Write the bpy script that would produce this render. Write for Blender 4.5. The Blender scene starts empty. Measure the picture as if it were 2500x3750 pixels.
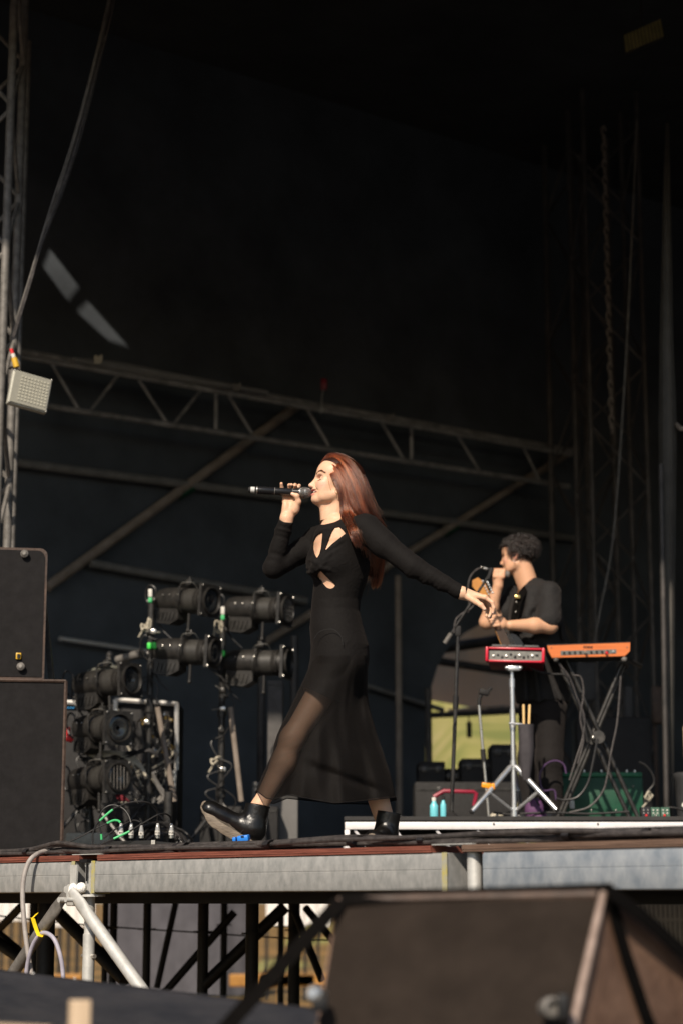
import bpy, bmesh, math, random
import numpy as np
from mathutils import Vector, Matrix, Euler
from mathutils.geometry import tessellate_polygon
random.seed(7); rng = np.random.default_rng(7)
sc = bpy.context.scene
C = sc.collection

# ------------------------------------------------------------------ camera, sky, sun, exposure
F_PX, CXP, CYP = 7254.0, 1250.0, 1875.0
PITCH = math.atan(1423.0 / F_PX)
CAM_Z = 1.55
cam = bpy.data.cameras.new("camera"); cam_o = bpy.data.objects.new("camera", cam); C.objects.link(cam_o)
cam_o.location = (0, 0, CAM_Z); cam_o.rotation_euler = (math.pi / 2 + PITCH, 0, 0)
cam.sensor_fit = 'VERTICAL'; cam.sensor_height = 36.0; cam.lens = F_PX / 3750.0 * 36.0
cam.clip_start = 0.1; cam.clip_end = 2000
cam.dof.use_dof = True; cam.dof.focus_distance = 8.05; cam.dof.aperture_fstop = 2.3
sc.camera = cam_o

SUN_AZ, SUN_EL = math.radians(18), math.radians(38)
S = Vector((-math.sin(SUN_AZ) * math.cos(SUN_EL), -math.cos(SUN_AZ) * math.cos(SUN_EL), math.sin(SUN_EL)))
world = bpy.data.worlds.new("World"); sc.world = world; world.use_nodes = True
wn = world.node_tree.nodes; wl = world.node_tree.links
sky = wn.new('ShaderNodeTexSky'); sky.sky_type = 'NISHITA'; sky.sun_disc = False
sky.sun_elevation = SUN_EL; sky.sun_rotation = math.pi + SUN_AZ
bg = wn['Background']; bg.inputs[1].default_value = 0.088
wl.new(sky.outputs[0], bg.inputs[0])
sun = bpy.data.lights.new("sun", 'SUN'); sun.energy = 4.8; sun.angle = math.radians(0.5); sun.color = (1.0, 0.88, 0.73)
sun_o = bpy.data.objects.new("sun", sun); C.objects.link(sun_o); sun_o.location = S * 40
sun_o.rotation_euler = (-S).to_track_quat('-Z', 'Y').to_euler()
sc.view_settings.view_transform = 'Standard'; sc.view_settings.look = 'None'
sc.view_settings.gamma = 1.0; sc.view_settings.use_curve_mapping = False
sc.view_settings.exposure = 0.25
sc.cycles.use_denoising = True
sc.cycles.max_bounces = 8; sc.cycles.transparent_max_bounces = 16
sc.cycles.sample_clamp_indirect = 6.0

# ------------------------------------------------------------------ helpers
_cp, _sp = math.cos(PITCH), math.sin(PITCH)
def W(px, py, Y):
    """world point that stands at depth Y on the line of sight of photo pixel (px, py)"""
    u, v = px - CXP, CYP - py
    dy = F_PX * _cp - v * _sp; dz = F_PX * _sp + v * _cp
    t = Y / dy
    return Vector((u * t, Y, CAM_Z + dz * t))
def proj(X, Y, Z):
    Zr = Z - CAM_Z
    zc = Y * _cp + Zr * _sp; yc = -Y * _sp + Zr * _cp
    return CXP + F_PX * X / zc, CYP - F_PX * yc / zc
Y0, ED, EN = 6.92, Vector((0.689, -0.725, 0)), Vector((-0.725, -0.689, 0))
def E(s, n, z):
    """stage frame: s along the front edge, n outwards from it, z up"""
    p = Vector((0, Y0, 0)) + ED * s + EN * n; p.z = z
    return p
DECK = 1.728

def smooth(pts, n=8, closed=False):
    pts = [Vector(p) for p in pts]; out = []
    N = len(pts)
    for i in range(N if closed else N - 1):
        p0 = pts[(i - 1) % N] if (closed or i > 0) else pts[0] * 2 - pts[1]
        p1 = pts[i]; p2 = pts[(i + 1) % N]
        p3 = pts[(i + 2) % N] if (closed or i + 2 < N) else p2 * 2 - p1
        for k in range(n):
            t = k / n
            out.append(0.5 * ((2 * p1) + (p2 - p0) * t + (2 * p0 - 5 * p1 + 4 * p2 - p3) * t * t + (3 * p1 - p0 - 3 * p2 + p3) * t ** 3))
    if not closed: out.append(pts[-1])
    return out

def frame_of(d):
    d = Vector(d).normalized()
    a = Vector((0, 0, 1)) if abs(d.z) < 0.9 else Vector((1, 0, 0))
    x = d.cross(a).normalized(); y = d.cross(x).normalized()
    return x, y, d

class MB:
    def __init__(s): s.v = []; s.f = []
    def add(s, vs, fs):
        o = len(s.v); s.v += [Vector(p) for p in vs]; s.f += [tuple(i + o for i in f) for f in fs]; return s
    def box(s, c, size, R=None, bev=0.0):
        hx, hy, hz = size[0] / 2, size[1] / 2, size[2] / 2; c = Vector(c)
        if bev > 0:
            b = min(bev, hx * .9, hy * .9, hz * .9)
            bm = bmesh.new(); bmesh.ops.create_cube(bm, size=1.0)
            for v in bm.verts: v.co = Vector((v.co.x * 2 * hx, v.co.y * 2 * hy, v.co.z * 2 * hz))
            bmesh.ops.bevel(bm, geom=bm.edges[:], offset=b, segments=2, affect='EDGES', profile=0.5)
            bm.verts.index_update()
            vs = [v.co.copy() for v in bm.verts]; fs = [tuple(v.index for v in f.verts) for f in bm.faces]; bm.free()
        else:
            vs = [Vector((x, y, z)) for x in (-hx, hx) for y in (-hy, hy) for z in (-hz, hz)]
            fs = [(0, 1, 3, 2), (4, 6, 7, 5), (0, 4, 5, 1), (2, 3, 7, 6), (0, 2, 6, 4), (1, 5, 7, 3)]
        if R is not None: vs = [R @ v for v in vs]
        return s.add([v + c for v in vs], fs)
    def tube(s, pts, r, n=8, caps=True):
        pts = [Vector(p) for p in pts]
        if not hasattr(r, '__len__'): r = [r] * len(pts)
        vs = []; fs = []; up = None
        for i, p in enumerate(pts):
            d = (pts[min(i + 1, len(pts) - 1)] - pts[max(i - 1, 0)])
            if d.length < 1e-9: d = Vector((0, 0, 1))
            d.normalize()
            if up is None: x, y, _ = frame_of(d)
            else:
                x = (up - d * up.dot(d))
                if x.length < 1e-6: x, y, _ = frame_of(d)
                x.normalize(); y = d.cross(x)
            up = x
            for k in range(n):
                a = 2 * math.pi * k / n
                vs.append(p + (x * math.cos(a) + y * math.sin(a)) * r[i])
        for i in range(len(pts) - 1):
            for k in range(n):
                a, b = i * n + k, i * n + (k + 1) % n
                fs.append((a, b, b + n, a + n))
        if caps:
            fs.append(tuple(range(n - 1, -1, -1))); fs.append(tuple((len(pts) - 1) * n + k for k in range(n)))
        return s.add(vs, fs)
    def rod(s, a, b, r, n=10): return s.tube([a, b], r, n)
    def lathe(s, prof, o, axis, n=20):
        """prof: (distance along axis, radius)"""
        x, y, d = frame_of(axis); o = Vector(o)
        vs = []; fs = []
        for (t, r) in prof:
            for k in range(n):
                a = 2 * math.pi * k / n
                vs.append(o + d * t + (x * math.cos(a) + y * math.sin(a)) * max(r, 1e-5))
        for i in range(len(prof) - 1):
            for k in range(n):
                a, b = i * n + k, i * n + (k + 1) % n
                fs.append((a, b, b + n, a + n))
        fs.append(tuple(range(n - 1, -1, -1))); fs.append(tuple((len(prof) - 1) * n + k for k in range(n)))
        return s.add(vs, fs)
    def prism(s, poly, vec):
        """closed 3-D polygon swept by vec"""
        poly = [Vector(p) for p in poly]; n = len(poly); vec = Vector(vec)
        vs = poly + [p + vec for p in poly]
        fs = [tuple(range(n - 1, -1, -1)), tuple(range(n, 2 * n))] + [(i, (i + 1) % n, (i + 1) % n + n, i + n) for i in range(n)]
        return s.add(vs, fs)
    def ball(s, c, r, n=10):
        rr = r if hasattr(r, '__len__') else (r, r, r); c = Vector(c); m = n // 2 + 1
        vs = [c + Vector((0, 0, rr[2]))]; fs = []
        for i in range(1, m):
            th = math.pi * i / m
            for k in range(n):
                a = 2 * math.pi * k / n
                vs.append(c + Vector((rr[0] * math.sin(th) * math.cos(a), rr[1] * math.sin(th) * math.sin(a), rr[2] * math.cos(th))))
        vs.append(c - Vector((0, 0, rr[2]))); L = len(vs) - 1
        for k in range(n): fs.append((0, 1 + k, 1 + (k + 1) % n)); fs.append((L, L - n + (k + 1) % n, L - n + k))
        for i in range(m - 2):
            for k in range(n):
                a, b = 1 + i * n + k, 1 + i * n + (k + 1) % n
                fs.append((a, a + n, b + n, b))
        return s.add(vs, fs)
    def mesh(s, name, base=Vector((0, 0, 0)), smooth_deg=40):
        me = bpy.data.meshes.new(name)
        me.from_pydata([tuple(v - base) for v in s.v], [], s.f); me.update()
        bm = bmesh.new(); bm.from_mesh(me); bmesh.ops.recalc_face_normals(bm, faces=bm.faces); bm.to_mesh(me); bm.free()
        if smooth_deg:
            me.shade_smooth()
            me.set_sharp_from_angle(angle=math.radians(smooth_deg))
        return me
    def build(s, name, mat, parent=None, at=None, smooth_deg=40):
        base = Vector((0, 0, 0))
        if parent is not None: base = root_of(parent)['_b']; base = Vector(base)
        elif at is not None: base = Vector(at)
        me = s.mesh(name, base, smooth_deg); me.materials.append(mat)
        o = bpy.data.objects.new(name, me); C.objects.link(o)
        if parent is not None: o.parent = parent
        else: o.location = base; o['_b'] = tuple(base)
        return o
def root_of(o):
    while o.parent is not None: o = o.parent
    return o
def tag(o, label, cat, group=None):
    o['label'] = label; o['category'] = cat
    if group: o['group'] = group
    return o
def thing(name, label, cat, loc, group=None):
    o = bpy.data.objects.new(name, None); C.objects.link(o); o.location = loc; o['_b'] = tuple(loc)
    o.empty_display_size = 0.05
    return tag(o, label, cat, group)
def struct(o): o['kind'] = 'structure'; return o
def copy_tree(o, parent=None):
    c = o.copy(); C.objects.link(c); c.parent = parent
    for ch in [x for x in bpy.data.objects if x.parent is o]: copy_tree(ch, c)
    return c
def dup(root, loc, rot=None, label=None):
    c = copy_tree(root); c.location = loc; c['_b'] = tuple(loc)
    if rot is not None: c.rotation_euler = rot
    if label: c['label'] = label
    return c
def mesh_obj(name, verts, faces, mat, parent, sm=True):
    base = Vector(root_of(parent)['_b']) if parent is not None else Vector((0, 0, 0))
    me = bpy.data.meshes.new(name)
    vv = np.asarray(verts, dtype=np.float64) - np.array(base)
    me.from_pydata(vv.tolist(), [], faces.tolist() if hasattr(faces, 'tolist') else faces); me.update()
    if sm: me.shade_smooth()
    me.materials.append(mat)
    o = bpy.data.objects.new(name, me); C.objects.link(o)
    if parent is not None: o.parent = parent
    return o

def text_mesh(fo):
    dg = bpy.context.evaluated_depsgraph_get(); me = bpy.data.meshes.new_from_object(fo.evaluated_get(dg)); n = fo.name
    o = bpy.data.objects.new(n.split('.')[0], me); C.objects.link(o); o.parent = fo.parent; o.location = fo.location; o.rotation_euler = fo.rotation_euler
    bpy.data.objects.remove(fo); o.name = n; return o
# ------------------------------------------------------------------ materials
def newmat(name):
    m = bpy.data.materials.new(name); m.use_nodes = True
    nt = m.node_tree; return m, nt, nt.nodes['Principled BSDF']
def mat(name, col, rough=0.6, metal=0.0, var=0.25, scale=12.0, bump=0.0, bscale=80.0, col2=None, spec=0.4, streak=None, mottle=0.55):
    """base colour broken up by two noises (wear and dirt of its own), a little relief"""
    m, nt, p = newmat(name); N = nt.nodes; L = nt.links
    tc = N.new('ShaderNodeTexCoord'); src = tc.outputs['Object']
    if streak:
        mp = N.new('ShaderNodeMapping'); mp.inputs['Scale'].default_value = streak; L.new(src, mp.inputs[0]); src = mp.outputs[0]
    nz = N.new('ShaderNodeTexNoise'); nz.inputs['Scale'].default_value = scale; nz.inputs['Detail'].default_value = 6; nz.inputs['Roughness'].default_value = 0.62
    L.new(src, nz.inputs['Vector'])
    rp = N.new('ShaderNodeValToRGB'); L.new(nz.outputs['Fac'], rp.inputs[0])
    c = Vector(col[:3]); c2 = Vector(col2[:3]) if col2 else c * (1 + var)
    c1 = c if col2 else c * (1 - var)
    rp.color_ramp.elements[0].position = mottle - 0.2; rp.color_ramp.elements[0].color = (*c1, 1)
    rp.color_ramp.elements[1].position = mottle + 0.2; rp.color_ramp.elements[1].color = (*c2, 1)
    L.new(rp.outputs[0], p.inputs['Base Color'])
    p.inputs['Metallic'].default_value = metal
    p.inputs['Specular IOR Level'].default_value = spec
    n2 = N.new('ShaderNodeTexNoise'); n2.inputs['Scale'].default_value = scale * 2.7; n2.inputs['Detail'].default_value = 4; L.new(src, n2.inputs['Vector'])
    mr = N.new('ShaderNodeMapRange'); mr.inputs[3].default_value = max(0.03, rough - 0.12); mr.inputs[4].default_value = min(1, rough + 0.12)
    L.new(n2.outputs['Fac'], mr.inputs[0]); L.new(mr.outputs[0], p.inputs['Roughness'])
    if bump > 0:
        n3 = N.new('ShaderNodeTexNoise'); n3.inputs['Scale'].default_value = bscale; n3.inputs['Detail'].default_value = 5; L.new(src, n3.inputs['Vector'])
        bp = N.new('ShaderNodeBump'); bp.inputs['Strength'].default_value = bump; bp.inputs['Distance'].default_value = 0.01
        L.new(n3.outputs['Fac'], bp.inputs['Height']); L.new(bp.outputs[0], p.inputs['Normal'])
    return m
M = {}
M['galv'] = mat('galvanised_steel', (0.235, 0.24, 0.235), 0.5, 0.2, scale=34, col2=(0.385, 0.38, 0.37), streak=(1, 1, .55), bump=.05, bscale=60)
M['galv_blue'] = mat('galvanised_steel_bluish', (0.19, 0.22, 0.255), 0.45, 0.2, scale=16, col2=(0.36, 0.38, 0.40), streak=(1.2, 1.2, .7), bump=.05, bscale=60)
M['galv_tube'] = mat('galvanised_tube', (0.46, 0.46, 0.44), 0.5, 0.35, scale=22, col2=(0.62, 0.61, 0.58), bump=.06, bscale=90)
M['dark_tube'] = mat('weathered_tube', (0.10, 0.093, 0.084), 0.6, 0.2, scale=20, col2=(0.21, 0.195, 0.18), bump=.1)
M['black_steel'] = mat('black_steel', (0.012, 0.012, 0.013), 0.55, 0.3, scale=20)
M['stand'] = mat('stand_black', (0.024, 0.023, 0.022), 0.35, 0.4, scale=30, col2=(0.07, 0.066, 0.062))
M['lamp_body'] = mat('lamp_black_paint', (0.014, 0.0132, 0.0125), 0.42, 0.1, scale=25, col2=(0.036, 0.033, 0.030), bump=.15, bscale=260)
M['chrome'] = mat('chrome', (0.72, 0.73, 0.74), 0.32, 0.85, var=.08, scale=8)
M['steel_bright'] = mat('bright_steel', (0.60, 0.58, 0.54), 0.3, 0.85, var=.15, scale=30)
M['alu'] = mat('aluminium', (0.62, 0.60, 0.57), 0.42, 0.6, scale=20, col2=(0.74, 0.72, 0.69))
M['ply_red'] = mat('film_faced_plywood_red', (0.11, 0.030, 0.020), 0.65, 0, scale=30, col2=(0.26, 0.085, 0.055), streak=(.25, .25, 9), bump=.3, bscale=40)
M['ply_brown'] = mat('film_faced_plywood_brown', (0.085, 0.050, 0.035), 0.65, 0, scale=30, col2=(0.19, 0.12, 0.085), streak=(.25, .25, 9), bump=.3, bscale=40)
M['deck_top'] = mat('deck_black', (0.03, 0.028, 0.027), 0.75, 0, scale=5, bump=.1)
M['under'] = mat('deck_underside', (0.02, 0.018, 0.016), 0.85, 0, scale=5)
M['cable'] = mat('cable_rubber', (0.028, 0.025, 0.025), 0.45, 0, scale=40, col2=(0.080, 0.070, 0.066), bump=.25, bscale=160)
M['cable_thin'] = mat('cable_black', (0.018, 0.017, 0.017), 0.42, 0, scale=40)
M['cable_grey'] = mat('cable_grey', (0.24, 0.215, 0.20), 0.55, 0, scale=30, col2=(0.34, 0.31, 0.29), bump=.15)
M['cable_lilac'] = mat('cable_lilac', (0.30, 0.28, 0.34), 0.5, 0, scale=30, col2=(0.42, 0.40, 0.46))
M['tape_black'] = mat('gaffer_black', (0.015, 0.014, 0.016), 0.55, 0, scale=50)
M['green'] = mat('green_tape', (0.06, 0.45, 0.16), 0.5, 0, var=.12, scale=40)
M['green_bright'] = mat('green_tape_bright', (0.05, 0.62, 0.08), 0.5, 0, var=.1, scale=40)
M['white_tape'] = mat('white_tape', (0.62, 0.60, 0.55), 0.6, 0, var=.1, scale=40)
M['yellow'] = mat('yellow_ribbon', (0.80, 0.56, 0.01), 0.5, 0, var=.12, scale=20)
M['yellow_paint'] = mat('yellow_paint_worn', (0.40, 0.34, 0.07), 0.6, 0, scale=28, col2=(0.30, 0.295, 0.25), mottle=.50)
M['barrier_orange'] = mat('barrier_orange', (0.36, 0.17, 0.035), 0.6, 0, var=.2)
M['orange_plastic'] = mat('orange_plastic', (0.75, 0.28, 0.01), 0.4, 0, var=.1)
M['white_foam'] = mat('white_caulk', (0.80, 0.78, 0.74), 0.7, 0, var=.06, bump=.6, bscale=120)
M['blue'] = mat('blue_plastic', (0.02, 0.20, 0.68), 0.38, 0, var=.12, scale=20)
M['cyan'] = mat('cyan_plastic', (0.16, 0.55, 0.62), 0.3, 0, var=.1)
M['foam'] = mat('speaker_foam', (0.030, 0.025, 0.022), 0.9, 0, scale=30, var=.3, bump=.35, bscale=420, spec=.1)
M['foam_front'] = mat('speaker_grille_foam_brown', (0.026, 0.0195, 0.0155), 0.92, 0, scale=11, var=.22, bump=.6, bscale=330, spec=.08)
M['grille'] = mat('speaker_grille', (0.0135, 0.0125, 0.0128), 0.8, 0, scale=20, var=.2, bump=.25, bscale=500, spec=.15)
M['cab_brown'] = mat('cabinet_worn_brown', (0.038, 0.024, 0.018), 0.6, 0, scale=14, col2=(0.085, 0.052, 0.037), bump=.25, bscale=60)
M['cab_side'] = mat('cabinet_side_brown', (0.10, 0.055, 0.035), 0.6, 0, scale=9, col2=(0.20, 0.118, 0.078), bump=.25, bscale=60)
M['cab_edge'] = mat('cabinet_bare_edge', (0.17, 0.12, 0.095), 0.6, 0, scale=26, col2=(0.33, 0.25, 0.21))
M['strap'] = mat('black_webbing', (0.0045, 0.0038, 0.0034), 0.95, 0, spec=.05, scale=60, bump=.3, bscale=300)
M['panel_black'] = mat('black_painted_board', (0.016, 0.017, 0.022), 0.45, 0, scale=6, col2=(0.035, 0.034, 0.038), streak=(.6, .6, 4), bump=.12, bscale=20, spec=.5)
M['wood_pale'] = mat('pale_timber', (0.50, 0.36, 0.23), 0.65, 0, scale=10, col2=(0.64, 0.49, 0.34), streak=(3, 3, .4), bump=.1)
M['tent'] = mat('tent_black_pvc', (0.068, 0.077, 0.088), 0.7, 0, scale=1.4, var=.3, bump=.12, bscale=3, spec=.15)
M['tent_roof'] = mat('roof_black_pvc', (0.012, 0.012, 0.013), 0.8, 0, scale=2, var=.2, spec=.1)
M['tarp_grey'] = mat('tarp_grey', (0.16, 0.155, 0.15), 0.8, 0, scale=3, var=.15, bump=.2, bscale=8, spec=.1)
M['sheet_grey'] = mat('grey_tarpaulin', (0.082, 0.080, 0.090), 0.8, 0, scale=3, var=.2, bump=.3, bscale=6, spec=.1)
M['white_board'] = mat('white_board', (0.72, 0.70, 0.67), 0.6, 0, var=.08, scale=5)
M['truss'] = mat('truss_dull_alu', (0.17, 0.165, 0.16), 0.5, 0.3, scale=8, col2=(0.42, 0.40, 0.385), bump=.1)
M['truss_dark'] = mat('truss_dark', (0.034, 0.032, 0.031), 0.55, 0.3, scale=8, col2=(0.080, 0.071, 0.066))
M['rail_grey'] = mat('rail_grey', (0.13, 0.128, 0.12), 0.6, 0.1, scale=8, col2=(0.21, 0.20, 0.19))
M['tower_dim'] = mat('tower_dim', (0.044, 0.040, 0.038), 0.55, 0.2, scale=8, col2=(0.105, 0.092, 0.085))
M['roof_lining'] = mat('roof_lining', (0.045, 0.047, 0.050), 0.8, 0, scale=2, var=.2, spec=.1)
M['timber_dark'] = mat('brace_brown', (0.17, 0.138, 0.11), 0.65, 0, scale=8, col2=(0.27, 0.225, 0.19))
M['curtain'] = mat('side_curtain', (0.075, 0.07, 0.062), 0.8, 0, scale=6, var=.2)
M['hair_red'] = None
M['red'] = mat('red_lacquer', (0.55, 0.012, 0.035), 0.3, 0, var=.1, scale=10)
M['red_dark'] = mat('red_underside', (0.16, 0.006, 0.016), 0.45, 0, var=.12, scale=10)
M['red_plastic'] = mat('red_plastic', (0.62, 0.02, 0.025), 0.4, 0, var=.1)
M['pink'] = mat('pink_red_frame', (0.26, 0.010, 0.035), 0.45, 0, var=.1)
M['wood_orange'] = mat('synth_wood_orange', (0.52, 0.13, 0.03), 0.4, 0, scale=9, col2=(0.66, 0.19, 0.05), streak=(.5, 3, 14), bump=.05)
M['panel_grey'] = mat('jack_panel_grey', (0.11, 0.11, 0.10), 0.45, 0.3, scale=40, col2=(0.19, 0.185, 0.17))
M['pad_grey'] = mat('pad_rubber_grey', (0.085, 0.085, 0.085), 0.6, 0, var=.15)
M['black_gloss'] = mat('black_gloss', (0.012, 0.012, 0.013), 0.25, 0, var=.15, scale=20)
M['black_matte'] = mat('black_matte', (0.014, 0.013, 0.013), 0.75, 0, var=.2, scale=20)
M['amp_green'] = mat('amp_green_vinyl', (0.006, 0.062, 0.031), 0.5, 0, scale=20, var=.2, bump=.2, bscale=300)
M['amp_green_top'] = mat('amp_green_top', (0.02, 0.15, 0.07), 0.5, 0, scale=20, var=.2)
M['stick'] = mat('drumstick_wood', (0.66, 0.44, 0.19), 0.45, 0, var=.08, scale=20)
M['bag'] = mat('stick_bag_cloth', (0.045, 0.04, 0.045), 0.8, 0, var=.25, scale=20)
M['purple'] = mat('purple_cloth', (0.12, 0.05, 0.13), 0.7, 0, var=.2)
M['purple_cable'] = mat('purple_cable', (0.055, 0.026, 0.075), 0.45, 0, var=.3, scale=60)
M['bin'] = mat('bin_grey', (0.05, 0.05, 0.052), 0.5, 0, var=.15)
M['maple'] = mat('maple_neck', (0.46, 0.20, 0.045), 0.35, 0, scale=10, var=.12)
M['led_glass'] = mat('led_panel_glass', (0.27, 0.26, 0.215), 0.3, 0, var=.06, scale=20)
M['led_frame'] = mat('led_frame_white', (0.46, 0.45, 0.39), 0.45, 0.1, var=.08)
M['led_dot'] = mat('led_dot', (0.40, 0.385, 0.31), 0.3, 0, var=.05)
M['beige_canopy'] = mat('beige_canopy', (0.16, 0.13, 0.105), 0.8, 0, scale=1.5, var=.12, spec=.1)
M['knot'] = mat('rope_knot', (0.42, 0.38, 0.30), 0.7, 0, var=.2, scale=60)
M['gold'] = mat('gold', (0.75, 0.52, 0.20), 0.25, 1.0, var=.05)
M['xlr'] = mat('xlr_nickel', (0.50, 0.49, 0.46), 0.28, 0.9, var=.1, scale=60)
M['xlr_boot'] = mat('xlr_boot_clear', (0.34, 0.34, 0.33), 0.15, 0.2, var=.3, scale=90)
M['glass_lens'] = mat('lens_glass', (0.02, 0.022, 0.024), 0.08, 0.0, var=.1, spec=.8)
M['bulb'] = mat('glass_dome', (0.30, 0.30, 0.25), 0.1, 0.6, var=.2, spec=.8)
M['flap'] = mat('tarp_flap_grey', (0.20, 0.195, 0.19), 0.7, 0, scale=4, var=.12)
M['jack_yellow'] = mat('yellow_plug', (0.60, 0.36, 0.03), 0.4, 0, var=.1)
M['wall_lit'] = M['tent']
# ------------------------------------------------------------------ ground, hill, tent, roof, deck
def grass_mat(name, a, b, c, scale):
    m, nt, p = newmat(name); N = nt.nodes; L = nt.links
    tc = N.new('ShaderNodeTexCoord')
    n1 = N.new('ShaderNodeTexNoise'); n1.inputs['Scale'].default_value = scale; n1.inputs['Detail'].default_value = 8; L.new(tc.outputs['Object'], n1.inputs['Vector'])
    r = N.new('ShaderNodeValToRGB'); L.new(n1.outputs['Fac'], r.inputs[0])
    r.color_ramp.elements[0].position = .35; r.color_ramp.elements[0].color = (*a, 1)
    r.color_ramp.elements[1].position = .68; r.color_ramp.elements[1].color = (*c, 1)
    e = r.color_ramp.elements.new(.5); e.color = (*b, 1)
    L.new(r.outputs[0], p.inputs['Base Color']); p.inputs['Roughness'].default_value = .9; p.inputs['Specular IOR Level'].default_value = .1
    n2 = N.new('ShaderNodeTexNoise'); n2.inputs['Scale'].default_value = scale * 30; L.new(tc.outputs['Object'], n2.inputs['Vector'])
    bp = N.new('ShaderNodeBump'); bp.inputs['Strength'].default_value = .5; L.new(n2.outputs['Fac'], bp.inputs['Height']); L.new(bp.outputs[0], p.inputs['Normal'])
    return m
g = MB(); g.add([(-900, -300, 0), (900, -300, 0), (900, 1500, 0), (-900, 1500, 0)], [(0, 1, 2, 3)])
pf = MB(); pf.add([(-30, -40, .004), (30, -40, .004), (30, 5.6, .004), (-30, 9, .004)], [(0, 1, 2, 3)]); struct(pf.build('unseen_bounce_floor', mat('bounce_floor_dark', (.05, .05, .052), .85, 0, scale=3, var=.3), smooth_deg=0))  # unseen dark floor, added to cut warm bounce onto the tent wall
ground = struct(g.build('ground', grass_mat('dry_grass', (.10, .075, .03), (.20, .12, .045), (.30, .17, .06), .35), smooth_deg=0))
# grassy hillside behind the stage
hx, hy = np.meshgrid(np.linspace(-2, 70, 73), np.linspace(38, 150, 40), indexing='ij')
hz = 20 * np.clip((hy - 40) / 70, 0, 1) ** 1.15 * np.clip((hx - .8) / 2.6, 0, 1) + .5 * np.sin(hx * .4) * np.cos(hy * .2) * np.clip((hy - 42) / 20, 0, 1) - .05
hv = np.stack([hx, hy, hz], -1).reshape(-1, 3); ni, nj = hx.shape
hf = [(i * nj + j, (i + 1) * nj + j, (i + 1) * nj + j + 1, i * nj + j + 1) for i in range(ni - 1) for j in range(nj - 1)]
hill = struct(mesh_obj('hillside', hv, hf, grass_mat('sunlit_grass', (.16, .17, .05), (.235, .22, .07), (.33, .275, .12), .45), None))

# tent side wall: runs to the right and away from us, with an opening near its far end
WP, WD = Vector((-2.55, 15.35, 0)), Vector((0.79, 0.613, 0)).normalized()
def wall_pt(s, z): p = WP + WD * s; p.z = z; return p
def wall_s(px, py):
    """s and z on the wall plane seen at pixel"""
    a = W(px, py, 1.0) - Vector((0, 0, CAM_Z)); n = Vector((WD.y, -WD.x, 0))
    t = WP.dot(n) / a.dot(n); p = Vector((0, 0, CAM_Z)) + a * t
    return (p - WP).dot(WD), p.z
def poly_sheet(loops, f):
    """triangulated polygon with holes; f maps 2-D to 3-D"""
    tri = tessellate_polygon([[Vector((a, b, 0)) for a, b in lp] for lp in loops])
    pts = [f(a, b) for lp in loops for a, b in lp]
    return pts, [tuple(t) for t in tri]
s_end = 9.4
op = [wall_s(px, py) for px, py in ((1556, 2850), (1556, 2600), (1570, 2540), (1600, 2440), (1640, 2370), (1700, 2318), (1800, 2262), (1900, 2262), (1960, 2300), (1962, 2850))]
outer = [(-14, 1.66), (op[0][0], 1.66)] + [op[0]] + op[1:] + [(op[-1][0], 1.66), (s_end, 1.66), (s_end, 9.0), (-14, 9.0)]
vs, fs = poly_sheet([outer], wall_pt)
wm = MB().add(vs, fs); thick = [v + Vector((WD.y, -WD.x, 0)) * -0.012 for v in vs]; wm.add(thick, fs)
tent_wall = struct(wm.build('tent_wall', M['tent'], smooth_deg=0))
# back wall of the tent: from the far corner towards us on the right
cor = wall_pt(s_end, 0); BD = Vector((WD.y, -WD.x, 0))
b = MB(); b.prism([cor, cor + BD * 16, cor + BD * 16 + Vector((0, 0, 9)), cor + Vector((0, 0, 9))], Vector((WD.x, WD.y, 0)) * .015)
back_wall = struct(b.build('back_wall', M['tent_roof'], smooth_deg=0))
# hanging black drape on the right of the stage, in front of the back wall
# roof: one sheet, two unseen holes shaped to throw sun strips onto the wall
ZR = 8.8
def roof_hole(pts):
    out = []
    for px, py in pts:
        s, z = wall_s(px, py); p = wall_pt(s, z); t = (ZR - z) / S.z; q = p + S * t; out.append((q.x, q.y))
    return out
h1 = roof_hole([(186, 915), (292, 1052), (248, 1108), (158, 985)])
h2 = roof_hole([(325, 1105), (480, 1280), (395, 1252), (279, 1147)])
_c = wall_pt(s_end, 0); _w0 = wall_pt(-14, 0); _b1 = _c + Vector((WD.y, -WD.x, 0)) * 16
rf_outer = [(-16, 6.1), (_b1.x, 6.1), (_b1.x, _b1.y), (_c.x + .02, _c.y + .02), (_w0.x, _w0.y), (-16, 6.6)]
vs, fs = poly_sheet([rf_outer, h1, h2], lambda a, b: Vector((a, b, ZR)))
rm = MB().add(vs, fs); rm.add([v + Vector((0, 0, .02)) for v in vs], fs)
roof = struct(rm.build('roof', M['roof_lining'], smooth_deg=0))
# unseen dark sheet added above the view to keep sky light off the upper wall
b = MB(); hb = []
for i in range(61):
    x = -16 + 32 * i / 60; hb.append((x, 9.0 + .06 * math.sin(i * 1.7)))
vs = [Vector((x, y, z)) for x, y in hb for z in (6.50, ZR)]; fs = [(2 * i, 2 * i + 2, 2 * i + 3, 2 * i + 1) for i in range(60)]
b.add(vs, fs); struct(b.build('sky_light_blocker', M['tent_roof'], smooth_deg=60))
# left side sheet, well outside the frame, that keeps the stage dark
b = MB(); b.prism([(-16, 4, 0), (-13.8, 6.8, 0), (-13.8, 6.8, 9), (-16, 4, 9)], (-.02, 0, 0))
struct(b.build('side_wall', M['tent_roof'], smooth_deg=0))

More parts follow.
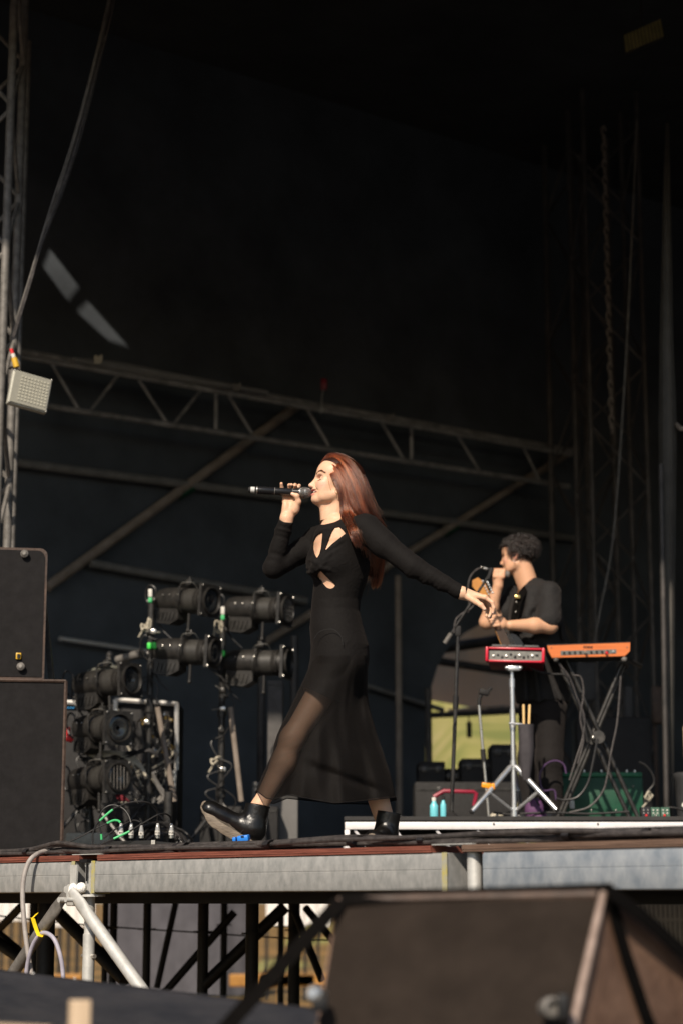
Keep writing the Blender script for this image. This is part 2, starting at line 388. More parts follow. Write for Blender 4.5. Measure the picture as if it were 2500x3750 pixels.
# stage deck: dark slab set behind the edge boards, on joists
deck = MB()
c0, c1 = E(-9, -.30, 0), E(6, -.30, 0); inn = -EN * 13
def slab(a, b_, dv, z0, z1, mb):
    P = [a, b_, b_ + dv, a + dv]; mb.prism([Vector((p.x, p.y, z0)) for p in P], (0, 0, z1 - z0))
slab(c0, c1, inn, DECK - .021, DECK, deck)
deck_o = struct(deck.build('stage_deck', M['deck_top'], smooth_deg=0))
for i, (s0, s1, m) in enumerate(((-4.6, -1.515, 'ply_red'), (-1.395, .425, 'ply_red'), (.565, 4.2, 'ply_brown'))):
    # edge board with laminated front: three veneers a little uneven
    b = MB()
    for k in range(3):
        z0 = DECK - .0225 + .0075 * k; d = (0.0, .0022, .0008)[k]
        P = [E(s0, d, z0), E(s1, d, z0), E(s1, -.297, z0), E(s0, -.297, z0)]
        b.prism(P, (0, 0, .0071))
    o = b.build('deck_board', M[m], deck_o, smooth_deg=0)
    o['label'] = ('reddish plywood edge board at the left end', 'reddish plywood edge board in the middle', 'brown plywood edge board on the right')[i]
for k in range(7):
    b = MB(); n0 = -.32 - .9 * k
    P = [E(-8, n0, 1.538), E(6, n0, 1.538), E(6, n0 - .05, 1.538), E(-8, n0 - .05, 1.538)]
    b.prism(P, (0, 0, DECK - .0215 - 1.538)); b.build('joist', M['under'], deck_o, smooth_deg=0)
for k in range(12):
    b = MB(); s0 = -8 + 1.1 * k + .31
    P = [E(s0, -.10, 1.606), E(s0 + .05, -.10, 1.606), E(s0 + .05, -6, 1.606), E(s0, -6, 1.606)]
    b.prism(P, (0, 0, .08)); b.build('joist', M['under'], deck_o, smooth_deg=0)

# ------------------------------------------------------------------ galvanised edge beams
BT, BB = DECK - .0245, DECK - .0245 - .123
def edge_beam(s0, s1, m, label, worn_left=False, worn_right=False):
    t = thing('edge_beam', label, 'stage beam', E((s0 + s1) / 2, 0, BB), 'galvanised beams along the stage front')
    def profile(s):
        return [E(s, n, z) for n, z in ((-.10, BB), (-.012, BB), (-.003, BB + .003), (0, BB + .010), (0, BB + .066), (-.0016, BB + .068), (0, BB + .070), (0, BT - .012), (-.004, BT - .003), (-.012, BT), (-.10, BT))]
    n = 24; b = MB(); vs = []; fs = []
    for i in range(n + 1):
        s = s0 + (s1 - s0) * i / n; vs += profile(s)
    K = 11
    for i in range(n):
        for k in range(K):
            a, c = i * K + k, i * K + (k + 1) % K
            fs.append((a, c, c + K, a + K))
    fs.append(tuple(range(K))); fs.append(tuple(n * K + k for k in range(K)))
    b.add(vs, fs); b.build('channel', M[m], t, smooth_deg=35)
    for s, w, d in ((s0, worn_left, 1), (s1, worn_right, -1)):
        if w:
            p = MB(); sa, sb = sorted((s - d * .004, s + d * .017))
            p.prism([E(sa, .0025, BB - .001), E(sb, .0025, BB - .001), E(sb, .0025, BT + .001), E(sa, .0025, BT + .001)], EN * -.0022)
            p.prism([E(sa - .002, .002, BB - .004), E(sa + .004, .002, BB - .004), E(sa + .004, .002, BT), E(sa - .002, .002, BT)], EN * -.09)
            p.build('end_plate', M['yellow_paint'], t, smooth_deg=0)
    return t
edge_beam(-4.6, -1.545, 'galv', 'galvanised steel stage beam at the left end, crossed by a grey hose', worn_right=True)
edge_beam(-1.425, .495, 'galv', 'long galvanised steel stage beam with yellow paint at both ends', True, True)
edge_beam(.655, 4.0, 'galv_blue', 'bluish stained galvanised stage beam above the big foreground speaker')

# ------------------------------------------------------------------ scaffold uprights and braces at the front
def collar(mb, c, r, h, n=18): mb.lathe([(0, r), (h, r)], Vector(c), (0, 0, 1), n)
sp = -1.478
t = thing('scaffold_post', 'pale galvanised scaffold post with white caulked coupler at left', 'scaffold post', E(sp, -.03, 0), 'front scaffold posts')
b = MB(); b.lathe([(0, .0242), (1.42, .0242), (1.422, .0205), (1.68, .0205), (1.685, .0242), (BT + .0, .0242)], E(sp, -.03, 0), (0, 0, 1), 20); b.build('tube', M['galv_tube'], t)
b = MB(); b.box(E(sp - .005, .0 - .02, BT - .003) + Vector((0, 0, .004)), (.05, .05, .014), Euler((0, 0, math.atan2(ED.y, ED.x))).to_matrix()); b.build('head_plate', M['black_steel'], t, smooth_deg=0)
b = MB(); b.prism([E(sp - .09, -.002, DECK + .001), E(sp + .1, -.002, DECK + .001), E(sp + .1, -.09, DECK + .001), E(sp - .09, -.09, DECK + .001)], (0, 0, .003)); b.build('cover_plate', M['galv_tube'], t, smooth_deg=0)
zr = 1.565
b = MB(); b.lathe([(0, .061), (.009, .061)], E(sp, -.03, zr), (0, 0, 1), 20); b.build('rosette', M['galv_tube'], t)
b = MB(); RZ = Euler((0, 0, math.atan2(ED.y, ED.x))).to_matrix()
b.box(E(sp - .060, .012, zr + .012), (.062, .05, .060), RZ, .008); b.box(E(sp - .030, .030, zr + .006), (.05, .04, .085), RZ, .008); b.build('wedge_head', M['galv_tube'], t)
b = MB(); b.prism([E(sp - .072, .008, zr + .03), E(sp - .036, .008, zr + .03), E(sp - .030, .008, zr + .125), E(sp - .076, .008, zr + .125)], EN * .008); b.build('wedge', M['galv_tube'], t, smooth_deg=0)
b = MB(); b.ball(E(sp - .010, .045, zr + .020), (.022, .020, .034)); b.ball(E(sp + .022, .03, zr + .034), (.022, .02, .022)); b.build('caulk', M['white_foam'], t)
for d in (-1, 1):
    b = MB(); b.rod(E(sp + d * .018, -.03, 1.335), E(sp + d * .040, -.03, 1.335), .009); b.build('bolt', M['steel_bright'], t)
b = MB(); b.prism([E(sp + .008, -.004, zr + .06), E(sp + .016, -.004, zr + .06), E(sp + .016, -.004, zr + .13), E(sp + .008, -.004, zr + .13)], EN * .003); b.build('slot', M['black_steel'], t, smooth_deg=0)

def Eo(px, py, n):
    """point at pixel on the vertical plane n metres in front of the stage edge"""
    a = W(px, py, 1.0) - Vector((0, 0, CAM_Z)); k = (Vector((0, Y0, 0)) + EN * n).dot(EN) / a.dot(EN)
    return Vector((0, 0, CAM_Z)) + a * k
def brace(name, a, b_, r, m, label, flat=True):
    a, b_ = Vector(a), Vector(b_); d = (b_ - a).normalized()
    o = MB(); x, y, _ = frame_of(d); x = EN; y = d.cross(EN).normalized()
    rings = [(0, .012, .020), (.05, .010, .026), (.085, .012, .030), (.14, r * .9, r * 1.05), (.19, r, r), ((b_ - a).length, r, r)]
    n = 16; vs = []; fs = []
    for (tt, rx, ry) in rings:
        for k in range(n):
            an = 2 * math.pi * k / n; vs.append(a + d * tt + x * rx * math.cos(an) + y * ry * math.sin(an))
    for i in range(len(rings) - 1):
        for k in range(n):
            p, q = i * n + k, i * n + (k + 1) % n; fs.append((p, q, q + n, p + n))
    fs.append(tuple(range(n))); fs.append(tuple((len(rings) - 1) * n + k for k in range(n)))
    o.add(vs, fs); ob = o.build(name, m, at=b_)
    return tag(ob, label, 'scaffold brace', 'front scaffold braces')
tL = thing('diagonal_brace', 'dark weathered scaffold brace leaning down left with yellow ribbon', 'scaffold brace', E(sp - .62, .03, .35), 'front scaffold braces')
def brace_part(a, b_, r, m, par):
    ob = brace('tube', a, b_, r, m, 'x', True)
    base = Vector(root_of(par)['_b']); ob.data.transform(Matrix.Translation(Vector(ob.location) - base)); ob.location = (0, 0, 0); ob.parent = par
    for k in ('label', 'category', 'group', '_b'): 
        if k in ob: del ob[k]
    return ob
brace_part(E(sp - .052, .055, zr + .005), Eo(-35, 3690, .055), .0245, M['dark_tube'], tL)
b = MB(); b.rod(E(sp - .050, .03, zr - .012), E(sp - .050, .085, zr - .012), .011); b.build('pin', M['galv_tube'], tL)
tR = thing('diagonal_brace', 'clean pale scaffold brace leaning down to the right from the post', 'scaffold brace', E(sp + .9, .05, .35), 'front scaffold braces')
brace_part(E(sp + .012, .070, zr + .022), Eo(575, 3700, .06), .0245, M['galv_tube'], tR)
b = MB(); b.rod(E(sp + .022, .05, zr - .012), E(sp + .022, .104, zr - .012), .010); b.build('pin', M['galv_tube'], tR)
# second upright in the gap between the beams
s2 = .578
t = thing('scaffold_post', 'short pale scaffold post showing in the gap between two beams', 'scaffold post', E(s2, -.045, 0), 'front scaffold posts')
b = MB(); b.lathe([(0, .0242), (BT, .0242)], E(s2, -.045, 0), (0, 0, 1), 20); b.build('tube', M['galv_tube'], t)
b = MB(); b.prism([E(s2 - .15, -.001, DECK + .001), E(s2 + .03, -.001, DECK + .001), E(s2 + .03, -.08, DECK + .001), E(s2 - .15, -.08, DECK + .001)], (0, 0, .003)); b.build('cover_plate', M['galv_tube'], t, smooth_deg=0)
b = MB(); b.box(E(s2, -.045, BT + .005), (.045, .045, .009), RZ); b.build('head_plate', M['black_steel'], t, smooth_deg=0)

# ------------------------------------------------------------------ hoses and ribbon
HY = 8.0
def hose(pts, r, m, name, label, n=12, cat='cable'):
    b = MB(); b.tube(smooth(pts, 10), r, n); o = b.build(name, m, at=pts[0]); return tag(o, label, cat)
hose([Eo(330, 3118, -.18), Eo(240, 3108, -.10), Eo(170, 3116, -.04), Eo(130, 3132, .02), Eo(105, 3160, .05), Eo(88, 3215, .07), Eo(84, 3290, .08), Eo(92, 3400, .09), Eo(105, 3500, .09), Eo(116, 3570, .09), Eo(125, 3700, .09)], .0098, M['cable_grey'], 'hose', 'thick grey hose hanging over the stage edge at left')
hose([Eo(95, 3700, .10), Eo(98, 3560, .11), Eo(118, 3470, .12), Eo(145, 3425, .12), Eo(170, 3417, .12), Eo(200, 3440, .12), Eo(222, 3500, .11), Eo(232, 3570, .10), Eo(236, 3700, .10)], .0085, M['cable_lilac'], 'hose', 'thin lilac grey hose looped through the yellow ribbon')
b = MB()
def ribbon(mb, pts, w, dirv):
    P = smooth(pts, 5); dv = Vector(dirv).normalized() * w / 2; n = EN * .0015
    vs = []; fs = []
    for p in P: vs += [p - dv + n, p + dv + n, p + dv - n, p - dv - n]
    for i in range(len(P) - 1):
        for k in range(4): a, c = i * 4 + k, i * 4 + (k + 1) % 4; fs.append((a, c, c + 4, a + 4))
    fs.append((0, 1, 2, 3)); fs.append(tuple(len(vs) - 4 + k for k in range(4))); mb.add(vs, fs)
ribbon(b, [Eo(121, 3362, .09), Eo(128, 3385, .13), Eo(136, 3408, .14), Eo(146, 3430, .14), Eo(152, 3424, .13), Eo(160, 3408, .06), Eo(172, 3398, .03)], .016, (1, 0, -.3))
ribbon(b, [Eo(121, 3362, .09), Eo(130, 3352, .08), Eo(136, 3345, .06)], .013, (1, 0, .6))
tag(b.build('ribbon', M['yellow'], at=Eo(136, 3408, .14), smooth_deg=60), 'bright yellow ribbon tied round the dark brace', 'ribbon')

# ------------------------------------------------------------------ cable loom lying along the stage edge
t = thing('cable_loom', 'bundle of black rubber cables lying along the stage edge', 'cable bundle', E(0, -.08, DECK))
def hump(s):  # pile height along the edge
    return 1 + .55 * math.exp(-((s + 1.70) / .14) ** 2) + .18 * math.exp(-((s - .85) / .35) ** 2) + .30 * math.exp(-((s + .1) / .25) ** 2)
for i in range(10):
    r = .0076 + .0018 * random.random()
    ph, ph2 = random.random() * 6.28, random.random() * 6.28; lane = (i % 5) * .021 + .012; lay = (i // 5)
    pts = []
    for k in range(66):
        s = -3.4 + k * .1
        n = -.030 - lane - .030 * math.sin(s * 2.3 + ph) - .012 * math.sin(s * 5.1 + ph2)
        z = DECK + r + (lay * .0130) * hump(s) + .0046 * hump(s) * (1 + math.sin(s * 2.9 + ph2)) + (.012 * (hump(s) - 1) * (1 + math.sin(ph)))
        pts.append(E(s, n, z))
    b = MB(); b.tube(smooth(pts, 3), r, 8); b.build('cable', M['cable'], t)
for s in (-1.93, -1.36, -.93, -.42, .02, .36, .98, 1.30):
    b = MB(); zz = DECK + .034 * (.72 + .28 * hump(s)); P = []
    for k in range(17):
        a = 2 * math.pi * k / 16; P.append((-.075 + .064 * math.cos(a), DECK + .019 * hump(s) ** .6 + .0205 * math.sin(a) * hump(s) ** .6))
    vs = []; fs = []
    for k in range(16):
        for ds in (-.014, .014): vs.append(E(s + ds + .01 * math.sin(s * 9), P[k][0], P[k][1]))
    fs = [(2 * k, 2 * k + 1, (2 * k + 3) % 32, (2 * k + 2) % 32) for k in range(16)]
    b.add(vs, fs); b.build('tape_band', M['tape_black'], t)

# ------------------------------------------------------------------ black scaffolding under the stage
def post(px, Y, wpx=None, label='', feet=True, z1=1.60):
    p = W(px, 3330, Y); t = thing('understage_post', label, 'scaffold post', Vector((p.x, Y, 0)), 'black posts under the stage')
    r = .0242 if wpx is None else wpx
    b = MB(); b.lathe([(.05, r), (z1, r)], Vector((p.x, Y, 0)), (0, 0, 1), 12); b.build('tube', M['black_steel'], t)
    for z in (.35, .85, 1.38):
        b = MB(); b.lathe([(0, .055), (.008, .055)], Vector((p.x, Y, z)), (0, 0, 1), 14); b.build('rosette', M['black_steel'], t)
    b = MB(); b.box(Vector((p.x, Y, .004)), (.14, .14, .008)); b.lathe([(.008, .017), (.10, .017)], Vector((p.x, Y, 0)), (0, 0, 1), 10); b.build('base_jack', M['black_steel'], t)
    return t
ordn = ['first', 'second', 'third', 'fourth', 'fifth', 'sixth', 'seventh', 'eighth', 'ninth', 'tenth']
plist = [(128, 10.2, None), (172, 9.4, .042), (388, 12.2, .018), (418, 12.6, None), (541, 12.0, None), (746, 11.0, .030), (822, 14.0, None), (925, 10.4, .034), (1030, 13.2, .02), (1078, 11.6, .034)]
for i, (px, Y, w) in enumerate(plist):
    post(px, Y, w, f'black scaffold post under the stage, {ordn[i]} from the left')
def ubrace(a, b_, r, label):
    b = MB(); A, B = Vector(a), Vector(b_); b.rod(A, B, r)
    tag(b.build('understage_brace', M['black_steel'], at=A), label, 'scaffold brace', 'black braces under the stage')
for a, b_, r, lab in (
    (W(0, 3400, 11), W(80, 3318, 10.8), .022, 'black brace rising at the far left under the stage'),
    (W(0, 3420, 10.6), W(70, 3480, 10.4), .02, 'upper of two black braces falling at the far left under the stage'),
    (W(-10, 3450, 10.5), W(120, 3540, 10.2), .03, 'lower of two black braces falling at the far left under the stage'),
    (W(200, 3330, 10), W(460, 3590, 9.6), .034, 'thick black brace falling right behind the pale post'),
    (W(600, 3640, 12), W(860, 3340, 12), .024, 'thin black brace rising right across the sixth and seventh posts'),
    (W(745, 3610, 11), W(1045, 3320, 11), .034, 'thick black brace rising right across the eighth and ninth posts'),
    (W(1080, 3340, 11.5), W(1180, 3590, 11.3), .022, 'black brace falling right beside the rightmost post'),
    (W(1120, 3325, 11.6), W(1250, 3480, 11.4), .022, 'black brace running down behind the foreground speaker'),
    (W(645, 3305, 12.5), W(575, 3620, 12.5), .020, 'slim black strut leaning across the grey tarpaulin')):
    ubrace(a, b_, r, lab)
hose([W(-20, 3352, 12), W(220, 3378, 12), W(460, 3398, 12), W(700, 3413, 12), W(950, 3430, 12), W(1250, 3446, 12)], .0045, M['cable_thin'], 'cable', 'thin black cable strung between the posts under the stage')
# grey sheet hung under the stage, softly pleated
b = MB(); vs = []; fs = []; A, B = W(395, 3300, 34.0), W(940, 3300, 33.0); n = 60
for i in range(n + 1):
    f_ = i / n; p = A.lerp(B, f_); off = .03 * math.sin(f_ * 23) + .02 * math.sin(f_ * 61) + 2.5 * max(0, f_ - .72) ** 1.2
    for z in (0.02, .6, 1.3, 2.4): vs.append(Vector((p.x, p.y + off * (1 - z * .25), z)))
for i in range(n):
    for k in range(3): a = i * 4 + k; fs.append((a, a + 4, a + 5, a + 1))
b.add(vs, fs); tag(b.build('tarpaulin_wall', M['sheet_grey'], smooth_deg=80), 'bluish grey tarpaulin wall seen beyond the posts under the stage', 'tarpaulin')
# far things glimpsed beneath the stage
for i, (px0, px1, py0, py1, Y, lab) in enumerate(((-60, 110, 3296, 3372, 34, 'white panel fence glimpsed below the stage at far left'), (185, 350, 3290, 3395, 30, 'white tent side glimpsed left of the pale post'), (975, 1210, 3300, 3392, 32, 'white tent side glimpsed beside the foreground speaker'))):
    a, c = W(px0, py1, Y), W(px1, py0, Y); t = thing('distant_panel', lab, 'fence', Vector(((a.x + c.x) / 2, Y, 0)))
    b = MB(); k = 5
    for j in range(k):
        w = (c.x - a.x) / k; b = MB(); b.box(Vector((a.x + w * (j + .5), Y, (a.z + c.z) / 2)), (w * .95, .05, c.z - a.z), bev=.01); b.build('panel', M['white_board'], t, smooth_deg=0)
        b = MB(); b.box(Vector((a.x + w * (j + .05), Y + .06, a.z / 2 + .05)), (.05, .05, a.z + .1)); b.build('leg', M['black_steel'], t, smooth_deg=0)
a = W(2300, 3400, 16); t = thing('slat_fence', 'pale slatted fence glimpsed under the stage at far right', 'fence', Vector((a.x, 16, 0)))
for j in range(16):
    b = MB(); x = W(2300 + j * 17, 3400, 16).x; b.box(Vector((x, 16, .79)), (.026, .02, 1.50)); b.build('slat', M['alu'], t, smooth_deg=0)
b = MB(); xm = W(2430, 3400, 16).x; b.box(Vector((xm, 16.12, .80)), (.70, .02, 1.58)); b.build('backing', M['black_steel'], t, smooth_deg=0)
b = MB(); a1, a2 = W(2290, 3330, 16.03), W(2570, 3330, 16.03); b.rod(Vector((a1.x, 16.03, 1.40)), Vector((a2.x, 16.03, 1.40)), .015); b.build('rail', M['alu'], t)
for i, px in enumerate((400 * 0 + 205, 1000, 1110)):
    p = W(px, 3430, 26); b = MB(); b.box(Vector((p.x, 26, .55)), (1.1 if i else .7, .05, .16), bev=.02)
    for d in (-.3, .3): b.box(Vector((p.x + d, 26.05, .25)), (.05, .06, .5))
    tag(b.build('barrier_rail', M['barrier_orange'], at=Vector((p.x, 26, 0)), smooth_deg=0), ['orange barrier board far under the stage behind the ribbon', 'orange barrier board far under the stage, left of two by the speaker', 'orange barrier board far under the stage, right of two by the speaker'][i], 'barrier', 'orange barrier boards')
# ------------------------------------------------------------------ foreground: strapped speaker, black board, timber
t = thing('wedge_speaker', 'large out of focus brown foam fronted speaker strapped down in the foreground', 'speaker', Vector((.30, 4.1, 0)))
TL, TR, BR, BL = W(1236, 3287, 4.05), W(2212, 3263, 3.90), W(2080, 3860, 3.74), W(1142, 3860, 3.86)
R2, R3 = W(2640, 3590, 4.15), W(2640, 4000, 4.15)
TLb, TRb = TL + Vector((.06, .50, -.035)), R2 + Vector((.05, .35, -.02))
BLb, BRb = BL + Vector((.06, .5, 0)), R3 + Vector((.05, .35, 0))
def facing(mb, poly, th):
    P = [Vector(p) for p in poly]; n = (P[1] - P[0]).cross(P[2] - P[0]).normalized()
    if n.y > 0: n = -n
    mb.prism(P, n * th)
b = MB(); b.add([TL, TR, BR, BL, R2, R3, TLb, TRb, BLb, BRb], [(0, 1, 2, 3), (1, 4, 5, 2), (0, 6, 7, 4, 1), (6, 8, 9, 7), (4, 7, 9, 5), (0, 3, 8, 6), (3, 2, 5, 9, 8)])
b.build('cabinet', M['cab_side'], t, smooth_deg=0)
def lerp4(u, v): return (TL.lerp(TR, u)).lerp(BL.lerp(BR, u), v)
b = MB(); n = 14
# slightly bowed foam front
vs = []; fs = []
for i in range(n + 1):
    for j in range(n + 1):
        u, v = .008 + .978 * i / n, .030 + .96 * j / n
        p = lerp4(u, v); bow = .012 * min(1, 6 * min(u, 1 - u)) * min(1, 6 * v); vs.append(p + Vector((0, -.004 - bow, .0)))
for i in range(n):
    for j in range(n): a = i * (n + 1) + j; fs.append((a, a + n + 1, a + n + 2, a + 1))
b.add(vs, fs); b.build('foam_front', M['foam_front'], t, smooth_deg=60)
b = MB(); b.tube([TR + Vector((-.004, -.010, -.004)), TR.lerp(BR, .5) + Vector((-.004, -.012, 0)), BR + Vector((-.004, -.01, 0))], [.008, .0095, .0095], 10); b.build('bare_edge', M['cab_edge'], t)
b = MB(); b.tube([TL.lerp(TR, .01) + Vector((0, -.006, -.006)), TL.lerp(TR, .97) + Vector((0, -.008, -.007))], .010, 8); b.build('top_edge', M['cab_brown'], t)
b = MB(); k = W(2010, 3690, 3.72); b.lathe([(-.02, .016), (.0, .019), (.018, .019), (.021, .013), (.008, .011)], k, (.25, -1, .1), 18); b.build('socket_ring', M['dark_tube'], t)
b = MB(); k = W(2060, 3685, 3.70); b.box(k, (.02, .03, .045), bev=.004); b.build('latch', M['black_steel'], t)
b = MB(); k = W(1158, 3640, 3.84); b.lathe([(-.02, .014), (.01, .016), (.016, .010)], k, (-.5, -1, .2), 14); b.build('bolt', M['steel_bright'], t)
b = MB(); b.box(W(1172, 3675, 3.84), (.03, .03, .03), bev=.004); b.build('bolt_cup', M['black_steel'], t)
b = MB(); b.box(Vector((.30, 4.15, .55)), (.75, .4, 1.06), bev=.01); b.build('plinth', M['black_matte'], t, smooth_deg=0)
# webbing
t = thing('ratchet_strap', 'black webbing strap running over the foreground speaker and down both sides', 'strap', W(1240, 3290, 4.0))
def band(name, pts, half, th, m, par, nrm):
    P = [Vector(p) for p in pts]; vs = []; fs = []
    for i, p in enumerate(P):
        d = (P[min(i + 1, len(P) - 1)] - P[max(i - 1, 0)]).normalized(); nn = Vector(nrm[i] if isinstance(nrm, list) else nrm).normalized()
        sd = d.cross(nn).normalized() * half; nn = sd.cross(d).normalized() * th
        vs += [p - sd + nn, p + sd + nn, p + sd - nn, p - sd - nn]
    for i in range(len(P) - 1):
        for k in range(4): a, c = i * 4 + k, i * 4 + (k + 1) % 4; fs.append((a, c, c + 4, a + 4))
    fs += [(0, 1, 2, 3), tuple(len(vs) - 4 + k for k in range(4))]
    o = MB().add(vs, fs).build(name, m, par, smooth_deg=0); return o
band('left_run', [W(770, 3830, 3.75), W(1010, 3560, 3.88), W(1245, 3302, 4.02)], .015, .0014, M['strap'], t, (0, -1, .2))
band('top_run', [W(1245, 3296, 4.03), W(1500, 3282, 4.0), W(2240, 3256, 3.89)], .014, .0014, M['strap'], t, (0, -.8, .6))
band('right_run', [W(2225, 3262, 3.87), W(2350, 3352, 3.93), W(2490, 3480, 4.02), W(2640, 3640, 4.1)], .018, .0014, M['strap'], t, (.3, -.8, .5))
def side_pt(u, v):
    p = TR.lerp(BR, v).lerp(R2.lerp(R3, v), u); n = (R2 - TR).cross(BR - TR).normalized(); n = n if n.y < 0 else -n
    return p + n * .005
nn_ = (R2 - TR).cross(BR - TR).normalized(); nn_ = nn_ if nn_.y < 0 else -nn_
band('strap_shadow_band', [side_pt(.03, .02), side_pt(.22, .3), side_pt(.42, .62), side_pt(.62, .97)], .019, .0014, M['strap'], t, nn_)  # black band laid on the side as the strap's cast shadow
# black board across the lower left
A, B = W(-140, 3531, 6.0), W(1560, 3736, 4.32)
t = thing('barrier_board', 'black painted barrier board sloping across the lower left foreground', 'barrier', Vector(((A.x + B.x) / 2, (A.y + B.y) / 2, 0)))
d = (B - A).normalized(); nrm = Vector((-d.y, d.x, 0)); nrm = nrm if nrm.y < 0 else -nrm; nrm.normalize()
prof = [(0, -.05), (.0, -.012), (.006, -.004), (.016, 0), (.034, 0), (.044, -.004), (.05, -.014), (.06, -.20), (.075, -1.25), (.0, -1.25)]
vs = []; fs = []; n = 12; K = len(prof)
for i in range(n + 1):
    p = A.lerp(B, i / n)
    for (o_, z) in prof: vs.append(p + nrm * o_ + Vector((0, 0, z)))
for i in range(n):
    for k in range(K): a, c = i * K + k, i * K + (k + 1) % K; fs.append((a, c, c + K, a + K))
fs += [tuple(range(K)), tuple(n * K + k for k in range(K))]
MB().add(vs, fs).build('board', M['panel_black'], t, smooth_deg=35)
for px, py in ((60, 3546), (250, 3570), (430, 3590)):
    f_ = (px + 140) / 1700; p = A.lerp(B, f_); b = MB(); b.ball(p + nrm * .03 + Vector((0, 0, .002)), .004, 8); b.build('staple', M['steel_bright'], t)
p = W(293, 3700, 3.7); b = MB(); b.box(Vector((p.x, p.y, .70)), (.030, .03, 1.32 + .0), Euler((0, 0, .5)).to_matrix(), bev=.003)
top = W(293, 3662, 3.7).z; b = MB(); b.box(Vector((p.x, p.y, top / 2)), (.036, .03, top), Euler((0, 0, .35)).to_matrix(), bev=.003); b.box(Vector((p.x - .019, p.y, top / 2 - .03)), (.006, .03, top - .06), Euler((0, 0, .35)).to_matrix())
tag(b.build('timber_stake', M['wood_pale'], at=Vector((p.x, p.y, 0)), smooth_deg=0), 'pale timber stake standing in front of the black board', 'stake')
a, c = W(-60, 3752, 3.3), W(185, 3764, 3.3); b = MB(); b.prism([a, c, c + Vector((0, 0, -.04)), a + Vector((0, 0, -.04))], (0, .03, 0))
tag(b.build('timber_rail', M['wood_pale'], at=a, smooth_deg=0), 'pale timber rail at the very bottom left corner', 'rail')

# ------------------------------------------------------------------ speakers on the left of the stage
YS = 9.1
def cabinet(x0, x1, z0, z1, y0, depth, label, round_tr=0.0, knobs=()):
    t = thing('speaker_cabinet', label, 'speaker', Vector(((x0 + x1) / 2, y0 + depth / 2, z0)), 'speakers stacked at the left of the stage')
    r = round_tr
    pr = [(x0, z0), (x1, z0)] + [(x1 - r + r * math.cos(a), z1 - r + r * math.sin(a)) for a in [math.pi / 2 * k / 5 for k in range(6)]] + [(x0, z1)] if r else [(x0, z0), (x1, z0), (x1, z1), (x0, z1)]
    b = MB(); b.prism([Vector((x, y0, z)) for x, z in pr], (0, depth, 0)); b.build('box', M['cab_brown'], t, smooth_deg=30)
    e = .012; pr2 = [(x, z) for x, z in pr]; cx, cz = (x0 + x1) / 2, (z0 + z1) / 2
    pr2 = [(x + (e if x < cx else -e), z + (e if z < cz else -e)) for x, z in pr]
    b = MB(); b.prism([Vector((x, y0 - .004, z)) for x, z in pr2], (0, .01, 0)); b.build('grille', M['grille'], t, smooth_deg=30)
    t.rotation_euler = (0, 0, math.radians(9.5))
    return t
xr = W(205, 2800, YS).x; zt = W(100, 2487, YS).z
tt = cabinet(xr - .62, xr, DECK, zt, YS, .45, 'lower grille fronted bass speaker at the left edge')
b = MB(); b.tube([Vector((xr - .004, YS - .006, DECK + .01)), Vector((xr - .004, YS - .006, zt - .004))], .009, 6); b.build('worn_edge', M['cab_brown'], tt)
b = MB(); b.tube([Vector((xr - .62, YS - .006, zt - .006)), Vector((xr - .004, YS - .006, zt - .004))], .008, 6); b.build('worn_edge', M['cab_brown'], tt)
xr2 = W(138, 2300, YS).x; zt2 = W(60, 1998, YS).z
tt = cabinet(xr2 - .55, xr2, zt + .006, zt2, YS + .03, .36, 'upper rounded speaker standing on the bass speaker at the left edge', .035)
for px, py in ((66, 2026), (52, 2440)):
    b = MB(); p = W(px, py, YS + .02); b.lathe([(0, .017), (.015, .019), (.024, .008)], p, (-.2, -1, .1), 14); b.build('fly_point', M['dark_tube'], tt)
b = MB(); b.box(W(42, 2400, YS + .02), (.024, .012, .03), bev=.002); b.build('socket', M['jack_yellow'], tt)
b = MB(); b.box(W(42, 2400, YS + .015), (.014, .012, .018)); b.build('socket_hole', M['black_steel'], tt)
# stand strut behind it
b = MB(); a, c = W(143, 2030, YS + .25), W(188, 2490, YS + .25); b.prism([a + Vector((-.012, 0, 0)), a + Vector((.006, 0, 0)), c + Vector((.012, 0, 0)), c + Vector((-.012, 0, 0))], (0, .05, 0))
tag(b.build('support_strut', M['stand'], at=c, smooth_deg=0), 'slim slanted grey strut behind the upper left speaker', 'strut')

# ------------------------------------------------------------------ lattice tower at the far left, lamp and hanging looms
def lattice(name, label, base, w, z0, z1, m, r, pitch, cat='tower', grp=None, rot=0.0, rb=None):
    t = thing(name, label, cat, base, grp); R = Euler((0, 0, rot)).to_matrix(); h = w / 2
    cs = [R @ Vector((x, y, 0)) for x, y in ((-h, -h), (h, -h), (h, h), (-h, h))]; base = Vector(base)
    for c in cs:
        b = MB(); b.rod(Vector((base.x + c.x, base.y + c.y, z0)), Vector((base.x + c.x, base.y + c.y, z1)), r, 10); b.build('chord', m, t)
    n = int((z1 - z0) / pitch)
    for f_ in range(4):
        a, c = cs[f_], cs[(f_ + 1) % 4]
        for k in range(n):
            za, zb = z0 + k * pitch + .03, z0 + (k + 1) * pitch - .0
            p, q = (a, c) if (k + f_) % 2 else (c, a)
            b = MB(); b.rod(Vector((base.x + p.x, base.y + p.y, za)), Vector((base.x + q.x, base.y + q.y, zb)), (rb or r * .55), 6); b.build('diagonal', m, t)
    return t
TWY = 10.6
cx = W(28, 1240, TWY).x
lattice('lattice_tower', 'aluminium lattice tower at the left edge behind the flood lamp', Vector((cx - .20, TWY + .15, DECK)), .36, DECK + .02, 7.3, M['dark_tube'], .024, .42)
b = MB(); x2 = W(72, 1150, TWY + .5).x; b.rod(Vector((x2, TWY + .5, DECK + .02)), Vector((x2, TWY + .5, 6.6)), .020)
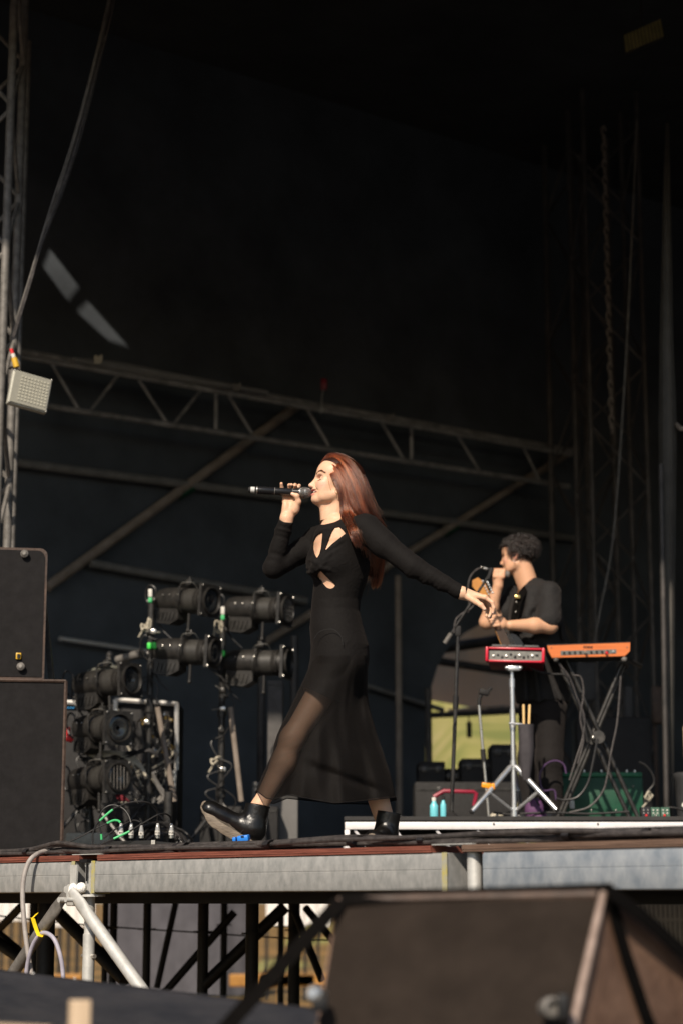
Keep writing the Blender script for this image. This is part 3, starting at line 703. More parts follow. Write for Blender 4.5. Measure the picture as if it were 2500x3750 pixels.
tag(b.build('round_pole', M['dark_tube'], at=Vector((x2, TWY + .5, DECK))), 'single dull metal pole just right of the lattice tower', 'pole')
t = thing('hanging_loom', 'bundle of cables sweeping down from the roof to the left tower', 'cable bundle', W(45, 1225, TWY))
base_pts = [(420, -60), (400, 40), (347, 258), (279, 517), (210, 727), (160, 872), (104, 1050), (46, 1236)]
for i in range(6):
    pts = [W(px + (i - 2.5) * 4.2 * (1 if k < 5 else .55) + random.uniform(-3, 3), py, TWY + .05 + .03 * math.sin(i * 2.1 + k)) for k, (px, py) in enumerate(base_pts)]
    b = MB(); b.tube(smooth(pts, 6), .0055, 7); b.build('cable', M['dark_tube'] if i < 2 else M['cable'], t)
# flood lamp
t = thing('flood_lamp', 'square white framed flood lamp clamped to the left tower', 'lamp', W(110, 1430, TWY - .25))
ctr = W(112, 1432, TWY - .25); RL = Euler((math.radians(-6), math.radians(10), math.radians(24))).to_matrix(); mm = TWY / F_PX
wl_, hl_ = 150 * mm, 135 * mm
b = MB(); b.box(ctr + RL @ Vector((0, .02, 0)), (wl_, .04, hl_), RL, .006); b.build('housing', M['led_frame'], t)
b = MB(); b.box(ctr + RL @ Vector((0, -.003, 0)), (wl_ * .93, .012, hl_ * .92), RL); b.build('glass', M['led_glass'], t, smooth_deg=0)
b = MB()
for i in range(9):
    for j in range(8): b.box(ctr + RL @ Vector(((i - 3.2) * wl_ * .082, -.0105, (j - 3.5) * hl_ * .095)), (wl_ * .05, .004, hl_ * .055), RL)
o = b.build('led_array', M['led_dot'], t, smooth_deg=0); o['kind'] = 'stuff'
for sx in (-1, 1):
    for sz in (-1, 1): b = MB(); b.ball(ctr + RL @ Vector((sx * wl_ * .47, -.006, sz * hl_ * .47)), .006, 8); b.build('screw', M['steel_bright'], t)
b = MB(); b.tube(smooth([ctr + RL @ Vector((-wl_ * .42, .03, hl_ * .5)), W(58, 1352, TWY - .2), W(45, 1345, TWY), W(38, 1350, TWY + .05)], 4), .007, 7); b.build('bracket', M['black_steel'], t)
t = thing('power_connector', 'yellow and red power connector above the flood lamp', 'connector', W(55, 1320, TWY - .12))
b = MB(); b.tube([W(62, 1345, TWY - .12), W(53, 1312, TWY - .12)], .017, 10); b.build('socket_body', M['jack_yellow'], t)
b = MB(); b.tube([W(52, 1310, TWY - .12), W(48, 1296, TWY - .12)], .012, 10); b.build('plug', M['white_tape'], t)
b = MB(); b.tube([W(47, 1295, TWY - .12), W(42, 1278, TWY - .12)], .010, 10); b.build('tip', M['red_plastic'], t)
b = MB(); b.tube(smooth([W(62, 1345, TWY - .12), W(70, 1356, TWY - .14), W(80, 1362, TWY - .2)], 5), .004, 6); b.build('lead', M['cable_thin'], t)

# ------------------------------------------------------------------ truss crossing the tent wall
def on_truss(px, py, off=0.0):
    P0 = Vector((-2.30, 15.0, 0)) + Vector((WD.y, -WD.x, 0)) * off; n = Vector((WD.y, -WD.x, 0))
    a = W(px, py, 1.0) - Vector((0, 0, CAM_Z)); k = P0.dot(n) / a.dot(n); return Vector((0, 0, CAM_Z)) + a * k
def tube_part(t, name, a, c, r, m, n=8): return MB().rod(a, c, r, n).build(name, m, t)
t = thing('wall_truss', 'long dull metal truss descending to the right across the dark tent wall', 'truss', on_truss(60, 1290))
chT = [(40, 1280), (1000, 1450), (2080, 1648)]
lo = [(120, 1478), (1000, 1600), (2060, 1778)]
def interp(L, px):
    for (a, b_) in zip(L, L[1:]):
        if px <= b_[0] or b_ is L[-1]: return a[1] + (b_[1] - a[1]) * (px - a[0]) / (b_[0] - a[0])
tube_part(t, 'top_chord', on_truss(20, interp(chT, 20)), on_truss(2090, interp(chT, 2090)), .026, M['truss'])
tube_part(t, 'top_chord', on_truss(60, interp(chT, 60) + 18, .18), on_truss(2090, interp(chT, 2090) + 14, .18), .022, M['truss'])
tube_part(t, 'bottom_chord', on_truss(100, interp(lo, 100)), on_truss(2080, interp(lo, 2080)), .024, M['truss'])
nodes = [(175, 0), (290, 1), (330, 1), (450, 0), (490, 0), (610, 1), (640, 1), (755, 0), (820, 0), (925, 1), (1110, 0), (1205, 1), (1380, 0), (1475, 1), (1660, 0), (1755, 1), (1905, 0), (1975, 1)]
for (a, c) in ((0, 1), (2, 3), (4, 5), (6, 7), (8, 9), (10, 11), (12, 13), (14, 15), (16, 17)):
    (xa, ka), (xb, kb) = nodes[a], nodes[c]
    tube_part(t, 'diagonal', on_truss(xa, interp(lo if ka else chT, xa)), on_truss(xb, interp(lo if kb else chT, xb)), .014, M['truss'])
for px in (792, 1505, 2018):
    tube_part(t, 'upright', on_truss(px, interp(chT, px)), on_truss(px, interp(lo, px)), .017, M['truss'])
# roll of light tarp resting on the chord, and the red hoist
b = MB(); b.tube([on_truss(270, interp(chT, 270) - 4, .10), on_truss(420, interp(chT, 420) - 6, .1), on_truss(620, interp(chT, 620) - 4, .10), on_truss(980, interp(chT, 980) - 8, .10)], [.02, .045, .04, .02], 10)
tag(b.build('rolled_tarp', M['flap'], at=on_truss(270, interp(chT, 270), .1)), 'rolled grey tarp lying along the left half of the truss', 'tarp')
t = thing('chain_hoist', 'small red chain hoist hanging at the middle of the truss', 'hoist', on_truss(1185, 1480, .3))
p = on_truss(1187, 1408, .3); MB().box(p, (.055, .05, .10), bev=.012).build('body', M['red_dark'], t)
MB().tube([on_truss(1187, 1408, .29), on_truss(1180, 1450, .29), on_truss(1177, 1500, .29)], .006, 6).build('chain', M['steel_bright'], t)
MB().tube(smooth([on_truss(1177, 1490, .29), on_truss(1183, 1503, .29), on_truss(1176, 1512, .29), on_truss(1170, 1503, .29)], 4), .005, 6).build('hook', M['steel_bright'], t)
for i, (px, py, lab) in enumerate(((362, 1318, 'pale rope knot on the truss near the flood lamp'), (870, 1418, 'dull rope knot on the truss left of the red hoist'), (1430, 1530, 'faint rope knot on the truss behind the hair'))):
    b = MB(); p = on_truss(px, py, .22); b.tube(smooth([p + Vector((.03 * math.cos(a * 1.9), -.01, .035 * math.sin(a * 2.6))) for a in range(9)], 5), .009, 6)
    tag(b.build('rope_knot', M['knot'] if i == 0 else M['dark_tube'], at=p), lab, 'knot')
# wall braces, rails and the tent pole
def on_wall(px, py, off=.10):
    n = Vector((WD.y, -WD.x, 0)); P0 = WP + n * off; a = W(px, py, 1.0) - Vector((0, 0, CAM_Z)); k = P0.dot(n) / a.dot(n); return Vector((0, 0, CAM_Z)) + a * k
def wbrace(a, c, r, m, label, name='wall_brace'):
    b = MB(); b.rod(on_wall(*a), on_wall(*c), r, 10); tag(b.build(name, m, at=on_wall(*a)), label, 'brace', 'braces on the tent wall')
wbrace((175, 2150), (1100, 1478), .042, M['timber_dark'], 'brown diagonal brace rising to the truss left of the singer')
wbrace((960, 2360), (2110, 1640), .036, M['timber_dark'], 'long brown diagonal brace rising behind the singer to the right tower')
wbrace((30, 1690), (1120, 1830), .038, M['rail_grey'], 'faint horizontal rail on the wall above the microphone')
wbrace((1200, 1850), (2120, 1975), .036, M['rail_grey'], 'faint horizontal rail on the wall right of the hair')
wbrace((330, 2062), (1120, 2200), .036, M['rail_grey'], 'faint low rail behind the spotlights', 'wall_rail')
wbrace((560, 2105), (760, 2138), .018, M['alu'], 'bright strip lamp tube above the upper spotlight', 'strip_tube')
wbrace((220, 2338), (540, 2385), .020, M['alu'], 'pale slit of light tube behind the bass speaker', 'strip_tube')
wbrace((1340, 2510), (1620, 2600), .022, M['rail_grey'], 'thin dark rail right of the dress', 'wall_rail')
b = MB(); a, c = on_wall(1462, 2110, .25), on_wall(1462, 3120, .25); b.rod(Vector((c.x, c.y, DECK)), Vector((c.x, c.y, a.z)), .030)
tag(b.build('tent_pole', M['timber_dark'], at=Vector((c.x, c.y, 0))), 'brownish vertical tent pole right of the dress', 'pole')
for px, py, lab in ((680, 1795, 'green tape wrap on the diagonal brace left of the microphone'), (1645, 1935, 'green tape wrap on the long diagonal brace')):
    b = MB(); p = on_wall(px, py, .08); d = (on_wall(px + 60, py - 38, .08) - p).normalized(); b.tube([p - d * .08, p + d * .08], .050, 12)
    tag(b.build('tape_wrap', mat('dull_green_tape', (.01, .06, .03), .6), at=p), lab, 'tape')

# ------------------------------------------------------------------ beige canopy seen through the opening
t = thing('canopy', 'beige tarp canopy seen through the opening behind the keyboards', 'canopy', Vector((4, 22, 0)))
rows = [((1500, 2150), 19.6), ((1500, 2330), 19.9), ((1500, 2480), 20.6), ((1500, 2560), 21.6), ((1500, 2592), 22.4)]
vs = []; fs = []; n = 14
for j, ((_, py), Y) in enumerate(rows):
    for i in range(n + 1):
        px = 1440 + 680 * i / n; dpy = 34 * max(0, 1 - (px - 1440) / 280) if j > 2 else 0
        vs.append(W(px, py - dpy * (j - 2) * .8 + 10 * math.sin(i * .9) * (.3 if j < 4 else .1), Y + .15 * math.sin(i * 1.3 + j)))
for j in range(len(rows) - 1):
    for i in range(n): a = j * (n + 1) + i; fs.append((a, a + 1, a + n + 2, a + n + 1))
m, nt, p = newmat('beige_translucent_tarp'); p.inputs['Base Color'].default_value = (.72, .46, .28, 1); p.inputs['Roughness'].default_value = .8
tr = nt.nodes.new('ShaderNodeBsdfTranslucent'); tr.inputs[0].default_value = (.75, .46, .27, 1); mx = nt.nodes.new('ShaderNodeMixShader'); mx.inputs[0].default_value = .5
nt.links.new(p.outputs[0], mx.inputs[1]); nt.links.new(tr.outputs[0], mx.inputs[2]); nt.links.new(mx.outputs[0], nt.nodes['Material Output'].inputs[0])
MB().add(vs, fs).build('fabric', m, t, smooth_deg=80)
for a, c, r in (((1540, 2385), (1990, 2320), .055), ((1560, 2415), (1990, 2480), .04), ((1520, 2622), (1990, 2600), .03)):
    MB().rod(W(*a, 19.3), W(*c, 19.5), r).build('roof_bar', M['truss_dark'], t)
MB().rod(W(1640, 2612, 22.3), W(1780, 2600, 22.3), .05).build('valance_bar', M['alu'], t)
MB().rod(W(1780, 2605, 22.3), W(1990, 2590, 22.3), .05).build('valance_bar', M['galv_blue'], t)
for px in (1500, 2060):
    MB().rod(Vector((W(px, 2600, 22.2).x, 22.2, 0)), W(px, 2600, 22.2), .04).build('leg', M['truss_dark'], t)
b = MB(); p = W(1716, 2672, 19.4); b.box(p, (.05, .03, .16), bev=.015); b.rod(p, W(1714, 2612, 19.4), .006)
tag(b.build('hanging_tassel', M['black_matte'], at=p), 'small black weight hanging against the sunlit grass', 'weight')
b = MB(); p = W(1570, 2640, 17.4); b.rod(Vector((p.x, p.y, 0)), W(1566, 2520, 17.4), .03)
tag(b.build('tent_pole', M['truss_dark'], at=Vector((p.x, p.y, 0))), 'dark tent leg at the left side of the grass opening', 'pole')

# ------------------------------------------------------------------ lattice towers, drape and hanging lines on the right
pA = W(2130, 1650, 18.0); lattice('lattice_tower', 'dark lattice tower standing in the right background', Vector((pA.x, 18.0, DECK)), .42, DECK + .02, 8.7, M['tower_dim'], .03, .62, rot=.5, rb=.012)
pB = W(2235, 1650, 17.0); lattice('lattice_tower', 'narrow dark lattice tower nearer the chain on the right', Vector((pB.x, 17.0, DECK)), .5, DECK + .02, 8.7, M['tower_dim'], .022, .55, rot=.15, rb=.010)
b = MB(); p0, p1 = W(2330, 440, 14), W(2215, 2220, 14); b.tube(smooth([p0, W(2310, 900, 14), W(2285, 1400, 14), W(2245, 1950, 14), W(2195, 2240, 14), W(2160, 2420, 14.2)], 8), .007, 6)
tag(b.build('hanging_cable', M['dark_tube'], at=p1), 'thin pale cable hanging down the dark right background', 'cable')
t = thing('hoist_chain', 'dangling hoist chain in front of the right lattice towers', 'chain', W(2230, 1600, 15))
b = MB(); k = 0
z = W(2225, 480, 15).z; zb = W(2232, 1600, 15).z; x = W(2222, 1000, 15).x
while z > zb:
    L_ = .07; rr = Euler((0, 0, (k % 2) * 1.57 + .3)).to_matrix()
    b.tube(smooth([Vector((x, 15, z)) + rr @ Vector((.018 * math.cos(a), 0, L_ * .6 * math.sin(a))) for a in [i * 6.283 / 8 for i in range(8)]], 1, True), .006, 5); z -= L_; k += 1
o = b.build('links', M['timber_dark'], t); o['kind'] = 'stuff'
t = thing('side_drape', 'narrow vertical dark drape strip at the right edge', 'drape', W(2430, 1600, 11.5))
vs = []; fs = []; cols = 9
for j, (py, xa, xb) in enumerate(((450, 2436, 2447), (700, 2425, 2453), (950, 2420, 2458), (1250, 2413, 2464), (1555, 2410, 2476), (1800, 2412, 2474), (2200, 2420, 2470), (2650, 2425, 2468), (3030, 2428, 2466))):
    for i in range(cols):
        f_ = i / (cols - 1); vs.append(W(xa + (xb - xa) * f_, py, 12.6 - .10 * math.sin(f_ * math.pi) - .03 * math.sin(f_ * 9)))
for j in range(8):
    for i in range(cols - 1): a = j * cols + i; fs.append((a, a + 1, a + cols + 1, a + cols))
MB().add(vs, fs).build('cloth', M['curtain'], t, smooth_deg=80)
MB().tube([W(2476, 1555, 12.55), W(2490, 1570, 12.5), W(2520, 1570, 12.5)], .016, 8).build('tie', M['timber_dark'], t)
b = MB(); b.rod(W(2418, 1700, 12.4), W(2440, 3050, 12.4), .018); tag(b.build('round_pole', M['truss_dark'], at=W(2440, 3050, 12.4)), 'dull grey pole beside the drape at the right edge', 'pole')
# faint light panel hung in the roof, top right
t = thing('blinder_panel', 'dim olive panel lamp hung tilted in the top right roof', 'lamp', W(2360, 130, 13))
P = [W(2281, 130, 13), W(2418, 70, 13.1), W(2429, 133, 13.1), W(2289, 192, 13)]
b = MB(); b.prism(P, (0, .06, 0)); b.build('housing', M['truss_dark'], t, smooth_deg=0)
nn = 11
for i in range(nn):
    f0, f1 = (i + .12) / nn, (i + .82) / nn
    q = [P[0].lerp(P[1], f0), P[0].lerp(P[1], f1), P[3].lerp(P[2], f1), P[3].lerp(P[2], f0)]
    b = MB(); b.prism([v + Vector((0, -.006, 0)) for v in q], (0, .012, 0)); b.build('louvre', mat('olive_louvre', (.30, .24, .09), .5) if i == 0 else bpy.data.materials['olive_louvre'], t, smooth_deg=0)
b = MB(); b.rod(P[0].lerp(P[1], .5) + Vector((0, .03, 0)), Vector(((P[0].x + P[1].x) / 2, 13.1, ZR - .01)), .01); b.build('hanger', M['truss_dark'], t)
# ------------------------------------------------------------------ profile spotlights on stands (left)
def make_light(label):
    t = thing('profile_spotlight', label, 'spotlight', Vector((0, 0, 0)), 'black profile spotlights on the left')
    b = MB(); b.lathe([(-.225, .02), (-.222, .045), (-.20, .066), (-.16, .074), (-.03, .076)], Vector((0, 0, .012)), (1, 0, 0), 18); b.build('lamp_housing', M['lamp_body'], t)
    b = MB(); b.prism([Vector((-.20, -.05, -.035)), Vector((-.03, -.05, -.035)), Vector((-.03, -.05, -.105)), Vector((-.09, -.05, -.135)), Vector((-.19, -.05, -.125))], (0, .10, 0)); hs = b.build('heat_vent', M['lamp_body'], t, smooth_deg=0)
    for k in range(5):
        b = MB(); b.box(Vector((-.175 + .027 * k, -.052, -.088)), (.013, .008, .05), Euler((0, .25, 0)).to_matrix()); b.build('fin', M['stand'], hs, smooth_deg=0)
    b = MB(); b.lathe([(-.035, .078), (-.03, .083), (-.015, .083), (-.012, .074), (.10, .074), (.105, .078), (.12, .078), (.122, .07), (.15, .07)], Vector((0, 0, .005)), (1, 0, 0), 22); b.build('barrel', M['lamp_body'], t)
    b = MB(); b.lathe([(.02, .0752), (.085, .0752)], Vector((0, 0, .005)), (1, 0, 0), 22); b.build('label_band', mat('barrel_grey', (.034, .032, .029), .45, 0, .3, 30) if 'barrel_grey' not in bpy.data.materials else bpy.data.materials['barrel_grey'], t)
    # square colour frame with a round opening
    vs = []; fs = []; n = 24; h = .095
    for x in (.15, .168):
        for k in range(n):
            a = 2 * math.pi * k / n; vs.append(Vector((x, .078 * math.cos(a), .005 + .078 * math.sin(a))))
        for k in range(n):
            a = 2 * math.pi * k / n; mm_ = max(abs(math.cos(a)), abs(math.sin(a))); vs.append(Vector((x, h * math.cos(a) / mm_, .005 + h * math.sin(a) / mm_)))
    for k in range(n):
        q = (k + 1) % n
        fs += [(k, q, n + q, n + k), (2 * n + k, 3 * n + k, 3 * n + q, 2 * n + q), (k, 2 * n + k, 2 * n + q, q), (n + k, n + q, 3 * n + q, 3 * n + k)]
    fr = MB().add(vs, fs).build('colour_frame', M['stand'], t, smooth_deg=30)
    for sy in (-1, 1):
        for sz in (-1, 1): MB().ball(Vector((.170, sy * .084, .005 + sz * .084)), .0055, 7).build('screw', M['steel_bright'], fr)
    b = MB(); b.lathe([(.15, .076), (.172, .080), (.182, .081), (.183, .075), (.160, .070)], Vector((0, 0, .005)), (1, 0, 0), 24); b.build('lens_tube', M['lamp_body'], t)
    b = MB(); b.lathe([(.155, .0), (.168, .03), (.172, .055), (.168, .068), (.16, .07)][::-1], Vector((0, 0, .005)), (1, 0, 0), 24); b.build('lens', M['glass_lens'], t)
    b = MB(); b.tube(smooth([Vector((.0, -.09, .0)), Vector((.0, -.092, .05)), Vector((.0, -.075, .088)), Vector((.0, .075, .088)), Vector((.0, .092, .05)), Vector((.0, .09, .0))], 5), .0055, 7); yk = b.build('yoke', M['lamp_body'], t)
    b = MB(); b.box(Vector((0, 0, .118)), (.04, .03, .035), bev=.006); b.rod(Vector((0, 0, .10)), Vector((0, 0, .15)), .007); b.build('clamp', M['stand'], yk)
    for x, y in ((-.13, -.078), (-.08, -.080), (-.01, -.088)): MB().ball(Vector((x, y, .035)), .0048, 7).build('rivet', M['steel_bright'], t)
    b = MB(); b.rod(Vector((.03, -.02, -.07)), Vector((.03, -.02, -.17)), .009); b.ball(Vector((.03, -.02, -.17)), .013, 8); b.build('focus_knob', M['lamp_body'], t)
    b = MB(); b.tube(smooth([Vector((-.21, 0, -.06)), Vector((-.27, -.02, -.03)), Vector((-.305, -.03, .04)), Vector((-.28, -.03, .10)), Vector((-.235, -.02, .07)), Vector((-.25, -.01, -.05)), Vector((-.18, 0, -.16)), Vector((-.12, .03, -.22))], 6), .0055, 6); b.build('power_lead', M['cable_thin'], t)
    b = MB(); b.tube(smooth([Vector((-.04, -.03, .08)), Vector((-.01, -.06, .105)), Vector((.05, -.04, .112)), Vector((.06, .0, .085))], 5), .0022, 5); b.build('safety_wire', M['steel_bright'], t)
    return t
spots = [((690, 2205), 12.0, -34, 4, 1.04, 'uppermost spotlight, its round lens turned towards us'),
         ((955, 2237), 12.3, -24, 3, 1.06, 'upper right spotlight with gridded lens close behind the dress'),
         ((690, 2392), 12.0, -22, 3, 1.04, 'middle spotlight below the uppermost one on the same stand'),
         ((955, 2432), 12.3, -17, 1, 1.06, 'lower right spotlight level with the hip of the dress'),
         ((395, 2505), 11.6, -34, -3, 1.06, 'left spotlight under the two glass domes'),
         ((372, 2672), 11.6, -48, 2, 1.04, 'left spotlight with a dark round lens in a square frame'),
         ((362, 2858), 11.6, -44, -2, 1.04, 'lowest left spotlight with barred lens near the floor')]
proto = None
for i, ((px, py), Y, yaw, pit, scl, lab) in enumerate(spots):
    p = W(px, py, Y); rot = (0, math.radians(pit), math.radians(yaw))
    if proto is None: proto = make_light('black ' + lab); o = proto; 
    else: o = dup(proto, p, rot, 'black ' + lab)
    o.location = p; o.rotation_euler = rot; o.scale = (scl, scl, scl); o['_b'] = tuple(p)
    if i in (1, 6):
        for k in range(6):
            d_ = -.06 + .024 * k; hh = math.sqrt(max(.0, .068 ** 2 - d_ ** 2))
            g_ = MB().box(Vector((.178, d_, .005)), (.004, .003, 2 * hh)).build('grid_bar', M['dark_tube'], None, smooth_deg=0); g_.parent = o
            if i == 1: g_ = MB().box(Vector((.178, 0, .005 + d_)), (.004, 2 * hh, .003)).build('grid_bar', M['steel_bright'], None, smooth_deg=0); g_.parent = o
def light_stand(px_top, py_top, px_bot, Y, label, arms, legs):
    a = W(px_top, py_top, Y); c = W(px_bot, 3000, Y); t = thing('lighting_stand', label, 'lighting stand', Vector((a.x, Y, DECK)), 'lighting stands on the left')
    MB().rod(Vector((a.x, Y, DECK + .01)), a, .020, 10).build('pole', M['stand'], t)
    for z in (.45, .95): MB().lathe([(0, .03), (.05, .03)], Vector((a.x, Y, DECK + z)), (0, 0, 1), 12).build('collar', M['stand'], t)
    for (dx, dy) in ((-.32, -.15), (.34, -.12), (.02, .36)):
        MB().rod(Vector((a.x, Y, DECK + .42)), Vector((a.x + dx, Y + dy, DECK + .015)), .013, 8).build('leg', M['stand'], t)
    for (pa, pb) in arms: MB().rod(W(*pa, Y), W(*pb, Y), .017, 8).build('arm', M['stand'], t)
    for (pa, pb) in legs: MB().rod(W(*pa, Y - .1), W(*pb, Y - .1), .017, 8).build('stay', M['timber_dark'], t)
    rs_ = random.Random(int(px_top))
    for k in range(7):   # leads looped and taped along the pole
        z0_ = DECK + .2 + (a.z - DECK - .3) * rs_.random(); q = Vector((a.x, Y, z0_)); w = rs_.uniform(.04, .11)
        MB().tube(smooth([q + Vector((rs_.uniform(-.02, .02), -.025, 0)), q + Vector((w * rs_.choice((-1, 1)), -.05, -.05)), q + Vector((w * rs_.uniform(-1.2, 1.2), -.06, -.18)), q + Vector((rs_.uniform(-.03, .03), -.03, -.30))], 6), .0045, 6).build('looped_lead', M['cable_thin'], t)
    for k in range(5):
        z0_ = DECK + .3 + (a.z - DECK - .35) * rs_.random(); MB().box(Vector((a.x + rs_.uniform(-.02, .02), Y - .03, z0_)), (.035, .03, .03), bev=.006).build('clamp', M['steel_bright'] if k % 2 else M['stand'], t)
        MB().rod(Vector((a.x, Y - .03, z0_)), Vector((a.x + rs_.uniform(-.07, .07), Y - .06, z0_ + rs_.uniform(-.02, .03))), .005, 6).build('clamp_handle', M['steel_bright'], t)
    return t
light_stand(556, 2180, 550, 12.1, 'taller lighting stand carrying the two uppermost spotlights', [((540, 2205), (640, 2175)), ((540, 2395), (640, 2365))], [((578, 2590), (640, 2935))])
light_stand(818, 2225, 800, 12.4, 'lighting stand left of the skirt carrying two spotlights', [((812, 2250), (900, 2205)), ((812, 2440), (900, 2400))], [((845, 2590), (885, 2935))])
light_stand(338, 2480, 335, 11.75, 'low lighting stand carrying three spotlights beside the bass speaker', [((338, 2485), (400, 2470)), ((338, 2650), (400, 2640)), ((338, 2830), (400, 2825))], [])
for i, (px, py, w_, Y, lab) in enumerate(((552, 2168, 26, 12.0, 'pale tape flag with green on the taller lighting stand top'), (817, 2232, 26, 12.3, 'pale tape flag with green on the right lighting stand top'))):
    p = W(px, py + 20, Y - .03); t = thing('tape_flag', lab, 'tape', p)

    MB().box(p + Vector((0, 0, .025)), (.024, .045, .05), bev=.004).build('white_part', M['white_tape'], t)
    MB().box(p + Vector((0, 0, -.018)), (.024, .045, .03), bev=.004).build('green_part', M['green'], t)
for i, (px, py, Y, lab) in enumerate(((548, 2366, 12.0, 'bright green tape on the taller stand, left of a pair'), (566, 2365, 11.95, 'bright green tape on the taller stand, right of a pair'), (818, 2394, 12.3, 'bright green tape on the stand left of the skirt'))):
    p = W(px, py, Y); b = MB(); b.box(p, (.024, .05, .038), bev=.005); tag(b.build('green_tape', M['green_bright'], at=p), lab, 'tape')
def knot(px, py, Y, lab, s=1.0):
    p = W(px, py, Y); b = MB(); r_ = random.Random(px)
    b.tube(smooth([p + Vector((.035 * s * r_.uniform(-1, 1), -.02 + .02 * r_.uniform(-1, 1), .05 * s * r_.uniform(-1, 1))) for _ in range(12)] + [p + Vector((-.05 * s, 0, -.08 * s))], 5), .006, 6)
    tag(b.build('rope_knot', M['knot'], at=p), lab, 'knot')
knot(540, 2285, 11.95, 'pale rope knot under the uppermost spotlight'); knot(808, 2295, 12.25, 'pale rope knot under the upper right spotlight', .8); knot(790, 2790, 12.2, 'pale rope knot low on the stand left of the skirt', .8)
# glass dome bulbs on top of the left rack
t = thing('dome_lamp', 'left of two shiny glass dome bulbs above the left spotlight', 'lamp', W(352, 2462, 12.0), 'glass dome lamps')
for i, (px, py) in enumerate(((352, 2462), (412, 2452))):
    if i: t = thing('dome_lamp', 'right of two shiny glass dome bulbs above the left spotlight', 'lamp', W(px, py, 12.0), 'glass dome lamps')
    p = W(px, py + 16, 12.0); b = MB(); b.lathe([(0, .058), (.02, .056), (.04, .045), (.052, .025), (.056, .002)], p, (0, -.1, 1), 18); b.build('dome', M['bulb'], t)
    b = MB(); b.lathe([(-.05, .03), (-.02, .06), (.0, .062)], p, (0, -.1, 1), 18); b.build('bowl', M['steel_bright'], t)
# grey parcan tube lying across the top
b = MB(); b.tube([W(430, 2418, 12.3), W(520, 2392, 12.2)], .028, 12); b.tube([W(398, 2398, 12.2), W(400, 2425, 12.2)], .016, 8); b.ball(W(402, 2396, 12.2), .022)
tag(b.build('cross_bar', M['dark_tube'], at=W(430, 2418, 12.3)), 'pale pipe arm lying above the glass domes', 'pipe')

# ------------------------------------------------------------------ patch rack with connectors and cables
YR = 12.9
t = thing('patch_rack', 'silver framed patch rack stuffed with plugs behind the left spotlights', 'rack', Vector((W(430, 2900, YR).x, YR, DECK)))
def bar(a, c, w=.03): 
    A, B = W(*a, YR), W(*c, YR); b = MB(); b.tube([A, B], w / 2, 6); b.build('frame_bar', M['alu'], t, smooth_deg=0)
for a, c in (((212, 2572), (212, 2715)), ((212, 2570), (400, 2578)), ((424, 2562), (424, 2630)), ((424, 2562), (652, 2578)), ((648, 2578), (648, 2820)), ((640, 2820), (636, 2900))): bar(a, c)
zc0 = W(400, 2570, YR).z
b = MB(); xa, xb = W(205, 2700, YR).x, W(655, 2700, YR).x; b.box(Vector(((xa + xb) / 2, YR + .22, (zc0 + DECK) / 2)), (xb - xa, .36, zc0 - DECK - .02), bev=.008); b.build('case', M['black_matte'], t)
rr = random.Random(4)
for k in range(34):
    px, py = rr.uniform(425, 645), rr.uniform(2590, 2810); p = W(px, py, YR - .02)
    c = [M['jack_yellow'], M['jack_yellow'], M['white_tape'], M['steel_bright']][k % 4]
    b = MB(); b.lathe([(0, .010), (.03, .010), (.032, .007), (.05, .007)], p, (rr.uniform(-.5, .5), -1, rr.uniform(-.4, .2)), 8); b.build('plug', c, t)
    q = p + Vector((0, -.05, 0)); b = MB(); b.tube(smooth([q, q + Vector((rr.uniform(-.04, .06), -.05, -.08)), W(rr.uniform(450, 620), 2870, YR - .12), W(rr.uniform(420, 640), 2960, YR - .15)], 6), .0045, 5); b.build('patch_cable', M['cable_thin'] if k % 5 else M['knot'], t)
for k in range(7):
    for px0 in (222, 330):
        b = MB(); b.ball(W(px0 + k * 8, 2592 + (px0 > 300) * 8, YR - .01), .004, 6)
        mm_ = bpy.data.materials.get('blue_led')
        if mm_ is None:
            mm_, nt, pp = newmat('blue_led'); pp.inputs['Base Color'].default_value = (.02, .15, .3, 1); pp.inputs['Emission Color'].default_value = (.05, .35, .7, 1); pp.inputs['Emission Strength'].default_value = .9
        b.build('indicator_led', mm_, t)
for a, lab in (((250, 2705), 'red cable plug beside the bass speaker, behind the left spotlight'),):
    p = W(*a, 11.9); b = MB(); b.box(p, (.06, .05, .035), Euler((0, .3, 0)).to_matrix(), .008); b.box(p + Vector((0, 0, .045)), (.025, .03, .05), bev=.006); b.box(p + Vector((.03, -.01, .0)), (.03, .03, .03), bev=.006)
    tag(b.build('red_plug', M['red_plastic'], at=p), lab, 'plug')
b = MB(); p = W(445, 2925, 11.9); b.prism([W(420, 2905, 11.9), W(450, 2905, 11.9), W(475, 2935, 11.9), W(435, 2935, 11.9)], (0, .02, 0)); tag(b.build('red_flag', M['red_dark'], at=p, smooth_deg=0), 'dark red tag hanging below the lowest left spotlight', 'tag')
# loose looms around the rack
for i, (pts, r, m, lab) in enumerate((
    ([(300, 2745), (360, 2755), (420, 2750), (470, 2765), (510, 2790), (535, 2830)], .010, 'knot', 'pale looped cable under the square framed spotlight'),
    ([(290, 2770), (380, 2778), (460, 2760), (540, 2740), (580, 2760)], .010, 'cable_thin', 'black cable swag under the square framed spotlight'),
    ([(560, 2830), (585, 2880), (600, 2905), (580, 2930)], .011, 'dark_tube', 'short pale cable tail beside the tall stand'))):
    b = MB(); 
    for d in range(3): b.tube(smooth([W(px, py + d * 7 + 4 * math.sin(px * .05 + d), 11.75 - .02 * d) for px, py in pts], 6), r * .7, 6)
    tag(b.build('loose_cable', M[m], at=W(*pts[0], 11.8)), lab, 'cable')
t = thing('cable_coil', 'coil of black cables heaped on the floor behind the boot', 'cable', Vector((W(620, 3000, 11).x, 11, DECK)))
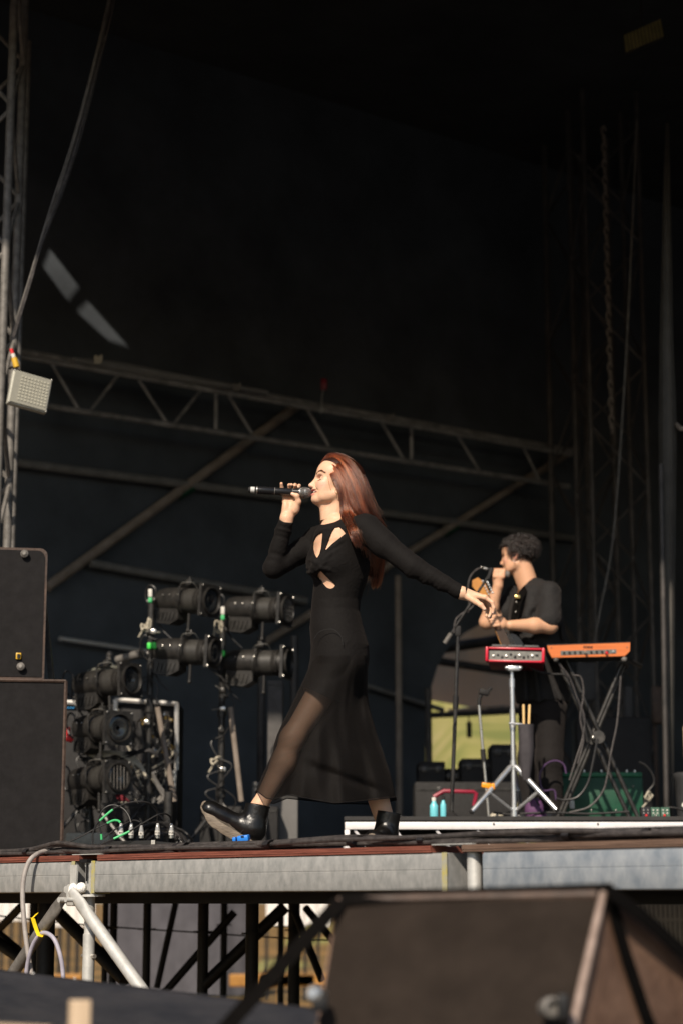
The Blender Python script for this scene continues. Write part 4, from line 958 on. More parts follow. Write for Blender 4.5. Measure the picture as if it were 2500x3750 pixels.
for k in range(9):
    rx = rr.uniform(.09, .15); cx_, cz = W(605 + rr.uniform(-35, 45), 2985 + rr.uniform(-25, 25), 11).x, DECK + .11 + rr.uniform(-.02, .04)
    b = MB(); b.tube(smooth([Vector((cx_ + rx * math.cos(a), 11 + rr.uniform(-.06, .06), cz + rx * .85 * math.sin(a))) for a in [i * 6.283 / 9 for i in range(9)]], 5, True), .006, 6, False); b.build('loop', M['cable_thin'] if k % 3 else M['cable'], t)
MB().rod(Vector((W(618, 2900, 11.1).x, 11.1, DECK)), W(618, 2900, 11.1), .024).build('spindle', M['stand'], t)
t = thing('flight_case', 'low silver and tan flight case on the floor right of the bass speaker', 'case', Vector((W(320, 3050, 10.4).x, 10.4, DECK)))
c = Vector((W(322, 3050, 10.4).x, 10.5, DECK + .05)); MB().box(c, (.22, .2, .10), bev=.006).build('body', M['black_matte'], t)
MB().box(c + Vector((0, 0, .085)), (.23, .21, .065), bev=.012).build('lid', M['knot'], t)
for dx in (-.06, 0, .06): MB().box(c + Vector((dx, -.104, .03)), (.03, .01, .04), bev=.003).build('latch', M['steel_bright'], t)
M['tarp_dim'] = mat('tarp_dim', (.085, .08, .078), .8)
for i, (px, py, wd, ht, Y, m, lab) in enumerate(((1010, 2930, .30, .22, 13.2, 'tarp_grey', 'grey crate behind the front shin'), (880, 2985, .5, .10, 13, 'black_matte', 'low black case behind the front boot'), (480, 2985, .55, .14, 12.6, 'black_matte', 'black equipment case under the patch rack'), (1010, 2700, .10, 1.0, 13.6, 'tarp_dim', 'pale upright case edge behind the knee'))):
    p = W(px, py, Y); t = thing('equipment_case', lab, 'case', Vector((p.x, Y, DECK))); zt_ = max(p.z + ht / 2, DECK + .1)
    if i == 3: zt_ = W(960, 2500, Y).z
    MB().box(Vector((p.x, Y, (zt_ + DECK) / 2)), (wd, .3, zt_ - DECK), bev=.008).build('body', M[m], t)
    MB().box(Vector((p.x, Y - .152, zt_ - .03)), (wd * .96, .006, .012)).build('seam', M['stand'], t)
# dim curtain track of dark posts behind the knee
for i, (px, lab) in enumerate(((590 * 0 + 958, 'dark post behind the front thigh'), (1078, 'second dark post behind the skirt'))):
    p = W(px, 2600, 14.2); b = MB(); b.rod(Vector((p.x, 14.2, DECK)), Vector((p.x, 14.2, W(px, 2330, 14.2).z)), .03); tag(b.build('rear_post', M['truss_dark'], at=Vector((p.x, 14.2, DECK))), lab, 'pole')

# ------------------------------------------------------------------ stage box with five connectors
YB = 8.25
bx0, bx1 = W(372, 3085, YB).x, W(560, 3085, YB).x; zb = W(480, 3078, YB).z
t = thing('stage_box', 'low black stage box with five plugs on the stage edge', 'stage box', Vector(((bx0 + bx1) / 2, YB + .05, DECK)))
MB().prism([Vector((bx0, YB - .02, DECK)), Vector((bx1, YB - .02, DECK)), Vector((bx1, YB - .02, zb)), Vector((bx0 + .012, YB - .02, zb - .004))], (0, .14, 0)).build('body', M['black_gloss'], t, smooth_deg=0)
bx2 = W(690, 3085, YB).x
MB().prism([Vector((bx1 + .002, YB - .01, DECK)), Vector((bx2, YB - .01, DECK)), Vector((bx2 - .03, YB - .01, zb - .012)), Vector((bx1 + .002, YB - .01, zb - .002))], (0, .12, 0)).build('end_block', M['black_gloss'], t, smooth_deg=0)
MB().prism([Vector((bx1 - .004, YB - .024, DECK + .02)), Vector((bx1 + .012, YB - .024, DECK + .02)), Vector((bx1 + .012, YB - .024, zb + .001)), Vector((bx1 - .004, YB - .024, zb + .001))], (0, .01, 0)).build('corner_trim', M['steel_bright'], t, smooth_deg=0)
def Z2(x, y, Y=YB + .03): return W(180 + x / 2.904, 2400 + y / 2.904, Y)
plugs = [(765, 1785, 'first', '8H'), (873, 1780, 'second', 'XOJ'), (982, 1808, 'third', '8L'), (1155, 1785, 'fourth', 'XOJ'), (1302, 1785, 'fifth', 'XOR')]
for k, (x, y, o_, txt) in enumerate(plugs):
    tp = Z2(x, y); bt = Z2(x, 1945); h = tp.z - bt.z
    u = thing('xlr_plug', f'silver audio plug with white tape on the stage box, {o_} from the left', 'plug', bt, 'plugs in the stage box')
    MB().lathe([(0, .0105), (h * .30, .0105), (h * .31, .0095)], bt, (0, 0, 1), 14).build('shell', M['xlr'], u)
    MB().lathe([(h * .22, .0112), (h * .50, .0112)], bt, (0, 0, 1), 14).build('tape_label', M['white_tape'], u)
    MB().lathe([(h * .48, .0102), (h * .62, .0100), (h * .98, .0055), (h, .0040)], bt, (0, 0, 1), 14).build('boot', M['xlr_boot'], u)
    fc = bpy.data.curves.new('tape_writing', 'FONT'); fc.body = txt; fc.size = .011; fc.align_x = 'CENTER'; fc.align_y = 'CENTER'; fc.extrude = .0002
    fo = bpy.data.objects.new('tape_writing', fc); C.objects.link(fo); fo.parent = u; fo.location = (0, -.0118, h * .36); fo.rotation_euler = (math.pi / 2, 0, 0); fc.materials.append(M['black_matte']); text_mesh(fo)
runs = [('black lead arching off the second plug to a green marked end', [(873, 1780), (850, 1710), (800, 1640), (720, 1598), (640, 1600), (570, 1650), (530, 1740), (540, 1830), (556, 1900), (560, 1960)], (8, 9.6)),
        ('black lead with a long green sleeve arching over from the fourth plug', [(1155, 1785), (1150, 1660), (1100, 1590), (1000, 1555), (860, 1565), (760, 1600), (680, 1640), (540, 1760), (490, 1830), (465, 1920), (475, 2010), (520, 2060)], (6, 7)),
        ('black lead with green sleeve running left from the first plug', [(765, 1785), (740, 1760), (690, 1755), (620, 1785), (500, 1840), (330, 1930), (150, 2010), (90, 2050)], (.2, 3)),
        ('black lead with green sleeve crossing in front from the fifth plug', [(1302, 1785), (1290, 1720), (1240, 1685), (1160, 1695), (1060, 1750), (940, 1820), (860, 1870), (690, 1950), (600, 1990), (520, 2025), (470, 2060)], (6, 7)),
        ('short black lead looping behind from the third plug', [(982, 1808), (960, 1770), (900, 1755), (830, 1780), (720, 1840), (640, 1900), (580, 1950)], None)]
for k, (lab, pts, gr) in enumerate(runs):
    Yk = YB + .03 + (.04 if k in (0, 4) else -.03 * 0) ; nP = len(pts)
    P3 = [Z2(x, y, (YB + .03) * (1 - min(i, 3) / 3) + (YB + (-.06 if k in (1, 3) else .06)) * min(i, 3) / 3) for i, (x, y) in enumerate(pts)]
    t = thing('audio_lead', lab, 'cable', P3[0], 'leads on the stage box'); sm = smooth(P3, 8)
    MB().tube(sm, .0036, 7).build('lead', M['cable_thin'], t)
    if gr: MB().tube(sm[int(gr[0] * 8):int(gr[1] * 8) + 1], .0048, 8).build('sleeve', M['green'], t)
# blue clip by the boot and a turquoise slip
t = thing('blue_clip', 'bright blue plastic connector cap lying against the front boot', 'connector', W(905, 3080, 7.78))
RB = Euler((.1, math.radians(-6), -.25)).to_matrix(); p = W(893, 3070, 7.76)
MB().box(p, (.046, .036, .024), RB, .006).build('cap', M['blue'], t); MB().box(p + Vector((-.004, -.021, .006)), (.012, .002, .005), RB).build('slot', M['black_steel'], t)
MB().box(p + Vector((-.034, 0, -.004)), (.014, .03, .018), RB, .004).build('hinge', M['blue'], t)
a = W(1175, 3066, 7.75); b = MB(); b.box(a + Vector((.02, 0, 0)), (.05, .02, .006), bev=.002); tag(b.build('cyan_tape', M['cyan'], at=a), 'small turquoise strip on the cables right of the boot', 'tape')
# ------------------------------------------------------------------ riser on the right
RIS = 1.975; YF = 10.3
xl = W(1262, 3020, YF).x; xrr = W(2900, 3020, YF).x
t = thing('drum_riser', 'low black topped riser with white truss front under the keyboards', 'riser', Vector(((xl + xrr) / 2, YF + 1.4, DECK)))
MB().box(Vector(((xl + xrr) / 2, YF + 1.45, RIS - .010)), (xrr - xl, 2.9, .020)).build('top_board', M['deck_top'], t, smooth_deg=0)
MB().box(Vector(((xl + xrr) / 2, YF + .012, RIS - .012)), (xrr - xl + .01, .02, .022), bev=.004).build('front_lip', M['black_matte'], t)
m_w = mat('riser_white_alu', (.62, .60, .60), .5, .1, scale=14, col2=(.76, .74, .74))
MB().box(Vector(((xl + xrr) / 2, YF + .03, RIS - .046)), (xrr - xl, .04, .040), bev=.004).build('front_beam', m_w, t)
MB().box(Vector((xl + .012, YF + .03, (RIS - .067 + DECK) / 2)), (.026, .04, RIS - .067 - DECK), bev=.003).build('corner_leg', m_w, t)
MB().box(Vector((xl + .012, YF + 2.8, (RIS - .067 + DECK) / 2)), (.026, .04, RIS - .067 - DECK), bev=.003).build('corner_leg', m_w, t)
MB().box(Vector(((xl + xrr) / 2, YF + .03, DECK + .025)), (xrr - xl, .035, .03), bev=.003).build('bottom_beam', m_w, t)
x = xl + .05; k = 0
while x < W(2560, 3020, YF).x:
    MB().rod(Vector((x, YF + .03, RIS - .068)), Vector((x + .10, YF + .03, DECK + .042)), .008, 8).build('lacing', m_w, t); x += .21; k += 1
for px in (1806, 2187): MB().lathe([(0, .005), (.004, .005)], W(px, 3017, YF + .008), (0, -1, 0), 10).build('bolt_hole', M['black_steel'], t)
def on_r(px, Y): p = W(px, 3000, Y); return Vector((p.x, Y, RIS))
def Q3(x, y, Y): return W(1550 + x / 1.6505, 1900 + y / 1.6505, Y)
def Q6(x, y, Y): return W(1560 + x / 1.668, 2650 + y / 1.668, Y)

# ------------------------------------------------------------------ red sample pad on a chrome tripod stand
YP = 11.0
t = thing('sample_pad', 'red framed electronic drum pad seen from its connector side', 'drum pad', W(1885, 2428, YP))
R = Euler((math.radians(-2.5), math.radians(2.2), math.radians(-7))).to_matrix(); c0 = W(1884, 2398, YP); w_, h_, d_ = .325, .082, .34
def loc(x, y, z): return c0 + R @ Vector((x, y, z))
MB().box(loc(0, d_ / 2 + .02, .0), (w_ - .02, d_, h_ - .016), R, .004).build('body', M['red_dark'], t)
for sx in (-1, 1): MB().box(loc(sx * (w_ / 2 - .006), .02, 0), (.016, .075, h_), R, .005).build('end_cheek', M['red'], t)
for sz in (-1, 1): MB().box(loc(0, .012, sz * (h_ / 2 - .005)), (w_ - .028, .03, .010), R, .003).build('frame_rail', M['red'], t)
MB().box(loc(0, .022, -.002), (w_ - .03, .02, h_ - .03), R).build('jack_panel', M['panel_grey'], t)
rr = random.Random(3)
for k in range(11): MB().box(loc(-.12 + .024 * k, .009, rr.uniform(-.012, .008)), (rr.uniform(.008, .016), .012, rr.uniform(.006, .014)), R, .002).build('jack', M['steel_bright'] if k % 3 == 0 else M['black_steel'], t)
MB().box(loc(.0, d_ / 2, h_ / 2 + .002), (w_ - .05, d_ - .03, .012), R, .004).build('pad_surface', M['pad_grey'], t)
for k in range(3): MB().box(loc(-.09 + .09 * k, .03, h_ / 2 + .010), (.082, .05, .012), R, .004).build('pad_rim', M['pad_grey'], t)
st = thing('tripod_stand', 'chrome double braced tripod stand under the red drum pad', 'stand', on_r(1875, YP + .05))
bx = W(1876, 2700, YP + .05).x; yb = YP + .05
ztop = W(1876, 2440, yb).z
MB().lathe([(.02, .0135), (.50, .0135), (.50, .0165), (.62, .0165), (.62, .0135), (ztop - RIS - .12, .0135), (ztop - RIS - .12, .0165), (ztop - RIS - .07, .0165), (ztop - RIS - .07, .011), (ztop - RIS, .011)], Vector((bx, yb, RIS)), (0, 0, 1), 16).build('tube', M['chrome'], st)
MB().lathe([(0, .019), (.045, .019)], Vector((bx, yb, W(1876, 2815, yb).z)), (0, 0, 1), 14).build('leg_collar', M['chrome'], st)
MB().lathe([(0, .019), (.035, .019)], Vector((bx, yb, W(1876, 2665, yb).z)), (0, 0, 1), 14).build('height_clamp', M['chrome'], st)
MB().box(Vector((bx + .01, yb - .02, ztop - .015)), (.07, .035, .028), bev=.006).build('tilter', M['chrome'], st)
for dx in (-.03, .045): MB().ball(Vector((bx + dx, yb - .03, ztop - .012)), .012, 10).build('wing_nut', M['chrome'], st)
zc = W(1876, 2805, yb).z
for k, (px, py, dy) in enumerate(((1726, 2972, -.14), (2036, 2966, -.14), (1905, 2955, .30))):
    foot = W(px, py, yb + dy); foot.z = max(foot.z, RIS + .012); knee = Vector((bx, yb, zc)).lerp(foot, .08)
    lg = MB().tube([Vector((bx, yb, zc)), knee + Vector((0, 0, .012)), foot], [.014, .0155, .013], 12).build('leg', M['chrome'], st)
    MB().ball(foot, .014, 8).build('rubber_foot', M['black_matte'], lg)
    mid = knee.lerp(foot, .55); MB().rod(mid, Vector((bx, yb, RIS + .055)), .0105, 8).build('strut', M['chrome'], st); MB().ball(mid, .016, 8).build('joint', M['chrome'], st)
MB().lathe([(.0, .019), (.05, .019)], Vector((bx, yb, RIS + .03)), (0, 0, 1), 14).build('base_collar', M['chrome'], st)
# stick bag and sticks
t = thing('stick_bag', 'grey cloth drumstick bag hanging on the tripod stand', 'bag', Q3(615, 1500, YP - .02))
vs = []; fs = []; n = 20
for j, (y, xa, xb, d) in enumerate(((1242, 568, 665, .035), (1300, 572, 664, .04), (1400, 575, 668, .04), (1500, 580, 655, .03), (1580, 600, 640, .015))):
    a, c = Q3(xa, y, YP), Q3(xb, y, YP); ce = (a + c) / 2; hw = (c.x - a.x) / 2
    for k in range(n): an = 2 * math.pi * k / n; rp_ = 1 + .10 * math.sin(an * 5 + j); vs.append(ce + Vector((hw * math.cos(an), -d * math.sin(an) * rp_, 0)))
for j in range(4):
    for k in range(n): q = (k + 1) % n; fs.append((j * n + k, j * n + q, (j + 1) * n + q, (j + 1) * n + k))
MB().add(vs, fs).build('pouch', M['bag'], t, smooth_deg=80); MB().rod(Q3(515, 1236, YP), Q3(600, 1242, YP), .006).build('hook', M['chrome'], t)
for i, (x0, y0, x1, y1, lab) in enumerate(((602, 1121, 606, 1420, 'left drumstick standing in the grey stick bag'), (639, 1122, 628, 1420, 'right drumstick standing in the grey stick bag'))):
    a, c = Q3(x0, y0, YP), Q3(x1, y1, YP); L_ = (a - c).length
    b = MB(); b.lathe([(0, .006), (L_ - .006, .0072), (L_ - .001, .0058), (L_, .002)], c, a - c, 12); tag(b.build('drumstick', M['stick'], at=c), lab, 'drumstick', 'drumsticks in the bag')

# ------------------------------------------------------------------ orange backed synthesiser on an X stand
YK = 11.15
t = thing('synthesizer', 'small keyboard with orange wooden back panel on a black stand', 'keyboard', W(2155, 2405, YK))
def KP(x, y, Y=YK): return W(1700 + x / 1.96, 2280 + y / 1.96, Y)
front = [KP(590, 162), KP(1187, 142), KP(1184, 205), KP(1148, 240), KP(625, 251), KP(600, 205)]
MB().prism(front, (0, .016, 0)).build('wood_back', M['wood_orange'], t, smooth_deg=0)
mid = [p + Vector((0, .017, -.004)) for p in front]
b = MB(); back = [p + Vector((.012, .30, .008)) for p in front]; n = 6
b.add(mid + back, [tuple(range(n)), tuple(range(2 * n - 1, n - 1, -1))] + [(i, i + n, (i + 1) % n + n, (i + 1) % n) for i in range(n)]); b.build('body', M['black_matte'], t, smooth_deg=0)
MB().prism([KP(586, 162, YK - .003), KP(1190, 140, YK - .003), KP(1190, 136, YK - .003), KP(586, 156, YK - .003)], (0, .30, .0)).build('top_plate', M['black_gloss'], t, smooth_deg=0)
MB().prism([KP(688, 203, YK - .002), KP(1087, 192, YK - .002), KP(1087, 222, YK - .002), KP(688, 234, YK - .002)], (0, .004, 0)).build('jack_plate', M['panel_grey'], t, smooth_deg=0)
for k in range(10): p = KP(712 + k * 39, 217 - k * 1.1, YK - .004); MB().lathe([(0, .0065), (.006, .0065)], p, (0, -1, 0), 10).build('jack', M['black_steel'] if k not in (4, 9) else M['steel_bright'], t)
for x, y, m_ in ((866, 210, 'steel_bright'), (1015, 215, 'red_plastic')):
    p = KP(x, y, YK - .01); MB().lathe([(0, .008), (.03, .007)], p, (0, -1, -.2), 10).build('plug', M[m_], t)
for x, y in ((622, 180), (1165, 178)): MB().ball(KP(x, y, YK - .001), .004, 8).build('screw', M['dark_tube'], t)
fc = bpy.data.curves.new('logo_lettering', 'FONT'); fc.body = 'KORG'; fc.size = .0175; fc.align_x = 'CENTER'; fc.align_y = 'CENTER'; fc.extrude = .0008; fc.space_character = 1.1; fc.offset = .0006
fo = bpy.data.objects.new('logo_lettering', fc); C.objects.link(fo); fo.parent = t; fo.location = KP(884, 177, YK - .002) - Vector(t['_b']); fo.rotation_euler = (math.pi / 2, math.radians(1.5), 0); fc.materials.append(M['black_steel']); text_mesh(fo)
xs = thing('keyboard_stand', 'black cross legged keyboard stand with round pivot plates', 'stand', on_r(2185, YK + .15))
def leg(a, c, off, r=.0125):
    A, B = Vector(a), Vector(c); MB().rod(A + off, B + off, r, 10).build('leg', M['stand'], xs)
l1a, l1b = Q3(815, 870, YK + .08), Q3(1245, 1765, YK + .08); l2a, l2b = Q3(1200, 870, YK + .14), Q3(800, 1765, YK + .14)
l1b.z = l2b.z = RIS + .02
leg(l1a, l1b, Vector((0, 0, 0))); leg(l1a, l1b, Vector((.045, .02, .02))); leg(l2a, l2b, Vector((0, 0, 0))); leg(l2a, l2b, Vector((.03, .10, 0)))
for (x, y, Y) in ((1018, 1325, YK + .11), (1056, 1320, YK + .05)): MB().lathe([(0, .037), (.012, .037)], Q3(x, y, Y), (-.2, -1, 0), 20).build('pivot_plate', M['stand'], xs)
MB().ball(Q3(1022, 1322, YK + .03), .012, 10).build('pivot_bolt', M['steel_bright'], xs)
for x in (798, 1210):
    p = Q3(x, 848, YK + .02); ar = MB().rod(p, p + Vector((.03 if x < 1000 else .06, .34, -.0)), .015, 10).build('top_arm', M['stand'], xs); MB().ball(p, .018, 10).build('end_cap', M['dark_tube'], ar)
MB().rod(Q3(1190, 830, YK + .05), Q3(1310, 890, YK + .3), .014, 8).build('side_arm', M['stand'], xs)
for y_ in (l1b, l2b): MB().rod(y_ + Vector((-.01, -.14, -.005)), y_ + Vector((.03, .2, -.005)), .012, 8).build('foot_bar', M['stand'], xs)
# cables hanging off the keyboards
for i, (pts, r, m_, lab) in enumerate((
    ([(640, 900), (700, 925), (780, 938), (850, 945), (900, 1000), (960, 1200), (985, 1330)], .006, 'cable_thin', 'black cable drooping from the red drum pad to the cross stand'),
    ([(820, 880), (880, 960), (930, 1090), (970, 1200), (960, 1320), (930, 1420), (905, 1500), (880, 1580)], .006, 'cable', 'black cable running down the upper cross leg'),
    ([(900, 945), (950, 960), (965, 1060), (945, 1200), (965, 1330), (930, 1480)], .006, 'cable', 'looped black cable hanging beside the cross leg'),
    ([(1190, 950), (1180, 1100), (1165, 1250), (1130, 1420), (1110, 1550), (1080, 1650), (1000, 1740), (880, 1775)], .006, 'cable', 'long black cable falling from the right of the keyboard to the riser'),
    ([(1050, 1330), (1020, 1480), (990, 1600), (930, 1680), (850, 1700), (800, 1690)], .007, 'cable_thin', 'black cable sweeping down from the pivot to the left'),
    ([(1300, 1470), (1340, 1490), (1380, 1540), (1390, 1600), (1345, 1660), (1330, 1720)], .006, 'cable_thin', 'black cable arching off the green amplifier top'),
    ([(1430, 1755), (1500, 1745), (1568, 1760), (1620, 1750)], .006, 'cable_thin', 'black cable leaving the pedals to the right'),
    ([(590, 1510), (620, 1580), (650, 1650), (700, 1735)], .005, 'cable_thin', 'black cable under the chrome stand right leg'),
    ([(420, 1775), (520, 1786), (640, 1780), (800, 1776), (1000, 1783), (1240, 1770)], .006, 'cable_thin', 'black cable lying along the riser front'))):
    Yc = YK - .02 if i != 5 else 11.8
    b = MB(); b.tube(smooth([Q3(x, y, Yc) for x, y in pts], 7), r, 7); tag(b.build('cable', M[m_], at=Q3(*pts[-1], Yc)), lab, 'cable')
b = MB(); b.tube(smooth([Q3(x, y, 11.22) for x, y in ((800, 1700), (785, 1640), (720, 1640), (700, 1560), (715, 1510), (750, 1475), (800, 1462), (845, 1485), (860, 1540))], 7), .006, 7)
tag(b.build('cable', M['purple_cable'], at=Q3(800, 1700, 11.6)), 'purple braided cable arching beside the green amplifier', 'cable')

# ------------------------------------------------------------------ microphone stands
YM = 10.95
t = thing('microphone_stand', 'tall black boom microphone stand in front of the sunlit grass', 'microphone stand', on_r(1652, YM))
a, c = Q3(207, 700, YM), on_r(1651, YM)
MB().tube([c + Vector((0, 0, .03)), c.lerp(a, .55), a], [.011, .011, .010], 12).build('lower_tube', M['stand'], t)
MB().tube([c.lerp(a, .62), a + Vector((0, 0, .01))], .0075, 10).build('inner_tube', M['dark_tube'], t)
MB().lathe([(0, .016), (.07, .016)], c.lerp(a, .60), a - c, 12).build('clutch', M['black_matte'], t)
MB().box(a + Vector((0, 0, .02)), (.035, .03, .06), bev=.008).build('swivel', M['black_matte'], t)
bm_a, bm_b = Q3(127, 752, YM), Q3(398, 335, YM - .05)
MB().rod(bm_a, bm_b, .0075, 10).build('boom', M['stand'], t)
MB().rod(bm_a, bm_a.lerp(bm_b, .14), .014, 12).build('counterweight', M['dark_tube'], t)
MB().tube(smooth([Q3(180, 690, YM - .015), Q3(190, 620, YM - .02), Q3(215, 585, YM - .02), Q3(270, 550, YM - .02), Q3(295, 530, YM - .02), Q3(300, 500, YM)], 6), .006, 7).build('cable_wrap', M['cable'], t)
MB().lathe([(0, .10), (.012, .10), (.02, .05), (.05, .016)], c, (0, 0, 1), 24).build('base', M['black_matte'], t)
MB().tube(smooth([Q3(212, 760, YM - .015), Q3(200, 1000, YM - .015), Q3(196, 1200, YM - .02), Q3(178, 1260, YM - .02), Q3(188, 1430, YM - .02), Q3(170, 1700, YM - .02)], 6), .0045, 6).build('cable_run', M['cable_thin'], t)
t = thing('microphone_stand', 'short silver microphone stand with empty clip left of the chrome tripod', 'microphone stand', on_r(1789, 11.3))
a, c = Q3(333, 1125, 11.3), on_r(1790, 11.3)
MB().rod(c, a, .008, 10).build('tube', M['steel_bright'], t); MB().lathe([(0, .015), (.07, .015)], c.lerp(a, .52), a - c, 12).build('clutch', M['black_matte'], t)
MB().tube([a, Q3(338, 1085, 11.3), Q3(348, 1060, 11.3)], .011, 8).build('neck', M['black_matte'], t)
MB().box(Q3(365, 1048, 11.3), (.06, .04, .035), Euler((0, .2, 0)).to_matrix(), .01).build('clip', M['black_matte'], t); MB().rod(Q3(385, 1045, 11.3), Q3(410, 1022, 11.3), .008).build('clip_arm', M['black_matte'], t)
MB().lathe([(0, .07), (.012, .07), (.02, .02)], c, (0, 0, 1), 20).build('base', M['black_matte'], t)
t = thing('spring_clamp', 'orange yellow clamp on the chrome stand left leg', 'clamp', Q3(378, 1615, 11.0))
MB().box(Q3(378, 1612, 10.98), (.055, .03, .03), Euler((0, .15, 0)).to_matrix(), .008).build('jaw', M['orange_plastic'], t); MB().box(Q3(418, 1618, 10.98), (.02, .03, .035), bev=.006).build('grip', M['orange_plastic'], t)

# ------------------------------------------------------------------ small things on the riser
for i, (x, lab) in enumerate(((62, 'left turquoise bottle on the riser by the microphone stand'), (118, 'right turquoise bottle on the riser by the microphone stand'))):
    p = Q3(x, 1790, 10.65); z0 = RIS; b_t = thing('bottle', lab, 'bottle', Vector((p.x, 10.65, z0)), 'turquoise bottles')
    r = .022 if i == 0 else .016; h = .095 if i == 0 else .10
    MB().lathe([(0, r * .9), (.006, r), (h * .75, r), (h * .9, r * .6), (h, r * .5)], Vector((p.x, 10.65, z0)), (0, 0, 1), 16).build('body', M['cyan'], b_t)
    MB().lathe([(h, r * .55), (h + .02, r * .55)], Vector((p.x, 10.65, z0)), (0, 0, 1), 14).build('cap', M['black_matte'] if i else M['white_tape'], b_t)
b = MB(); b.tube([Q3(60, 1680, 12.2), Q3(120, 1645, 12.2), Q3(300, 1650, 12.2), Q3(318, 1660, 12.2), Q3(303, 1735, 12.2)], .012, 8)
tag(b.build('bent_tube', M['pink'], at=Q3(303, 1735, 12.2)), 'pinkish red bent tube frame behind the tall microphone stand', 'frame')
t = thing('amplifier', 'dark green guitar amplifier lying behind the keyboard stand', 'amplifier', on_r(2205, 12.0))
ax0, ax1 = Q3(832, 1650, 12.0).x, Q3(1325, 1650, 12.0).x; az = Q3(1000, 1560, 12.0).z
MB().box(Vector(((ax0 + ax1) / 2, 12.13, (RIS + az) / 2)), (ax1 - ax0, .26, az - RIS), bev=.008).build('cabinet', M['amp_green'], t)
MB().box(Vector(((ax0 + ax1) / 2, 12.10, az + .014)), (ax1 - ax0 - .01, .22, .028), bev=.006).build('control_strip', M['amp_green_top'], t)
rr = random.Random(9)
for k in range(9): MB().lathe([(0, .008), (.018, .007)], Vector((ax0 + .04 + k * (ax1 - ax0 - .08) / 8, 12.02 + rr.uniform(0, .05), az + .026)), (0, 0, 1), 10).build('knob', M['steel_bright'] if k % 3 else M['black_matte'], t)
for fx, fz in ((.36, .35), (.66, .35), (.33, .1), (.88, .82)): MB().ball(Vector((ax0 + (ax1 - ax0) * fx, 11.998, RIS + (az - RIS) * fz)), .006, 8).build('screw', M['steel_bright'], t)
MB().box(Vector((ax0 + .06, 11.99, RIS + .14)), (.028, .008, .05), bev=.002).build('luggage_tag', M['white_tape'], t)
for i, (px, c_, lab) in enumerate(((2365, 'black_gloss', 'black effect pedal with red switch beside the amplifier'), (2400, 'amp_green', 'green effect pedal with pale knobs, left of two'), (2436, 'amp_green', 'green effect pedal with red switch, right of two'))):
    p = on_r(px, 10.62); t = thing('effect_pedal', lab, 'pedal', p, 'effect pedals on the riser')
    MB().prism([p + Vector((-.023, 0, 0)), p + Vector((.023, 0, 0)), p + Vector((.023, .02, .062)), p + Vector((-.023, .02, .062))], (0, .07, 0)).build('box', M[c_], t, smooth_deg=0)
    for dx in (-.011, .011):
        for dz in (.046, .030): MB().ball(p + Vector((dx, .012, dz)), .005, 8).build('knob', M['white_tape'] if i else M['steel_bright'], t)
    MB().ball(p + Vector((-.006 if i == 2 else .0, -.0, .018)), .0075, 8).build('foot_switch', M['red_plastic'] if i != 1 else M['steel_bright'], t)
knot(2375, 2915, 11.5, 'pale coiled lead between the amplifier and the pedals', .8)
p = on_r(2490, 12.0); t = thing('waste_bin', 'dark grey plastic bin cut by the right edge', 'bin', p)
MB().lathe([(0, .085), (.29, .10), (.30, .108), (.325, .108), (.33, .09)], p + Vector((.07, 0, 0)), (0, 0, 1), 24).build('body', M['bin'], t); MB().box(p + Vector((.01, -.105, .13)), (.035, .004, .022), Euler((0, .4, 0)).to_matrix()).build('sticker', M['white_tape'], t)
p = Q3(668, 1775, 11.2); b = MB(); b.ball(Vector((p.x, 11.2, RIS + .07)), (.055, .05, .075), 14); b.ball(Vector((p.x + .02, 11.18, RIS + .03)), (.05, .05, .035), 12)
tag(b.build('cloth_bundle', M['purple'], at=Vector((p.x, 11.2, RIS))), 'dull purple cloth bundle on the riser under the drum pad', 'cloth')
p = Q3(440, 1770, 11.2); t = thing('foot_pedal', 'low black pedal with silver plate under the chrome stand', 'pedal', Vector((p.x, 11.2, RIS)))
MB().box(Vector((p.x + .01, 11.2, RIS + .02)), (.09, .12, .035), bev=.008).build('body', M['black_gloss'], t); MB().box(Vector((p.x - .01, 11.135, RIS + .012)), (.045, .01, .014), bev=.003).build('plate', M['steel_bright'], t)
p = Q3(440, 1745, 11.6); b = MB(); b.ball(Vector((p.x, 11.6, RIS + .035)), (.05, .05, .045), 12); tag(b.build('tape_roll', M['knot'], at=Vector((p.x, 11.6, RIS))), 'rounded tan bundle behind the chrome stand left leg', 'bundle')
p = Q3(720, 1770, 11.05); b = MB(); b.box(Vector((p.x, 11.05, RIS + .012)), (.05, .03, .02), Euler((0, -.3, 0)).to_matrix(), .008); tag(b.build('white_plug', M['white_tape'], at=Vector((p.x, 11.05, RIS))), 'small white plug lying under the drum pad stand', 'plug')
# dark gear silhouettes behind the riser, and a big cabinet
for i, (x0, x1, y0, Y, lab) in enumerate(((395, 545, 1375, 14.5, 'tall black case against the grass'), (215, 400, 1460, 14.6, 'lower black case against the grass'), (-40, 120, 1478, 14.7, 'black case at the left of the grass opening'), (120, 215, 1520, 14.8, 'lowest black case against the grass'), (-60, 540, 1600, 13.9, 'long low black case behind the riser'))):
    a, c = Q3(x0, y0, Y), Q3(x1, y0, Y); t = thing('flight_case', lab, 'case', Vector(((a.x + c.x) / 2, Y, DECK)), 'black cases behind the riser')
    MB().box(Vector(((a.x + c.x) / 2, Y, (a.z + DECK) / 2)), (c.x - a.x, .4, a.z - DECK), bev=.01).build('body', M['black_matte'], t)
    MB().box(Vector(((a.x + c.x) / 2, Y - .203, a.z - .05)), ((c.x - a.x) * .97, .006, .016)).build('lid_seam', M['stand'], t)
    for d in (.25, .75): MB().box(Vector((a.x + (c.x - a.x) * d, Y - .206, a.z - .06)), (.04, .008, .05), bev=.003).build('latch', M['stand'], t)
